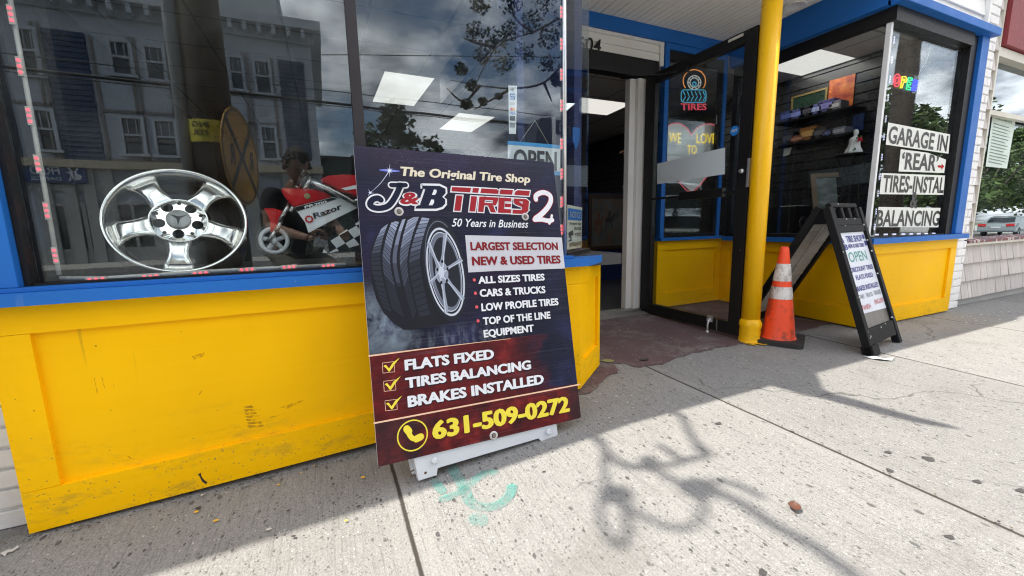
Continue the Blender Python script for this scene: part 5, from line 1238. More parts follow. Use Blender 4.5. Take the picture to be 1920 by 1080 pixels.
mb = MB(); ytext(mb, 'TIRES', (1276.5, 206), (1325, 206), (1277, 193.5), NY, .03); mb.build('tube', E_rd, TS, recalc=False)
s3 = lambda x, y: (1180+x/1.6375, y/1.6375)
HP = [(190, 415), (176, 392), (150, 378), (122, 384), (106, 410), (104, 450), (118, 500), (150, 555), (190, 590), (232, 550), (268, 500), (285, 450), (283, 410), (262, 384), (236, 380), (208, 392)]
HT = thing('heart_sign', ny(*s3(190, 590)), 'grey heart shaped sign with yellow words WE LOVE TO', 'neon sign')
mb = MB(); hp = [ny(*s3(*p), NY+.01) for p in HP]; mb.prism([(p.x, p.z) for p in hp], (0, NY+.004, 0), (1, 0, 0), (0, 0, 1), (0, 1, 0), .006); mb.build('board', plain('heart_grey', (.90, .87, .84), .6, var=.08), HT)
mb = MB(); hp = spline([ny(*s3(*p), NY) for p in HP+[HP[0]]], 3); mb.tube(hp, .0045, 6); mb.build('tube', emis('neon_pink_dim', (.75, .12, .16), .5), HT)
mb = MB(); ytext(mb, 'WE', s3(122, 436), s3(158, 440), s3(122, 405), NY-.002, .0); ytext(mb, 'LOVE', s3(207, 440), s3(266, 440), s3(207, 409), NY-.002, .0); ytext(mb, 'TO', s3(178, 472), s3(207, 472), s3(178, 446), NY-.002, .0); mb.build('lettering', E_ye, HT, recalc=False)
# frosted film and security sticker on the open door
mb = MB(); mb.poly([at_x(x, y, DX+.018) for x, y in ((1232, 307), (1359.5, 276.5), (1359, 326.5), (1232, 345.5))]); tag(mb.build('film_strip', plain('grey_film', (.66, .74, .78), .5, var=.06), recalc=False), 'plain grey film strip stuck across the glass of the open door', 'film strip')
cst = at_x(1377, 245, DX+.018); mb = MB(); mb.prism([(.033*math.cos(R(22.5+45*k)), .033*math.sin(R(22.5+45*k))) for k in range(8)], cst, (0, -1, 0), (0, 0, 1), (-1, 0, 0), 0); o = mb.build('security_sticker', plain('sticker_blue', (.02, .22, .68), .4), recalc=False); tag(o, 'blue eight sided security sticker on the open door glass', 'sticker')
mb = MB(); mb.text('ADT', cst+Vector((-.001, .022, -.008)), (0, -1, 0), (0, 0, 1), .044, .017, (-1, 0, 0), 0, 0, .02); mb.build('lettering', M_sw, o, recalc=False)

# little multicolour OPEN sign in the right window
ON = [at_y(*p, 1.695) for p in ((1674, 129.6), (1723, 143), (1716, 176), (1669.6, 165))]
OS = thing('neon_sign', ON[3], 'small multicoloured OPEN light on clear acrylic in the right window', 'neon sign')
def ob(u, v, d=0): return ON[0].lerp(ON[1], u).lerp(ON[3].lerp(ON[2], u), v) + Vector((0, -d, 0))
mb = MB(); mb.poly([ob(0, 0), ob(1, 0), ob(1, 1), ob(0, 1)]); mb.build('backing', glass_mat('clear_acrylic', .05, (.93, .95, .95), .12), OS)
def ol(paths, c):
    mb = MB()
    for p in paths: mb.tube([ob(u, v, .006) for u, v in p], .0045, 6)
    mb.build('tube', emis('open_%s' % c[0], c[1], 1.25), OS)
cir = lambda cx, cy, rx, ry: [(cx+rx*math.cos(2*math.pi*k/20), cy+ry*math.sin(2*math.pi*k/20)) for k in range(21)]
ol([cir(.17, .55, .12, .33), cir(.17, .55, .06, .17)], ('red', (1, .06, .10)))
ol([[(.34, .88), (.34, .28), (.46, .24), (.53, .36), (.52, .52), (.42, .58), (.40, .88), (.34, .88)], [(.40, .40), (.46, .40), (.46, .48), (.40, .48), (.40, .40)]], ('yellow', (1, .75, .03)))
ol([[(.72, .24), (.58, .24), (.57, .88), (.73, .88), (.73, .76), (.64, .74), (.64, .62), (.71, .61), (.71, .5), (.64, .48), (.64, .37), (.73, .36), (.72, .24)]], ('green', (.03, .9, .35)))
ol([[(.79, .88), (.79, .26), (.84, .26), (.90, .62), (.91, .26), (.96, .26), (.95, .88), (.90, .88), (.85, .55), (.84, .88), (.79, .88)]], ('blue', (.08, .12, 1)))
mb = MB(); mb.tube(spline([ob(.98, .12), at_y(1726, 132, 1.70), at_y(1738, 112, 1.70), at_y(1745, 84, 1.71)], 4), .0022, 5); mb.build('cord', plain('white_cord', (.6, .6, .58), .5), OS)

# ---------------------------------------------------------------- things inside the shop
def ceiling_panel(c, a, b, label, s_=.62, watts=2):
    T = thing('ceiling_light', c, label, 'ceiling light', 'ceiling lights'); c = Vector(c); a, b = Vector(a), Vector(b)
    mb = MB(); mb.obox(c+Vector((0, 0, -.004)), a, b, (0, 0, .003)); mb.build('diffuser', emis('light_panel', (1, .965, .90), s_), T)
    mb = MB(); au, bu = a.normalized()*.012, b.normalized()*.012
    for p, q, r_ in ((a+au/2, au/2, b+bu), (-a-au/2, au/2, b+bu), (b+bu/2, a, bu/2), (-b-bu/2, a, bu/2)): mb.obox(c+p+Vector((0, 0, -.003)), q, r_, (0, 0, .003))
    mb.build('frame', plain('light_frame', (.6, .6, .58), .4), T)
    li = bpy.data.lights.new('panel_light', 'AREA'); li.shape = 'RECTANGLE'; li.size = a.length*2; li.size_y = b.length*2; li.energy = watts; li.color = (1, .96, .88)
    lo_ = bpy.data.objects.new('panel_light', li); COL.objects.link(lo_); lo_.parent = T; lo_.location = (0, 0, -.02)
ceiling_panel((.935, 5.17, ZC-.001), (.26, .01, 0), (-.005, .55, 0), 'glowing ceiling panel seen through the big window, nearest to the mullion', .62)
ceiling_panel((2.12, 6.4, ZC-.001), (.28, .02, 0), (-.01, .52, 0), 'warmer ceiling panel seen through the big window, left of the card sticker', .52)
ceiling_panel((3.3, 4.95, ZC-.001), (.62, 0, 0), (.02, .30, 0), 'long ceiling panel seen through the open doorway', .50)
ceiling_panel((4.70, 2.86, ZC-.001), (.29, 0, 0), (0, .26, 0), 'bright ceiling panel inside the right bay window', .85, 2.2)
SX = 4.88
def sx(x, y, X=SX): return at_x(x, y, X)
def shelf(pxa, pxb, label):
    a, b = sx(*pxa), sx(*pxb); mb = MB(); y0, y1 = min(a.y, b.y), max(a.y, b.y); z = (a.z+b.z)/2
    mb.box(4.76, y0-.05, z-.02, 5.0, y1+.05, z); tag(mb.build('shelf', M_blk), label, 'shelf'); return z
SZ1 = shelf((1472, 226), (1600, 208), 'upper black shelf on the slatted wall, loaded with model boxes')
SZ2 = shelf((1478, 272), (1600, 250), 'lower black shelf on the slatted wall behind the white bust')
bq = random.Random(11)
BOXES = [(SZ1, 1482, 214, (.05, .07, .22), 'dark blue'), (SZ1, 1502, 212, (.10, .12, .30), 'slate blue'), (SZ1, 1520, 210, (.03, .03, .04), 'black'), (SZ1, 1538, 207, (.16, .18, .42), 'pale blue'), (SZ1, 1556, 204, (.12, .11, .28), 'violet'), (SZ1, 1572, 202, (.30, .28, .33), 'grey'),
         (SZ2, 1484, 264, (.03, .03, .035), 'black'), (SZ2, 1502, 262, (.36, .12, .06), 'rust red'), (SZ2, 1522, 258, (.45, .18, .04), 'orange'), (SZ2, 1543, 254, (.05, .05, .055), 'charcoal'), (SZ2, 1560, 250, (.08, .10, .26), 'deep blue'), (SZ2, 1578, 246, (.30, .32, .42), 'pale grey')]
for z, x, y, col, nm in BOXES:
    c = sx(x, y); w = bq.uniform(.06, .085); h = bq.uniform(.07, .14)
    mb = MB(); mb.box(4.80, c.y-w, z+.0005, 4.94, c.y+w, z+h, bevel=.003); o = mb.build('model_box', plain('box_'+nm.replace(' ', '_'), col, .35, var=.35))
    tag(o, '%s boxed model car on the %s shelf of the slatted wall' % (nm, 'upper' if z == SZ1 else 'lower'), 'box', 'boxed models on the shelves')
    mb = MB(); mb.box(4.797, c.y-w*.8, z+h*.3, 4.7995, c.y+w*.75, z+h*.72); mb.build('window_print', plain('print_'+nm.replace(' ', '_'), tuple(min(1, v*2.2+.03) for v in col), .2, var=.5), o)
def wallpic(px, label, col, frame, X=4.992, fw=.018):
    p = [sx(*q, X) for q in px]; y0, y1 = min(q.y for q in p), max(q.y for q in p); z0_, z1_ = min(p[2].z, p[3].z), max(p[0].z, p[1].z)
    mb = MB(); mb.box(X-.004, y0, z0_, X+.004, y1, z1_); o = mb.build('wall_picture', col); tag(o, label, 'picture')
    if frame:
        mb = MB(); mb.box(X-.012, y0-fw, z0_-fw, X+.004, y0, z1_+fw); mb.box(X-.012, y1, z0_-fw, X+.004, y1+fw, z1_+fw); mb.box(X-.012, y0, z0_-fw, X+.004, y1, z0_); mb.box(X-.012, y0, z1_, X+.004, y1, z1_+fw); mb.build('frame', frame, o)
    return o
def warm():
    M = Mat('warm_poster_print'); n = M.noise(9, 4, .6); M.base(M.ramp(n, [(.35, (.30, .03, .02)), (.55, (.62, .16, .03)), (.7, (.70, .42, .12))]), .4); return M.m
wallpic(((1556, 152), (1604, 144), (1598, 205), (1552, 212)), 'warm red and orange poster on the slatted wall', warm(), None)
wallpic(((1488, 186), (1548, 168), (1546, 205), (1486, 216)), 'gold framed dark green picture on the slatted wall', plain('dark_green_print', (.02, .045, .03), .3, var=.5), plain('gold_frame', (.30, .22, .08), .4, .3))
wallpic(((1600, 216), (1620, 213), (1618, 243), (1598, 246)), 'small blue boxed card hanging above the lower shelf', plain('blue_card_print', (.06, .12, .36), .3, var=.5), None, 4.985)
mb = MB(); c = sx(1476, 284, 4.80); mb.poly([sx(*p, 4.78) for p in ((1470, 279), (1485, 276), (1480, 290), (1468, 294))]); tag(mb.build('price_tag', M_paper, recalc=False), 'curled paper tag taped below the lower shelf', 'tag')
# plant stand with the white bust
bc = at_y(1600, 290, 2.12); st_z = bc.z
ST = thing('plant_stand', (bc.x, bc.y, .656), 'tall black wire plant stand carrying the white bust', 'stand')
mb = MB(); ringp = [(bc.x+.115*math.cos(t), bc.y+.115*math.sin(t), st_z) for t in [2*math.pi*k/28 for k in range(29)]]; mb.tube(ringp, .006, 6, caps=False); mb.lathe([(.108, -.003), (.108, .001), (0, .001)], (bc.x, bc.y, st_z), (0, 0, 1), 28); mb.build('top', M_blk, ST)
for k in range(4):
    a = R(25+90*k); mb = MB(); f = lambda r_, z: (bc.x+math.cos(a)*r_, bc.y+math.sin(a)*r_, z)
    mb.tube(spline([f(.115, st_z), f(.075, st_z-.10), f(.05, st_z-.22), f(.06, (st_z+.656)/2), f(.10, .657)], 5), .006, 6); mb.build('leg', M_blk, ST)
BU = thing('bust', (bc.x, bc.y, st_z+.002), 'white plaster bust holding a red rose on the wire stand', 'statue')
def plaster_lump(rows, n=26, seed=2, amp=.006, lobes=7):
    mb = MB(); q = random.Random(seed); ph = [q.uniform(0, 6.28) for _ in range(4)]; rings = []
    for (r, z, sx_, oy, fold) in rows:
        rings.append([mb.bm.verts.new((bc.x + r*sx_*math.cos(t) + fold*amp*math.sin(lobes*t+ph[0]+z*40), bc.y + oy + r*math.sin(t)*.8 + fold*amp*math.cos(lobes*t+ph[1]+z*30), st_z+z)) for t in [2*math.pi*k/n for k in range(n)]])
    for A, B in zip(rings, rings[1:]):
        for k in range(n): f = mb._f([A[k], A[(k+1) % n], B[(k+1) % n], B[k]]); f.smooth = True
    mb._f(rings[0][::-1]); mb._f(rings[-1]); return mb
M_plas = plain('white_plaster', (.80, .80, .78), .6, var=.05, bump=.2)
plaster_lump([(.058, .003, 1.2, 0, .6), (.070, .012, 1.2, 0, 1.2), (.062, .035, 1.15, 0, 1.3), (.050, .055, 1.1, 0, 1.0), (.046, .075, 1.1, 0, .8), (.040, .10, 1.25, 0, .5), (.041, .122, 1.35, 0, .35), (.034, .138, 1.3, 0, .2), (.016, .147, 1.1, 0, .1), (.0135, .158, 1, -.002, 0), (.019, .166, 1, -.004, 0), (.0225, .178, .95, -.005, 0), (.0225, .190, .95, -.003, .05), (.017, .201, .95, -.001, .1), (.007, .207, 1, 0, 0)]).build('figure', M_plas, BU)
mb = MB(); rc_ = Vector((bc.x-.03, bc.y-.05, st_z+.115)); q = random.Random(8)
for k in range(26):
    a, b = q.uniform(0, 6.28), q.uniform(-.8, 1.2); d = Vector((math.cos(a)*math.cos(b), -abs(math.sin(a))*math.cos(b), math.sin(b))); r_ = .008+.014*q.random(); t1 = d.cross(Vector((.3, .2, 1))).normalized(); t2 = d.cross(t1)
    p = rc_+d*r_; mb.poly([p+t1*.012, p+t2*.009+d*.004, p-t1*.012, p-t2*.009+d*.003])
mb.build('rose', plain('rose_red', (.50, .015, .03), .6, var=.3), BU)
mb = MB()
for ox, oz, an in ((-.025, .005, 2.9), (.005, .02, .3), (-.055, -.085, 3.3), (-.04, -.09, 2.4)):
    p = rc_+Vector((ox, 0, oz)); d = Vector((math.cos(an), 0, math.sin(an))); s_ = Vector((-d.z, .3, d.x)); mb.poly([p, p+d*.015+s_*.009, p+d*.035, p+d*.015-s_*.009])
mb.build('leaf', plain('rose_leaf', (.03, .13, .03), .6), BU)
# large framed print leaning behind the stand, speaker cabinet beside it
lp = Vector(at_y(1527, 440, 2.75)); lq = Vector(at_y(1650, 440, 2.35)); lp.z = lq.z = .657; e1 = (lq-lp); Wp = e1.length; e1.normalize(); e3 = Vector((0, 0, 1)); zt = at_y(1534, 324, 2.75).z-.657
PT = thing('framed_print', (lp+lq)/2, 'big pale framed print leaning in the right bay behind the wire stand', 'picture')
def pr(u, v, d=0): return lp + e1*u + e3*v + Vector((0, .10*v/zt, 0)) + e1.cross(e3)*d
mb = MB()
for u0_, v0_, u1_, v1_ in ((0, 0, .045, zt), (Wp-.045, 0, Wp, zt), (.045, 0, Wp-.045, .045), (.045, zt-.045, Wp-.045, zt)):
    mb.hexa([pr(u0_, v0_, -.0), pr(u1_, v0_, 0), pr(u1_, v1_, 0), pr(u0_, v1_, 0)], [pr(u0_, v0_, .025), pr(u1_, v0_, .025), pr(u1_, v1_, .025), pr(u0_, v1_, .025)])
mb.build('frame', plain('tan_wood_frame', (.34, .24, .15), .4, var=.25), PT)
mb = MB(); mb.poly([pr(.046, .046, .004), pr(Wp-.046, .046, .004), pr(Wp-.046, zt-.046, .004), pr(.046, zt-.046, .004)])
def landscape():
    M = Mat('landscape_print'); n = M.noise(6, 6, .6, M.coord((1, 1, 2))); M.base(M.ramp(n, [(.3, (.06, .09, .07)), (.5, (.24, .29, .27)), (.7, (.52, .57, .60))]), .25); return M.m
mb.build('print', landscape(), PT)
c = at_y(1488, 440, 3.0); mb = MB(); mb.box(c.x-.17, 2.9, .656, c.x+.12, 3.2, .95, bevel=.006); SPK = mb.build('speaker', M_blk); tag(SPK, 'black speaker cabinet with papers on top inside the right bay', 'speaker')
mb = MB(); mb.lathe([(.07, 0), (.07, .006), (.062, .008), (.055, .002), (0, -.004)], (c.x-.02, 2.8985, .77), (0, -1, 0), 24); mb.build('driver', plain('speaker_cone', (.06, .06, .065), .4), SPK)
mb = MB(); mb.box(c.x-.15, 2.91, .9515, c.x+.08, 3.08, .958); tag(mb.build('paper_stack', M_paper), 'loose papers lying on the black speaker cabinet', 'paper')
# painting of horses and vase seen through the doorway
def horses():
    M = Mat('dark_horse_painting'); n = M.noise(3.5, 6, .65); n2 = M.noise(7, 5, .6, M.coord((2.2, 1, .9)))
    M.base(M.mix(M.ramp(n2, [(.45, 0), (.62, .8)]), M.ramp(n, [(.3, (.05, .065, .07)), (.7, (.17, .20, .20))]), (.20, .10, .06)), .35); return M.m
hp_ = [at_y(*p, 4.57) for p in ((1108, 372), (1186, 368), (1186, 450), (1106, 462))]
mb = MB(); zt_, zb_ = hp_[0].z, hp_[3].z; X0_, X1_ = hp_[0].x, hp_[1].x+.25; mb.box(X0_, 4.56, zb_, X1_, 4.572, zt_); HPT = mb.build('horse_painting', horses()); tag(HPT, 'dark painting of running horses hung below the counter edge inside the door', 'picture')
mb = MB()
for a in ((X0_-.05, zb_-.05, X0_, zt_+.05), (X1_, zb_-.05, X1_+.05, zt_+.05), (X0_, zb_-.05, X1_, zb_), (X0_, zt_, X1_, zt_+.05)): mb.box(a[0], 4.545, a[1], a[2], 4.575, a[3])
mb.build('frame', plain('dark_wood_frame', (.05, .03, .018), .35), HPT)
hq = random.Random(21); hm = [plain('horse_bay', (.16, .07, .035), .5), plain('horse_dark', (.035, .035, .04), .5), plain('horse_grey', (.14, .14, .14), .5)]
for k in range(5):
    u = X0_+(X1_-X0_)*(.12+.19*k); w_ = .09; zc = zb_+(zt_-zb_)*(.52+.05*hq.uniform(-1, 1)); mb = MB(); f = lambda L_: mb.poly([(u+x*w_, 4.5585-.0005*k, zc+y*w_) for x, y in L_])
    f([(-.8, .1), (-.4, .5), (.4, .45), (.7, .9), (1.0, 1.0), (.95, .6), (.75, .2), (.5, -.3), (-.5, -.3)]); f([(-.6, -.3), (-.4, -.3), (-.6, -1.4), (-.75, -1.4)]); f([(.3, -.3), (.5, -.3), (.75, -1.3), (.6, -1.3)]); f([(-.2, .45), (.2, .45), (.25, 1.2), (.05, 1.5), (-.15, 1.2)])
    mb.build('painted_horse', hm[k % 3], HPT, recalc=False)
vz = at_y(1176, 350, 4.63); mb = MB(); mb.lathe([(0, 0), (.035, 0), (.055, .05), (.06, .11), (.03, .17), (.022, .20), (.04, .225), (.034, .225), (.018, .2)], (vz.x, vz.y, 1.2035), (0, 0, 1), 20); tag(mb.build('vase', plain('blue_white_china', (.22, .25, .32), .3, var=.5)), 'patterned china vase on the counter inside the doorway', 'vase')
# ---------------------------------------------------------------- on the pavement
def at_ground(p, lift=.005): q = at_g(*p); return Vector((q.x, q.y, ground(q.x, q.y)+lift))
gq = random.Random(31)
for (x, y, r_) in ((1347, 795, .020), (1665, 849, .017), (1740, 861, .026), (1668, 883, .017), (1832, 904, .018), (1914, 921, .020), (1780, 1008, .016), (1430, 1074, .016), (1020, 885, .008), (1757, 818, .006)):
    c = at_ground((x, y), .0025); r_ *= .72; mb = MB(); ph = gq.uniform(0, 6); mb.poly([c + Vector((math.cos(t)*r_*(1+.22*math.sin(3*t+ph)), math.sin(t)*r_*.75*(1+.2*math.cos(2*t+ph)), 0)) for t in [2*math.pi*k/18 for k in range(18)]])
    tag(mb.build('gum_spot', plain('old_gum', (.05, .048, .048), .8, var=.5)), 'old flattened dark gum spot on the sunlit concrete', 'gum spot', 'gum spots on the pavement')
def leaf(px, size, rot, col, label, curl=.25):
    c = at_ground(px, .006); mb = MB(); rows = []
    for i in range(9):
        t = i/8; w = math.sin(math.pi*t)**.8*.36*size; rows.append([(size*(t-.5), s_*w, curl*size*((t-.5)**2*1.2 + .55*(s_*s_)*math.sin(math.pi*t)*.5)) for s_ in (-1, -.5, 0, .5, 1)])
    ca, sa = math.cos(rot), math.sin(rot); V_ = [[mb.bm.verts.new(c+Vector((x*ca-y*sa, x*sa+y*ca, z))) for x, y, z in r_] for r_ in rows]
    for A, B in zip(V_, V_[1:]):
        for k in range(4): mb._f([A[k], A[k+1], B[k+1], B[k]])
    mb.tube([c+Vector((math.cos(rot)*size*t, math.sin(rot)*size*t, .003)) for t in (-.75, -.5)], .0012, 5)
    tag(mb.build('fallen_leaf', plain('leaf_'+label[:6].strip(), col, .6, var=.35), smooth=True), label, 'leaf')
leaf((1489, 956), .045, .6, (.11, .042, .024), 'curled reddish brown leaf lying on the sunlit pavement', .7)
leaf((1140, 679), .075, -.5, (.28, .27, .10), 'yellow green willow leaf lying beside the angled yellow base', .2)
leaf((1208, 676), .06, .1, (.06, .05, .045), 'dark dried leaf lying on the worn maroon floor', .3)
mb = MB(); pp = [at_ground(p, .006) for p in ((1619, 670), (1640, 671), (1656, 674), (1675, 674), (1672, 678), (1650, 677), (1634, 674))]; mb.poly([p+Vector((0, 0, .006*(i % 2))) for i, p in enumerate(pp)]); bmesh.ops.triangulate(mb.bm, faces=mb.bm.faces)
tag(mb.build('paper_scrap', plain('torn_paper', (.52, .55, .57), .8, var=.05)), 'torn white paper scrap at the foot of the black sandwich board', 'paper')
def fleck(px_rng, n, cols, name, label, seed, smin=.002, smax=.007):
    q = random.Random(seed)
    mb = MB()
    for k in range(n):
        x, y = q.uniform(px_rng[0], px_rng[2]), q.uniform(px_rng[1], px_rng[3]); c = at_ground((x, y), .0075); r_ = q.uniform(smin, smax); a = q.uniform(0, 6.28)
        mb.poly([c+Vector((math.cos(a+t)*r_*q.uniform(.5, 1.3), math.sin(a+t)*r_*q.uniform(.4, 1), .0015*q.random())) for t in (0, 1.2, 2.5, 3.6, 5)], q.randrange(len(cols)))
    tag(mb.build(name, cols), label, 'litter', kind='stuff')
M_fw = plain('white_paint_flake', (.48, .48, .46), .7); M_fy = plain('yellow_paint_flake', (.72, .42, .02), .6); M_fd = plain('dark_grit', (.04, .04, .04), .8)
fleck((1110, 610, 1400, 690), 110, [M_fw, M_fw, M_fd], 'paint_flakes', 'scattered pale paint flakes on the recess floor', 1)
fleck((1080, 690, 1260, 800), 45, [M_fw, M_fw, M_fd], 'paint_flakes', 'scattered pale paint flakes in front of the angled yellow base', 2)
fleck((1800, 585, 1915, 612), 40, [M_fw], 'paint_flakes', 'scattered pale paint flakes below the white brick pier', 3, .004, .014)
fleck((200, 860, 760, 1010), 26, [M_fw, M_fy, M_fd], 'paint_flakes', 'few yellow and white paint flecks below the long yellow base', 4, .003, .010)
def grit(a, b, n, spread, seed, label):
    q = random.Random(seed); mb = MB(); a, b = Vector(a), Vector(b); d = (b-a).normalized(); nn = Vector((d.y, -d.x))
    for k in range(n):
        p = a.lerp(b, q.random())+nn*abs(q.gauss(0, spread)); r_ = q.uniform(.0015, .0055)*(1.8 if q.random() < .06 else 1); an = q.uniform(0, 6.28); z = ground(p.x, p.y)+.006
        mb.poly([Vector((p.x, p.y, z))+Vector((math.cos(an+t)*r_*q.uniform(.6, 1.3), math.sin(an+t)*r_*q.uniform(.4, 1), q.random()*r_*.6)) for t in (0, 1.3, 2.6, 3.8, 5)], q.randrange(4))
    tag(mb.build('grit', [M_fd, plain('brown_grit', (.10, .07, .045), .9), plain('grey_grit', (.2, .2, .19), .9), M_fd]), label, 'litter', kind='stuff')
grit((-.95, 1.615), (1.08, 1.615), 260, .022, 51, 'dark grit and crumbs swept against the long yellow base'); grit((1.08, 1.615), (1.37, 1.85), 70, .02, 52, 'dark grit along the foot of the angled yellow base'); grit((3.50, 1.615), (5.1, 1.615), 200, .03, 53, 'dark grit along the foot of the right bay and brick pier')
grit((2.42, 1.78), (2.68, 1.78), 60, .03, 54, 'grit round the yellow post and cone'); grit((1.595, -.1), (1.605, 1.7), 60, .006, 55, 'grit lodged in the pavement joint')
mb = MB()
for pxs in ([(0, 1040), (14, 1034), (22, 1028), (16, 1034), (26, 1031), (34, 1025), (36, 1029), (24, 1037), (14, 1039), (10, 1046)],): mb.poly([at_ground(p, .005) for p in pxs])
tag(mb.build('paint_splash', M_fw), 'white paint splashed on the pavement by the downspout', 'paint splash')
# spray painted mark
def spray():
    M = Mat('turquoise_spray'); M.base(M.mix(M.noise(60, 3), (.06, .27, .25), (.12, .37, .33)), .8)
    tr = M.n('ShaderNodeBsdfTransparent'); mx = M.n('ShaderNodeMixShader'); n = M.math('ADD', M.math('MULTIPLY', M.noise(12, 5, .7), .6), M.math('MULTIPLY', M.noise(150, 3), .4))
    M.l(M.ramp(n, [(.42, .10), (.62, .68)]), mx.inputs[0]); M.l(tr.outputs[0], mx.inputs[1]); M.l(M.b.outputs[0], mx.inputs[2]); M.l(mx.outputs[0], M.o.inputs[0]); return M.m
cg = lambda x, y: (380+x/3.097, 820+y/3.097)
mb = MB()
for st, w in (([(1440, 165), (1480, 235), (1520, 300), (1545, 370), (1600, 405), (1680, 410), (1745, 380), (1785, 330), (1795, 295)], .036), ([(1690, 212), (1640, 215), (1590, 245), (1545, 285), (1470, 335), (1400, 362)], .034), ([(1350, 262), (1370, 290), (1392, 318)], .03), ([(1590, 478), (1612, 490)], .05)):
    P = [at_ground(cg(*p), 0) for p in st]; P = spline([Vector((p.x, p.y)) for p in P], 4)
    k0 = len(mb.bm.verts); mb.ribbon(P, w, (0, 0, 0), (1, 0, 0), (0, 1, 0)); mb.bm.verts.ensure_lookup_table()
    for v in mb.bm.verts[k0:]: v.co.z = ground(v.co.x, v.co.y)+.0045
tag(mb.build('spray_mark', spray()), 'turquoise spray painted utility mark on the concrete in front of the poster board', 'paint mark')

# ---------------------------------------------------------------- what hangs over the front wall and throws the odd shadows
sunk = Vector((SUN.x/SUN.z, SUN.y/SUN.z, 1))
def overhead(px, h): q = at_ground(px, 0); return q + sunk*h
cw = lambda x, y: (1040+x/3.375, 760+y/3.375)
HW = 4.4
M_cable = plain('black_cable', (.015, .015, .016), .6)
SD = thing('service_drop', overhead(cw(400, 200), HW), 'black electric service cables looping over the roof edge above the shop', 'cables')
def loop(L_, r_, n=6): mb = MB(); mb.tube(spline([overhead(cw(*p), HW+.02*i) for i, p in enumerate(L_)], 5), r_, n); mb.build('cable', M_cable, SD)
loop([(800, 60), (850, 160), (890, 230), (965, 295), (950, 320), (860, 342), (760, 370), (640, 388), (500, 392), (410, 365), (340, 310), (300, 240)], .016)
loop([(655, 245), (720, 290), (800, 345)], .014); loop([(500, 395), (620, 405), (720, 455), (800, 500), (900, 520), (980, 495), (1060, 480), (1150, 500), (1330, 590)], .014)
loop([(880, 500), (1000, 535), (1200, 630), (1350, 735), (1650, 900), (1990, 1160), (2500, 1600)], .019)
loop([(400, 565), (470, 650), (600, 722), (740, 772), (850, 775), (925, 705), (945, 610), (905, 530)], .013); loop([(320, 280), (310, 380), (325, 460), (300, 560), (290, 700), (350, 840), (420, 890), (465, 790), (430, 600)], .012)
for (x, y, r_) in ((395, 565, .050), (905, 525, .055), (595, 352, .034), (925, 275, .026)):
    c = overhead(cw(x, y), HW); mb = MB(); mb.lathe([(0, -r_), (r_*.7, -r_*.7), (r_, 0), (r_*.7, r_*.7), (0, r_)], c, (.4, .8, .3), 12); mb.build('connector', M_cable, SD)
mb = MB(); t_ = overhead(cw(300, 240), HW); mb.tube([(t_.x, 2.4, 3.0), (t_.x, 2.4, 4.7)], .035, 12); mb.tube([(t_.x, 2.4, 4.45), t_], .02, 8); t2 = overhead(cw(800, 60), HW); mb.tube([(t_.x, 2.4, 4.4), t2], .02, 8); mb.build('mast', plain('galvanised_pipe', (.4, .4, .4), .5, .6), SD)
BR = thing('sign_bracket', overhead((1500, 700), 3.25), 'dark tapered metal bracket projecting from the top of the shop wall', 'bracket')
hb = 3.25
blade = [(1440, 722), (1475, 731), (1500, 738), (1540, 747), (1600, 763), (1660, 779), (1720, 793), (1765, 801), (1806, 806), (1770, 795), (1720, 783), (1660, 766), (1600, 749), (1560, 738), (1541, 729), (1537, 716), (1530, 703), (1520, 690), (1440, 690), (1400, 705)]
P = [overhead(p, hb) for p in blade]; mb = MB(); mb.hexa([p for p in P], [p+Vector((0, 0, .012)) for p in P]); mb.build('arm', plain('dark_bracket_steel', (.03, .03, .03), .6), BR)
mb = MB(); c = overhead((1490, 705), hb); mb.box(c.x-.06, 1.60, hb-.05, c.x+.06, 1.66, hb+.05); mb.build('wall_plate', plain('dark_bracket_steel', (.03, .03, .03), .6), BR)

# ---------------------------------------------------------------- across the street, as the windows mirror it
DF = 17.0; YB = 3.32-DF; ZG = road_z(-5)+.14
def fb(x, y): p = at_y(x, y, DF); return (p.x, p.z)
AB = thing('apartment_building', (-6, YB-4, ZG), 'three storey white and navy apartment building with shops below across the street', 'building')
M_bw = plain('white_board_siding', (.40, .44, .50), .6, var=.06); M_tr = plain('grey_brown_trim', (.20, .18, .165), .6); M_nv = plain('navy_lap_siding', (.03, .055, .11), .6, var=.12); M_cr = plain('cream_shop_front', (.34, .34, .33), .6)
M_win = Mat('dark_window').base((.02, .025, .03), .05, 0, .8).m
xr_ = fb(590, 180)[0]; xl_ = -26; zt_ = fb(400, 38)[1]
mb = MB(); mb.box(xl_, YB-9, ZG, xr_, YB, zt_); mb.build('wall', M_bw, AB)
mb = MB(); mb.box(xl_-.3, YB-9.3, zt_, xr_+.35, YB+.45, zt_+.28); mb.box(xl_, YB-.2, zt_-.35, xr_+.1, YB+.12, zt_-.001)
for k in range(60):
    x = xr_-.2-k*.42; mb.box(x-.06, YB+.121, zt_-.28, x+.06, YB+.42, zt_-.002)
mb.build('cornice', M_bw, AB)
mb = MB(); mb.box(xl_, YB-9, zt_+.281, xr_-.9, YB-1, zt_+1.9); mb.build('parapet', plain('pale_grey_panel', (.42, .46, .48), .6), AB)
def frect(x0, y0, x1, y1): a = fb((x0), (y0+y1)/2); b = fb(x1, (y0+y1)/2); t = fb((x0+x1)/2, y0); u = fb((x0+x1)/2, y1); return a[0], u[1], b[0], t[1]
def lap(mb, x0, z0, x1, z1, y): siding(mb, 0, 1, 0, 0, 1, 1) if False else None
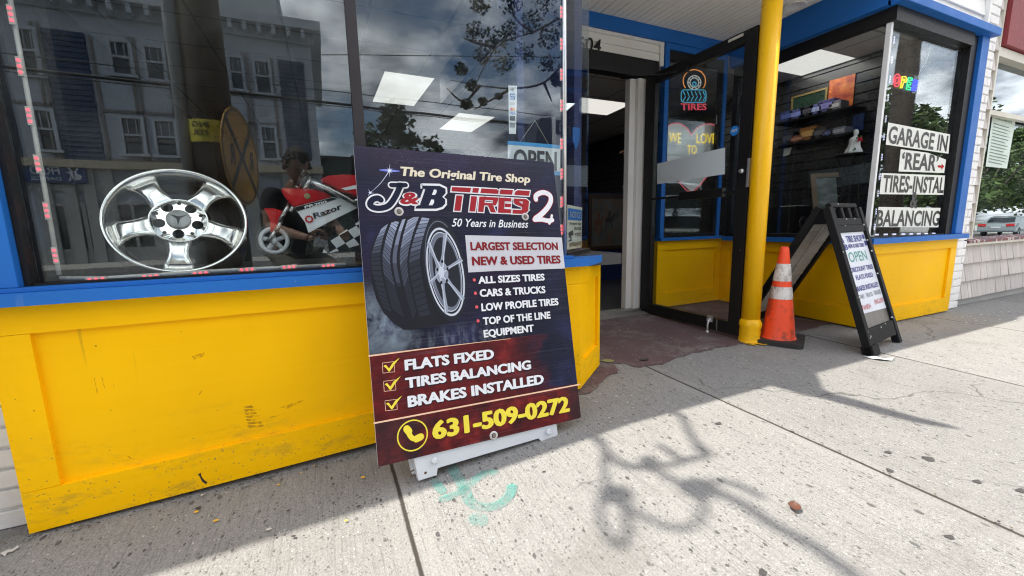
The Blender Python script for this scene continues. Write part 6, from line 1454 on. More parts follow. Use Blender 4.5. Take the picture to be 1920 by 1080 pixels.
for r_ in ((100, 62, 178, 300), (338, 92, 372, 310), (532, 118, 577, 300), (-60, 60, 20, 300)):
    x0, z0_, x1, z1_ = frect(*r_); mb = MB(); z = z0_
    while z < z1_-.05:
        mb.hexa([(x0, YB+.07, z), (x1, YB+.07, z), (x1, YB+.005, z), (x0, YB+.005, z)], [(x0, YB+.045, z+.14), (x1, YB+.045, z+.14), (x1, YB+.005, z+.14), (x0, YB+.005, z+.14)]); z += .145
    mb.build('siding_panel', M_nv, AB)
for r_ in ((204, 75, 250, 140), (268, 85, 312, 150), (428, 105, 460, 168), (476, 112, 512, 175), (226, 216, 274, 287), (288, 222, 336, 290), (488, 236, 522, 298), (38, 52, 78, 140), (66, 202, 110, 280), (424, 228, 452, 292)):
    x0, z0_, x1, z1_ = frect(*r_); mb = MB(); w = .09
    mb.box(x0, YB+.02, z0_, x0+w, YB+.10, z1_); mb.box(x1-w, YB+.02, z0_, x1, YB+.10, z1_); mb.box(x0+w, YB+.02, z1_-w, x1-w, YB+.10, z1_); mb.box(x0-.06, YB+.02, z0_-.08, x1+.06, YB+.14, z0_-.001); mb.box(x0+w, YB+.02, (z0_+z1_)/2-.03, x1-w, YB+.08, (z0_+z1_)/2+.03)
    for k in (1, 2): mb.box(x0+(x1-x0)*k/3-.012, YB+.02, (z0_+z1_)/2+.031, x0+(x1-x0)*k/3+.012, YB+.06, z1_-w-.001)
    fr = mb.build('window', M_bw, AB); mb = MB(); mb.box(x0+.02, YB+.002, z0_+.0, x1-.02, YB+.018, z1_-.01); mb.build('pane', M_win, fr)
mb = MB()
for (x0, y0, x1, y1) in ((252, 72, 258, 300), (262, 72, 267, 300), (186, 70, 191, 305), (322, 85, 327, 305), (80, 45, 85, 300), (92, 45, 97, 300), (463, 100, 467, 300), (471, 100, 475, 300), (517, 110, 521, 300), (190, 150, 330, 154), (195, 208, 340, 213), (420, 176, 520, 180), (425, 230, 522, 234), (200, 298, 350, 303), (20, 190, 100, 195)):
    a, b, c, d = frect(x0, y0, x1, y1); mb.box(a, YB+.022, b, c, YB+.045, d)
mb.build('batten', M_tr, AB)
a = fb(300, 306); b = fb(300, 320)
mb = MB(); mb.box(xl_, YB+.01, b[1], xr_+.05, YB+.35, a[1]); mb.build('belt_course', plain('tan_belt', (.42, .36, .27), .5), AB)
mb = MB()
for x in (95, 140, 178, 215, 300, 350, 480, 545, 578):
    p = fb(x, 400); mb.box(p[0]-.14, YB+.01, ZG, p[0]+.14, YB+.16, b[1]-.001)
zz_ = fb(300, 352)[1]; mb.box(xl_, YB+.005, zz_-.15, xr_, YB+.10, zz_+.05); mb.box(xl_, YB+.005, ZG, xr_, YB+.09, ZG+.45); mb.build('pilaster', M_cr, AB)
for r_ in ((102, 388, 162, 490), (225, 385, 290, 488), (310, 385, 345, 488), (488, 400, 540, 488)):
    x0, z0_, x1, z1_ = frect(*r_); mb = MB(); mb.box(x0, YB+.02, max(z0_, ZG+.02), x1, YB+.075, z1_); d_ = mb.build('shop_window', M_win, AB)
    mb = MB(); w = .1; mb.box(x0-w, YB+.02, ZG+.46, x0-.001, YB+.12, z1_+w); mb.box(x1+.001, YB+.02, ZG+.46, x1+w, YB+.12, z1_+w); mb.box(x0, YB+.02, z1_+.001, x1, YB+.12, z1_+w); mb.box((x0+x1)/2-.04, YB+.076, ZG+.46, (x0+x1)/2+.04, YB+.11, z1_); mb.build('frame', M_cr, d_)
# studio signboard with dancing couple
x0, z0_, x1, z1_ = frect(40, 309, 168, 345)
mb = MB(); mb.box(x0, YB+.20, z0_, x1, YB+.29, z1_); DS = mb.build('studio_sign', plain('navy_sign', (.015, .05, .15), .5)); tag(DS, 'navy dance studio signboard with white letters and a dancing couple across the street', 'sign')
Wd, Hd = x1-x0, z1_-z0_
# the wall faces +Y so its lettering runs towards -X
mb = MB(); mb.text('FRED', (x0+Wd*.62, YB+.292, z0_+Hd*.42), (-1, 0, 0), (0, 0, 1), Wd*.42, Hd*.44, (0, 1, 0), 0, 0, .02); mb.text('DANCE', (x0+Wd*.62, YB+.292, z0_+Hd*.12), (-1, 0, 0), (0, 0, 1), Wd*.42, Hd*.18, (0, 1, 0), 0, 0, .01)
mb.build('lettering', plain('sign_letter_white', (.6, .63, .66), .5), DS, recalc=False)
mb = MB(); f = lambda L_, s_: mb.poly([(x0+Wd*(.80+.08*x*s_), YB+.292, z0_+Hd*(.1+.8*y)) for x, y in L_])
f([(-.9, 0), (-.5, 0), (-.3, .4), (0, .05), (.25, .05), (.1, .5), (.3, .75), (-.1, .82), (-.5, .6), (-.9, .62), (-.95, .56), (-.5, .5), (-.45, .35)], 1); f([(.3, .05), (1.4, .1), (1.7, .35), (.9, .5), (.75, .78), (.35, .8), (.45, .5)], 1)
for cx_, cy_ in ((.0, .93), (.58, .88)): mb.prism(ell(x0+Wd*(.80+.08*cx_), z0_+Hd*(.1+.8*cy_), .09, .09, 0, 12), (0, YB+.292, 0), (1, 0, 0), (0, 0, 1), (0, 1, 0), 0)
mb.build('dancing_couple', plain('sign_letter_white', (.6, .63, .66), .5), DS, recalc=False)
# low green shed to its right and the open lot
x0, z0_, x1, z1_ = frect(602, 288, 668, 470); GB = thing('garden_shed', ((x0+x1)/2+1, YB-3, ZG), 'low dark green sided building right of the apartment building', 'building')
mb = MB(); z = ZG
while z < z1_-.1: mb.hexa([(x0, YB-.9, z), (x1+3, YB-.9, z), (x1+3, YB-5, z), (x0, YB-5, z)], [(x0, YB-.93, z+.2), (x1+3, YB-.93, z+.2), (x1+3, YB-5, z+.2), (x0, YB-5, z+.2)]); z += .205
mb.build('wall', plain('dark_green_siding', (.022, .06, .045), .6, var=.2), GB)
mb = MB(); mb.hexa([(x0-.2, YB-.7, z1_-.1), (x1+3.2, YB-.7, z1_-.1), (x1+3.2, YB-5.2, z1_-.1), (x0-.2, YB-5.2, z1_-.1)], [(x0-.2, YB-.7, z1_-.02), (x1+3.2, YB-.7, z1_-.02), (x1+3.2, YB-5.2, z1_+.6), (x0-.2, YB-5.2, z1_+.6)]); mb.build('roof', plain('dark_roof', (.04, .04, .04), .8), GB)

# utility poles along the kerb
def wood():
    M = Mat('weathered_pole_wood'); g = M.noise(1, 6, .65, M.coord((30, 30, 1.2))); M.base(M.ramp(g, [(.3, (.045, .034, .026)), (.7, (.13, .105, .082))]), .85); M.bump(g, .6, .01); return M.m
M_wood = wood()
def upole(x, y, label, conduit):
    z = ground(x, y) if y > -1.4 else road_z(x)
    T = thing('utility_pole', (x, y, z), label, 'utility pole', 'utility poles along the kerb')
    mb = MB(); mb.tube([(x, y, z-.1), (x, y, z+3), (x, y, 9.5)], [.175, .16, .12], 16); mb.build('shaft', M_wood, T)
    mb = MB(); mb.box(x-.06, y-1.1, 8.6, x+.06, y+1.1, 8.72); mb.build('crossarm', M_wood, T)
    if conduit:
        mb = MB(); mb.tube([(x-.17, y+.10, z), (x-.165, y+.10, 6)], .045, 10); mb.build('conduit', plain('grey_conduit', (.32, .33, .34), .5), T)
    return T
up1 = mirrored(397, 250, 4.35); upole(up1.x, up1.y, 'weathered wooden utility pole with a grey conduit mirrored in the big window', True)
d_ = ray(1690, 200); up2x = 9.6; up2y = 3.34-9.6*d_.y/d_.x; upole(up2x, up2y, 'weathered wooden utility pole farther along the kerb, mirrored in the right window', False)
# wires
def wire(a, b, sag, r_, label):
    a, b = Vector(a), Vector(b); mb = MB(); mb.tube([a.lerp(b, t)-Vector((0, 0, sag*4*t*(1-t))) for t in [k/20 for k in range(21)]], r_, 6); tag(mb.build('overhead_wire', M_cable), label, 'wire', 'overhead street wires')
for i, (pa, pb, D, r_, lab) in enumerate((((52, 130), (700, 202), 12.8, .035, 'thick bundled cable crossing in front of the apartment building'), ((52, 105), (690, 178), 12.6, .012, 'thin wire just above the bundled cable across the street'), ((50, 138), (600, 196), 13.0, .012, 'thin wire just under the bundled cable across the street'), ((600, 101), (720, 103), 24, .02, 'faint wire crossing the clouds behind the roofline'))):
    a, b = mirrored(*pa, D), mirrored(*pb, D); d = (b-a).normalized(); wire(a-d*12, b+d*16, 0, r_, lab)
wire((up1.x, up1.y, 8.8), (up2x, up2y, 8.8), .35, .012, 'upper wire strung between the two kerbside poles')
wire((up1.x, up1.y, 6.2), (up2x, up2y, 6.2), .4, .03, 'thick lower cable strung between the two kerbside poles')
wire((up2x, up2y, 6.2), (up2x+26, up2y, 5.6), .6, .03, 'thick cable running on beyond the farther pole'); wire((up2x, up2y, 7.2), (up2x+26, up2y, 6.9), .5, .015, 'thin wire running on beyond the farther pole')
# yellow notice on the pole
mb = MB(); z0_, z1_ = at_y(395, 272, 4.35).z, at_y(395, 232, 4.35).z; r_ = .178
A_ = [R(20+k*14) for k in range(11)]
for a, b in zip(A_, A_[1:]): mb.poly([(up1.x+r_*math.cos(a), up1.y+r_*math.sin(a), z0_), (up1.x+r_*math.cos(b), up1.y+r_*math.sin(b), z0_), (up1.x+r_*math.cos(b), up1.y+r_*math.sin(b), z1_), (up1.x+r_*math.cos(a), up1.y+r_*math.sin(a), z1_)])
o = mb.build('pole_notice', plain('yellow_notice', (.62, .55, .06), .6), recalc=False); tag(o, 'yellow paper notice wrapped round the utility pole', 'notice')
mb = MB(); 
for k, w_ in enumerate(('ING', 'TER')): mb.text(w_, (up1.x+.02, up1.y+.186, z1_-(z1_-z0_)*(.38+.36*k)), (-1, 0, 0), (0, 0, 1), .11, (z1_-z0_)*.24, (0, 1, 0), 0, 0, .03)
mb.build('lettering', plain('notice_black_ink', (.02, .02, .02), .6), o, recalc=False)
# railway crossing sign
rs = mirrored(453, 296, 4.08); RX = thing('crossing_sign', (rs.x, rs.y, ground(rs.x, rs.y)), 'round yellow railway crossing sign with a black X and two Rs', 'sign')
nx = Vector((.985, .17, 0)).normalized(); ru = Vector((0, 0, 1)).cross(nx).normalized(); rd_ = .385
mb = MB(); mb.lathe([(0, -.004), (rd_, -.004), (rd_, .003), (0, .003)], rs, nx, 56, smooth=False); mb.build('disc', plain('sign_yellow_weathered', (.50, .24, .012), .5, var=.15), RX)
o3 = rs+nx*.0045
mb = MB()
for s_ in (1, -1): mb.prism([(-.27, -.27*s_-.035), (-.27, -.27*s_+.035), (.27, .27*s_+.035), (.27, .27*s_-.035)], o3+nx*.0006*s_, ru, (0, 0, 1), nx, 0)
A = ell(0, 0, .372, .372, 0, 56); B = ell(0, 0, .355, .355, 0, 56)
for k in range(56): j = (k+1) % 56; mb.poly([o3+ru*x+Vector((0, 0, y)) for x, y in (A[k], A[j], B[j], B[k])])
for s_ in (-.26, .15): mb.text('R', o3+ru*s_+Vector((0, 0, -.075)), ru, (0, 0, 1), .105, .16, nx, .001, 0, .04)
mb.build('marking', plain('sign_black', (.015, .015, .015), .5), RX, recalc=False)
mb = MB(); mb.box(rs.x-.06, rs.y-.03, ground(rs.x, rs.y)-.1, rs.x-.012, rs.y+.03, rs.z+.3); mb.build('post', plain('dark_green_post', (.03, .035, .03), .6), RX)

# trees
def leafmat(name, a, b):
    M = Mat(name); M.base(M.ramp(M.noise(2.2, 3), [(.3, a), (.7, b)]), .55, 0, .3); return M.m
M_bark = plain('bark', (.09, .075, .06), .9, var=.35, bump=.5, bs=25)
def crown(mb, blobs, n, size, seed):
    q = random.Random(seed)
    for k in range(n):
        c, r_ = q.choice(blobs); d = Vector((q.gauss(0, 1), q.gauss(0, 1), q.gauss(0, 1))).normalized()*r_*(q.random()**.45); d.z *= .8
        p = Vector(c)+d; a = Vector((q.gauss(0, 1), q.gauss(0, 1), q.gauss(0, .6))).normalized(); b = a.cross(Vector((q.gauss(0, 1), q.gauss(0, 1), q.gauss(0, 1)))).normalized(); s_ = size*q.uniform(.6, 1.25)
        mb.poly([p-a*s_, p+b*s_*.5, p+a*s_, p-b*s_*.5])
def tree(x, y, z, h, rad, label, seed, leaf_s=.22, n=2600, mats=None, group=None, low=.36):
    q = random.Random(seed); T = thing('street_tree', (x, y, z), label, 'tree', group)
    blobs = []; mb = MB(); th = h*low
    mb.tube([(x, y, z), (x+.05, y, z+th*.5), (x, y+.05, z+th), (x, y, z+h*.75)], [rad*.085, rad*.07, rad*.06, rad*.02], 10)
    for k in range(16):
        a = q.uniform(0, 6.28); rr_ = rad*q.uniform(.25, .85); hz = z+th+(h-th)*q.uniform(.1, .92); rr_ *= math.sin(math.pi*min(.96, max(.12, (hz-z-th*.6)/(h-th*.6))))**.6
        e_ = (x+rr_*math.cos(a), y+rr_*math.sin(a), hz); blobs.append((e_, rad*q.uniform(.22, .42))); mb.tube([(x, y, z+th+(hz-z-th)*.35), ((x+e_[0])/2, (y+e_[1])/2, (z+th+hz)/2+.1), e_], [rad*.035, rad*.02, rad*.006], 6)
    mb.build('trunk', M_bark, T); mb = MB(); crown(mb, blobs, n, leaf_s, seed); mb.build('crown', mats or M_lf, T, recalc=False); return T
M_lf = leafmat('tree_leaves', (.03, .06, .015), (.13, .19, .055)); M_lf2 = leafmat('dark_tree_leaves', (.02, .035, .012), (.05, .08, .025))
p = mirrored(742, 300, 26); tree(p.x, p.y, ZG, 8.2, 2.3, 'dark sparse tree standing in the open lot behind the green shed', 3, .20, 1500, M_lf2)
p = mirrored(808, 300, 27); tree(p.x, p.y, ZG, 6.6, 1.6, 'small dark tree right of the sparse tree in the open lot', 5, .18, 900, M_lf2)
for i, (X_, Y_, h, lab) in enumerate(((38, -14.5, 9, 'tall leafy green tree across the street, nearest to the shops'), (47, -14, 10.5, 'tallest leafy green tree across the street behind the grey car'), (57, -15, 9.5, 'leafy green tree beyond the grey car across the street'), (68, -14, 10, 'farthest leafy green tree along the far pavement'))):
    tree(X_, Y_, road_z(X_)+.14, h+1, 4.8, lab, 40+i, .26, 5200, None, 'trees along the far pavement', .12)
# kerbside tree whose drooping branches are mirrored above the OPEN placard
KT = thing('street_tree', (3.5, -1.1, ground(3.5, -1.1)), 'kerbside tree with drooping dark leafy branches mirrored above the OPEN placard', 'tree')
kq = random.Random(77); DT = 4.7
def kt(px, py, D=DT): return mirrored(px, py, D)
tr = [(3.5, -1.1, 0), (3.5, -1.1, 1.6), (3.45, -1.12, 2.9), (3.3, -1.2, 4.2), (3.0, -1.3, 5.4)]
mb = MB(); mb.tube(tr, [.12, .105, .09, .06, .03], 12)
limbs = [[(3.45, -1.12, 2.7), kt(1075, 110), kt(1020, 155), kt(960, 165), kt(900, 160), kt(845, 150)], [(3.45, -1.12, 2.9), kt(1080, 30), kt(1000, 60), kt(930, 90), kt(885, 175)], [(3.4, -1.15, 3.2), kt(1060, -40), kt(960, -20), kt(890, 5)], [kt(1000, 60), kt(965, 30), kt(955, -40)], [kt(960, 165), kt(925, 185), kt(890, 205)], [kt(930, 90), kt(890, 80), kt(868, 70)], [kt(1020, 155), kt(1035, 190)], [kt(900, 160), kt(870, 190), kt(838, 165)]]
blobs = []
for L_ in limbs:
    s_ = spline(L_, 4); mb.tube(s_, [.018*(1-k/len(s_))+.0025 for k in range(len(s_))], 6)
mb.build('trunk', M_bark, KT)
for (px, py, r_) in ((1000, 40, .22), (960, 60, .20), (925, 75, .20), (890, 60, .17), (1030, 70, .2), (985, 100, .18), (945, 120, .17), (905, 105, .15), (1030, 120, .17), (900, 10, .16), (960, 5, .2), (1020, 0, .22), (1060, 40, .25), (885, 160, .10), (875, 195, .09), (905, 190, .08), (865, 130, .10), (935, 180, .06), (1045, 150, .1), (1090, 90, .3), (1120, 20, .4), (1150, 100, .4), (1000, -60, .35), (1090, -80, .45)):
    blobs.append((kt(px, py, DT+kq.uniform(-.35, .35)), r_*.8))
mb = MB(); crown(mb, blobs, 3600, .024, 8); crown(mb, blobs[-6:], 900, .035, 9); mb.build('crown', M_lf2, KT, recalc=False)

# refrigerated box truck across the street
tp = mirrored(1000, 232, 11.6); TX = tp.x; TYf = 3.32-11.6; tz = road_z(TX)
TK = thing('box_truck', (TX+3, TYf-1.2, tz), 'white refrigerated box truck with a dark cooling unit parked across the street', 'truck')
M_tw = plain('truck_white', (.72, .73, .74), .35, var=.04); M_tire = plain('truck_rubber', (.02, .02, .02), .8)
zt2 = at_y(1030, 214, 11.6).z
mb = MB(); mb.box(TX+.75, TYf-2.4, tz+1.0, TX+7.5, TYf, zt2, bevel=.05); mb.build('cargo_box', M_tw, TK)
mb = MB(); u0_ = zt2-1.15; mb.hexa([(TX+.05, TYf-2.1, u0_), (TX+.74, TYf-2.1, u0_), (TX+.74, TYf-.15, u0_), (TX+.05, TYf-.15, u0_)], [(TX+.35, TYf-2.0, zt2-.08), (TX+.74, TYf-2.0, zt2-.02), (TX+.74, TYf-.2, zt2-.02), (TX+.35, TYf-.2, zt2-.08)]); CU = mb.build('cooling_unit', plain('dark_cooling_unit', (.05, .052, .055), .4), TK)
mb = MB(); p, q = at_y(994, 243, 11.6), at_y(1053, 229, 11.6); zz_ = (p.z+q.z)/2; mb.box(TX+.78, TYf+.001, zz_-.22, TX+2.6, TYf+.006, zz_+.22); BAND = mb.build('side_band', plain('dark_cooling_unit', (.05, .052, .055), .4), TK); mb = MB(); mb.text('THERMO KING', (TX+2.5, TYf+.0075, zz_-.11), (-1, 0, 0), (0, 0, 1), 1.6, .22, (0, 1, 0), 0, 0, .02); mb.build('lettering', M_tw, BAND, recalc=False)
mb = MB(); mb.hexa([(TX-1.9, TYf-2.2, tz+.5), (TX+.7, TYf-2.2, tz+.5), (TX+.7, TYf-.1, tz+.5), (TX-1.9, TYf-.1, tz+.5)], [(TX-.9, TYf-2.1, tz+2.5), (TX+.7, TYf-2.1, tz+2.6), (TX+.7, TYf-.2, tz+2.6), (TX-.9, TYf-.2, tz+2.5)]); CAB = mb.build('cab', M_tw, TK)
mb = MB(); mb.poly([(TX-1.05, TYf-.143, tz+1.62), (TX+.3, TYf-.143, tz+1.62), (TX+.3, TYf-.18, tz+2.38), (TX-.75, TYf-.18, tz+2.38)]); mb.build('window', M_win, CAB, recalc=False)
for wx in (TX-.9, TX+5.6):
    mb = MB(); mb.lathe([(.25, -.14), (.48, -.14), (.5, -.08), (.5, .08), (.48, .14), (.25, .14)], (wx, TYf-.22, tz+.5), (0, 1, 0), 28, close=True); w_ = mb.build('wheel', M_tire, TK); mb = MB(); mb.lathe([(0, .05), (.12, .08), (.25, .1)], (wx, TYf-.22, tz+.5), (0, 1, 0), 20); mb.build('rim', M_alu, w_)
mb = MB(); mb.box(TX+.75, TYf-2.0, tz+.7, TX+7.3, TYf-.4, tz+.98); mb.build('chassis', M_blk, TK)

# grey car far down the far side, tail towards the shops
CX, CY = 45.5, -9.9; cz = road_z(CX+2)
CAR = thing('parked_car', (CX+2.3, CY, cz), 'silver grey estate car with red tail lights parked far across the street', 'car')
M_cp = plain('silver_car_paint', (.34, .38, .40), .22, .4, var=.05)
prof = [(0, .45), (.02, .75), (.12, .95), (.55, 1.0), (1.05, 1.42), (1.6, 1.5), (2.6, 1.46), (3.5, 1.0), (4.5, .88), (4.7, .65), (4.7, .35), (3.95, .32), (.75, .32), (.05, .34)]
mb = MB(); rows = []
for wy, sc in ((-.92, .0), (-.86, .03), (.86, .03), (.92, .0)):
    rows.append([mb.bm.verts.new((CX+x, CY+(wy if z < 1.02 else wy*.80), cz+(z if abs(wy) < .9 else min(z, 1.44)))) for x, z in prof])
for A, B in zip(rows, rows[1:]):
    n = len(A)
    for k in range(n): mb._f([A[k], A[(k+1) % n], B[(k+1) % n], B[k]])
mb._f(rows[0]); mb._f(rows[-1][::-1]); mb.build('body', M_cp, CAR)
mb = MB()
mb.poly([(CX+.60, CY+.7, cz+1.05), (CX+.60, CY-.7, cz+1.05), (CX+1.0, CY-.62, cz+1.395), (CX+1.0, CY+.62, cz+1.395)])
for v in mb.bm.verts: v.co.x -= .03
mb.build('rear_window', M_win, CAR, recalc=False)
for s_ in (1, -1):
    mb = MB(); mb.poly([(CX+x, CY+s_*(.935 if z < 1.05 else .765), cz+z) for x, z in ((.85, 1.06), (3.25, 1.06), (2.6, 1.40), (1.25, 1.40))]); mb.build('side_window', M_win, CAR, recalc=False)
    mb = MB(); mb.box(CX-.015, CY+s_*.55, cz+.78, CX+.14, CY+s_*.88, cz+.95); mb.build('tail_light', plain('tail_light_red', (.55, .02, .02), .25), CAR)
    for wx in (.85, 3.75):
        mb = MB(); mb.lathe([(.17, -.1), (.31, -.1), (.33, -.04), (.33, .08), (.31, .1), (.17, .1)], (CX+wx, CY+s_*.82, cz+.33), (0, s_, 0), 24, close=True); w_ = mb.build('wheel', M_tire, CAR); mb = MB(); mb.lathe([(0, .07), (.17, .08)], (CX+wx, CY+s_*.82, cz+.33), (0, s_, 0), 16); mb.build('rim', M_alu, w_)
mb = MB(); mb.box(CX-.012, CY-.26, cz+.62, CX+.03, CY+.26, cz+.74); mb.build('number_plate', plain('plate_white', (.6, .6, .6), .5), CAR)

# ---------------------------------------------------------------- people
def skin(name, nodes, edges, root, mat, parent=None, sub=2, smooth=True):
    ids = {k: i for i, k in enumerate(nodes)}
    me = bpy.data.meshes.new(name); me.from_pydata([tuple(v[0]) for v in nodes.values()], [(ids[a], ids[b]) for a, b in edges], [])
    o = bpy.data.objects.new(name, me); COL.objects.link(o)
    m = o.modifiers.new('skin', 'SKIN'); m.use_smooth_shade = True; o.modifiers.new('sub', 'SUBSURF').levels = sub
    if not me.skin_vertices: bpy.context.view_layer.update()
    for i, v in enumerate(nodes.values()):
        r_ = v[1]; d = me.skin_vertices[0].data[i]; d.radius = r_ if isinstance(r_, tuple) else (r_, r_); d.use_root = (list(nodes)[i] == root)
    bpy.context.view_layer.update()
    m2 = bpy.data.meshes.new_from_object(o.evaluated_get(bpy.context.evaluated_depsgraph_get())); bpy.data.objects.remove(o); bpy.data.meshes.remove(me)
    mb = MB(); mb.merge(m2); bpy.data.meshes.remove(m2); return mb
def person(label, base, f, J, head, look, skin_m, shirt_m, short_m, hair_m, hands):
    """J: joints in world space; f: facing; look: where the head points"""
    T = thing('person', base, label, 'person'); rgt = Vector((f.y, -f.x, 0))
    N = dict(pelvis=(J['pelvis'], (.135, .11)), waist=(J['pelvis'].lerp(J['chest'], .45), (.125, .095)), chest=(J['chest'], (.15, .11)), neck0=(J['neck'], .058), neck1=(J['neck'].lerp(head, .45), .052))
    E_ = [('pelvis', 'waist'), ('waist', 'chest'), ('chest', 'neck0'), ('neck0', 'neck1')]
    for s_ in 'LR':
        N['sh'+s_] = (J['sh'+s_], .058); N['el'+s_] = (J['el'+s_], .041); N['fm'+s_] = (J['el'+s_].lerp(J['wr'+s_], .35), .040); N['wr'+s_] = (J['wr'+s_], .026)
        N['hp'+s_] = (J['hp'+s_], .085); N['kn'+s_] = (J['kn'+s_], .058); N['cf'+s_] = (J['kn'+s_].lerp(J['an'+s_], .3), .055); N['an'+s_] = (J['an'+s_], .038); N['to'+s_] = (J['an'+s_]+f*.17+Vector((0, 0, -.05)), .034)
        E_ += [('chest', 'sh'+s_), ('sh'+s_, 'el'+s_), ('el'+s_, 'fm'+s_), ('fm'+s_, 'wr'+s_), ('pelvis', 'hp'+s_), ('hp'+s_, 'kn'+s_), ('kn'+s_, 'cf'+s_), ('cf'+s_, 'an'+s_), ('an'+s_, 'to'+s_)]
    mb = skin('body', N, E_, 'pelvis', skin_m)
    # head with face
    up_ = (Vector((0, 0, 1)) - look*look.z).normalized(); sd_ = look.cross(up_).normalized()
    hb = bmesh.new(); bmesh.ops.create_uvsphere(hb, u_segments=28, v_segments=20, radius=1)
    for v in hb.verts:
        x, y, z = v.co; jaw = max(0, -z); w = .078*(1-.34*jaw**1.5); d = .098*(1-.12*jaw)
        fx, fy, fz = x*w, y*d, z*.122
        if y > .3:
            g = lambda cx, cz, sx_, sz_: math.exp(-((x-cx)/sx_)**2-((z-cz)/sz_)**2)
            fy += .024*g(0, -.18, .14, .16)+.012*g(0, .02, .12, .2) - .011*(g(.36, .08, .16, .11)+g(-.36, .08, .16, .11)) + .007*g(0, -.56, .25, .08) - .005*g(0, -.45, .3, .05) + .010*g(0, -.88, .22, .12)
        v.co = head + sd_*fx + look*fy + up_*fz
    m3 = bpy.data.meshes.new('h'); hb.to_mesh(m3); hb.free(); mb.merge(m3); bpy.data.meshes.remove(m3)
    for s_ in (1, -1):
        e_ = head + sd_*s_*.079 - look*.006 + up_*.0; mb.lathe([(.0, .0), (.018, .002), (.028, .010), (.024, .016), (.012, .008), (0, .006)], e_, sd_*s_ - look*.35, 14)
    # hands: palm and five fingers
    for s_, (wr, pd, nrm, curl) in hands.items():
        pd = pd.normalized(); nrm = (nrm-pd*(nrm @ pd)).normalized(); side = pd.cross(nrm).normalized()
        if s_ == 'L': side = -side
        Nh = dict(w=(wr-pd*.01, (.026, .020)), p1=(wr+pd*.035, (.036, .016)), p2=(wr+pd*.075, (.040, .014)))
        hm_ = skin('hand', Nh, [('w', 'p1'), ('p1', 'p2')], 'p1', skin_m, sub=1); mm = bpy.data.meshes.new('q'); hm_.bm.to_mesh(mm); hm_.bm.free(); mb.merge(mm); bpy.data.meshes.remove(mm)
        for k, (off, ln) in enumerate(((-.030, .062), (-.010, .075), (.011, .072), (.030, .055))):
            b_ = wr+pd*.072+side*off; pts = [b_]; a = .15
            for seg in (.45, .32, .23): a += curl*(1+.12*k); pts.append(pts[-1]+(pd*math.cos(a)+nrm*math.sin(a))*ln*seg)
            mb.tube(pts, [.0095, .009, .008, .006], 8)
        tb = wr+pd*.025-side*.028; mb.tube([tb, tb+(-side*.7+pd*.7+nrm*.2)*.035, tb+(-side*.6+pd*.9+nrm*.5)*.062, tb+(-side*.2+pd*1.0+nrm*.8)*.082], [.013, .011, .0095, .007], 8)
    mb.build('body', skin_m, T, smooth=True, recalc=True)
    # clothing
    Ns = dict(hem=(J['pelvis']+Vector((0, 0, -.02)), (.160, .135)), waist=(J['pelvis'].lerp(J['chest'], .45), (.150, .122)), chest=(J['chest'], (.172, .132)), nk=(J['neck']-Vector((0, 0, .03)), (.075, .07)))
    Es = [('hem', 'waist'), ('waist', 'chest'), ('chest', 'nk')]
    for s_ in 'LR': Ns['sh'+s_] = (J['sh'+s_], .075); Ns['sl'+s_] = (J['sh'+s_].lerp(J['el'+s_], .62), .066); Es += [('chest', 'sh'+s_), ('sh'+s_, 'sl'+s_)]
    skin('shirt', Ns, Es, 'waist', shirt_m).build('shirt', shirt_m, T, smooth=True)
    Ns = dict(w=(J['pelvis']+Vector((0, 0, .03)), (.152, .128)),); Es = []
    for s_ in 'LR': Ns['hp'+s_] = (J['hp'+s_], .105); Ns['kn'+s_] = (J['hp'+s_].lerp(J['kn'+s_], .95), .085); Es += [('w', 'hp'+s_), ('hp'+s_, 'kn'+s_)]
    skin('shorts', Ns, Es, 'w', short_m).build('shorts', short_m, T, smooth=True)
    q = random.Random(5); mb = MB()
    for k in range(420):
        a = q.uniform(0, 6.28); b = q.uniform(-.15, 1.45); d = sd_*math.cos(a)*math.cos(b)*.084 + look*math.sin(a)*math.cos(b)*.104 + up_*math.sin(b)*.130
        if math.sin(a) > .35 and b < .62: continue
        c = head + d*q.uniform(1.0, 1.12); r_ = q.uniform(.010, .019)
        ic = bmesh.new(); bmesh.ops.create_icosphere(ic, subdivisions=1, radius=r_); mm = bpy.data.meshes.new('q'); ic.to_mesh(mm); ic.free(); mb.merge(mm, Matrix.Translation(c)); bpy.data.meshes.remove(mm)
    mb.build('hair', hair_m, T, smooth=True)
    mb = MB()
    for s_ in (1, -1):
        for (ax_, r_, o_) in ((.028, .0075, .0), ):
            mb.lathe([(0, .004), (r_*.7, .003), (r_, 0)], head + sd_*s_*ax_ + look*.0865 + up_*.010, look, 12)
    mb.build('eyes', plain('dark_eye', (.03, .02, .015), .2), T)
    for s_ in 'LR':
        mb = skin('shoe', dict(h=(J['an'+s_]+Vector((0, 0, -.045)), (.042, .045)), m=(J['an'+s_]+f*.09+Vector((0, 0, -.05)), (.046, .036)), t=(J['an'+s_]+f*.19+Vector((0, 0, -.058)), (.042, .026))), [('h', 'm'), ('m', 't')], 'm', None); mb.build('shoe', plain('dark_shoe', (.03, .03, .035), .6), T, smooth=True)
    return T
M_skin = plain('skin', (.30, .165, .115), .5, var=.06); M_black_tee = plain('black_tshirt', (.012, .012, .014), .85, var=.3); M_short = plain('grey_green_shorts', (.10, .095, .075), .85); M_hair = plain('dark_curly_hair', (.022, .014, .010), .6, var=.4)
f = Vector((.45, .89, 0)).normalized(); rg = Vector((f.y, -f.x, 0))
hd = mirrored(556, 312, 3.72); gz = ground(0, -.5)
ph_c = Vector((.0, -.028, .775))
nk = hd + Vector((-.035, -.075, -.155)); ch = nk + Vector((-.02, -.04, -.17)); pv = Vector((ch.x-.03, ch.y-.10, .60))
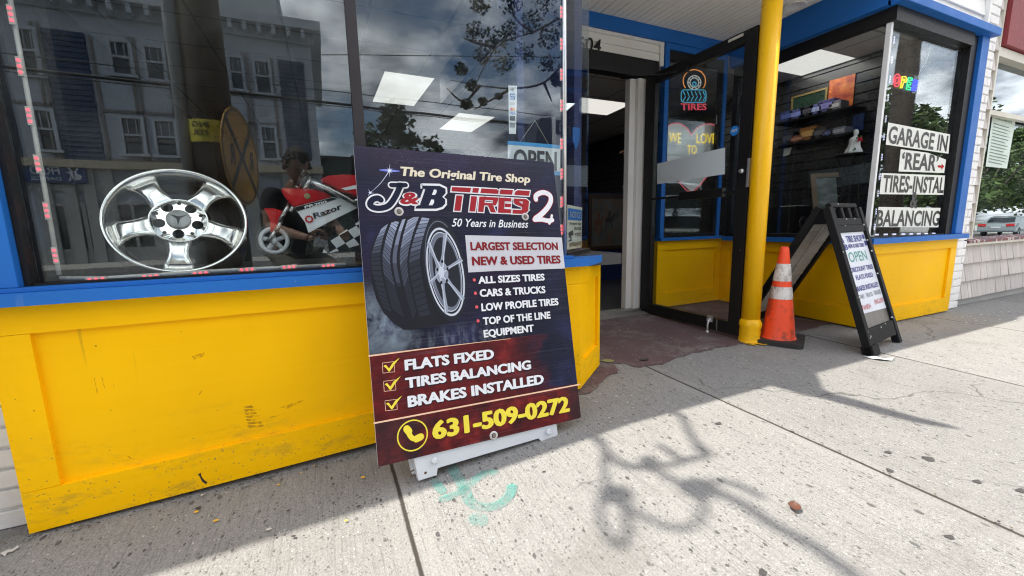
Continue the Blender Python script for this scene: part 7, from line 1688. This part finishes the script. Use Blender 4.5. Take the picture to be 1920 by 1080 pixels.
J = dict(pelvis=pv, chest=ch, neck=nk, shL=nk-rg*.185+Vector((0, 0, -.045)), shR=nk+rg*.185+Vector((0, 0, -.045)), hpL=pv-rg*.09-Vector((0, 0, .03)), hpR=pv+rg*.09-Vector((0, 0, .03)))
pu = _R2
J['wrL'] = ph_c - pu*.105 + Vector((-.02, -.055, -.03)); J['wrR'] = ph_c + pu*.125 + Vector((.03, -.06, -.03))
J['elL'] = J['shL']+Vector((-.03, .03, -.26)); J['elR'] = J['shR']+Vector((.10, .02, -.24))
for s_, g_ in (('L', -1), ('R', 1)):
    J['kn'+s_] = J['hp'+s_] + f*.36 + rg*g_*.06 + Vector((0, 0, -.12)); J['kn'+s_].z = .50
    J['an'+s_] = Vector((J['hp'+s_].x, J['hp'+s_].y, gz+.09)) + f*.04 + rg*g_*.05
lk = (Vector((.02, -.02, .76))-hd); lk = (lk.normalized()*.75 + f*.45).normalized()
person('curly haired man in a black tshirt crouching on the pavement with a phone', (pv.x, pv.y, gz), f, J, hd, lk, M_skin, M_black_tee, M_short, M_hair, {'L': (J['wrL'], pu*.8+_F*.25+Vector((0, 0, .35)), _F*.6+pu*.5, .42), 'R': (J['wrR'], -pu*.75+_F*.3+Vector((0, 0, .35)), _F*.6-pu*.5, .42)})
mb = MB(); mb.obox(ph_c - _F*.014 + _U2*.02, pu*.073, _U2*.036, _F*.004, 0, .003); PHN = mb.build('phone', plain('black_phone', (.012, .012, .014), .2)); tag(PHN, 'black phone held sideways in both hands by the crouching man', 'phone')
# somebody behind the counter: only a pointing forearm shows past the door jamb
f2 = Vector((-.9, -.43, 0)).normalized(); r2_ = Vector((f2.y, -f2.x, 0)); hx = at_y(1165, 283, 5.35)
pv = Vector((hx.x+.75, 5.6, .95)); nk = pv+Vector((0, 0, .53)); ch = pv+Vector((0, 0, .36))
J = dict(pelvis=pv, chest=ch, neck=nk, shL=nk-r2_*.19+Vector((0, 0, -.04)), shR=nk+r2_*.19+Vector((0, 0, -.04)), hpL=pv-r2_*.09, hpR=pv+r2_*.09, knL=pv-r2_*.1+Vector((0, 0, -.43)), knR=pv+r2_*.1+Vector((0, 0, -.43)), anL=pv-r2_*.1+Vector((0, 0, -.86)), anR=pv+r2_*.1+Vector((0, 0, -.86)))
wrt = Vector((hx.x+.1, 5.35, hx.z)); J['elL'] = wrt+Vector((.27, .06, -.02)); J['wrL'] = wrt; J['elR'] = J['shR']+Vector((.02, .05, -.28)); J['wrR'] = J['elR']+f2*.12+Vector((0, 0, -.2))
person('person in dark clothes standing inside the doorway with one forearm stretched out', (pv.x, pv.y, 0.0), f2, J, nk+Vector((0, 0, .17)), f2, M_skin, plain('dark_shirt', (.01, .01, .012), .9), plain('dark_trousers', (.01, .01, .012), .9), M_hair, {'L': (J['wrL'], Vector((-1, -.1, 0)), Vector((0, 0, -1)), .25), 'R': (J['wrR'], Vector((0, 0, -1)), f2, .3)})
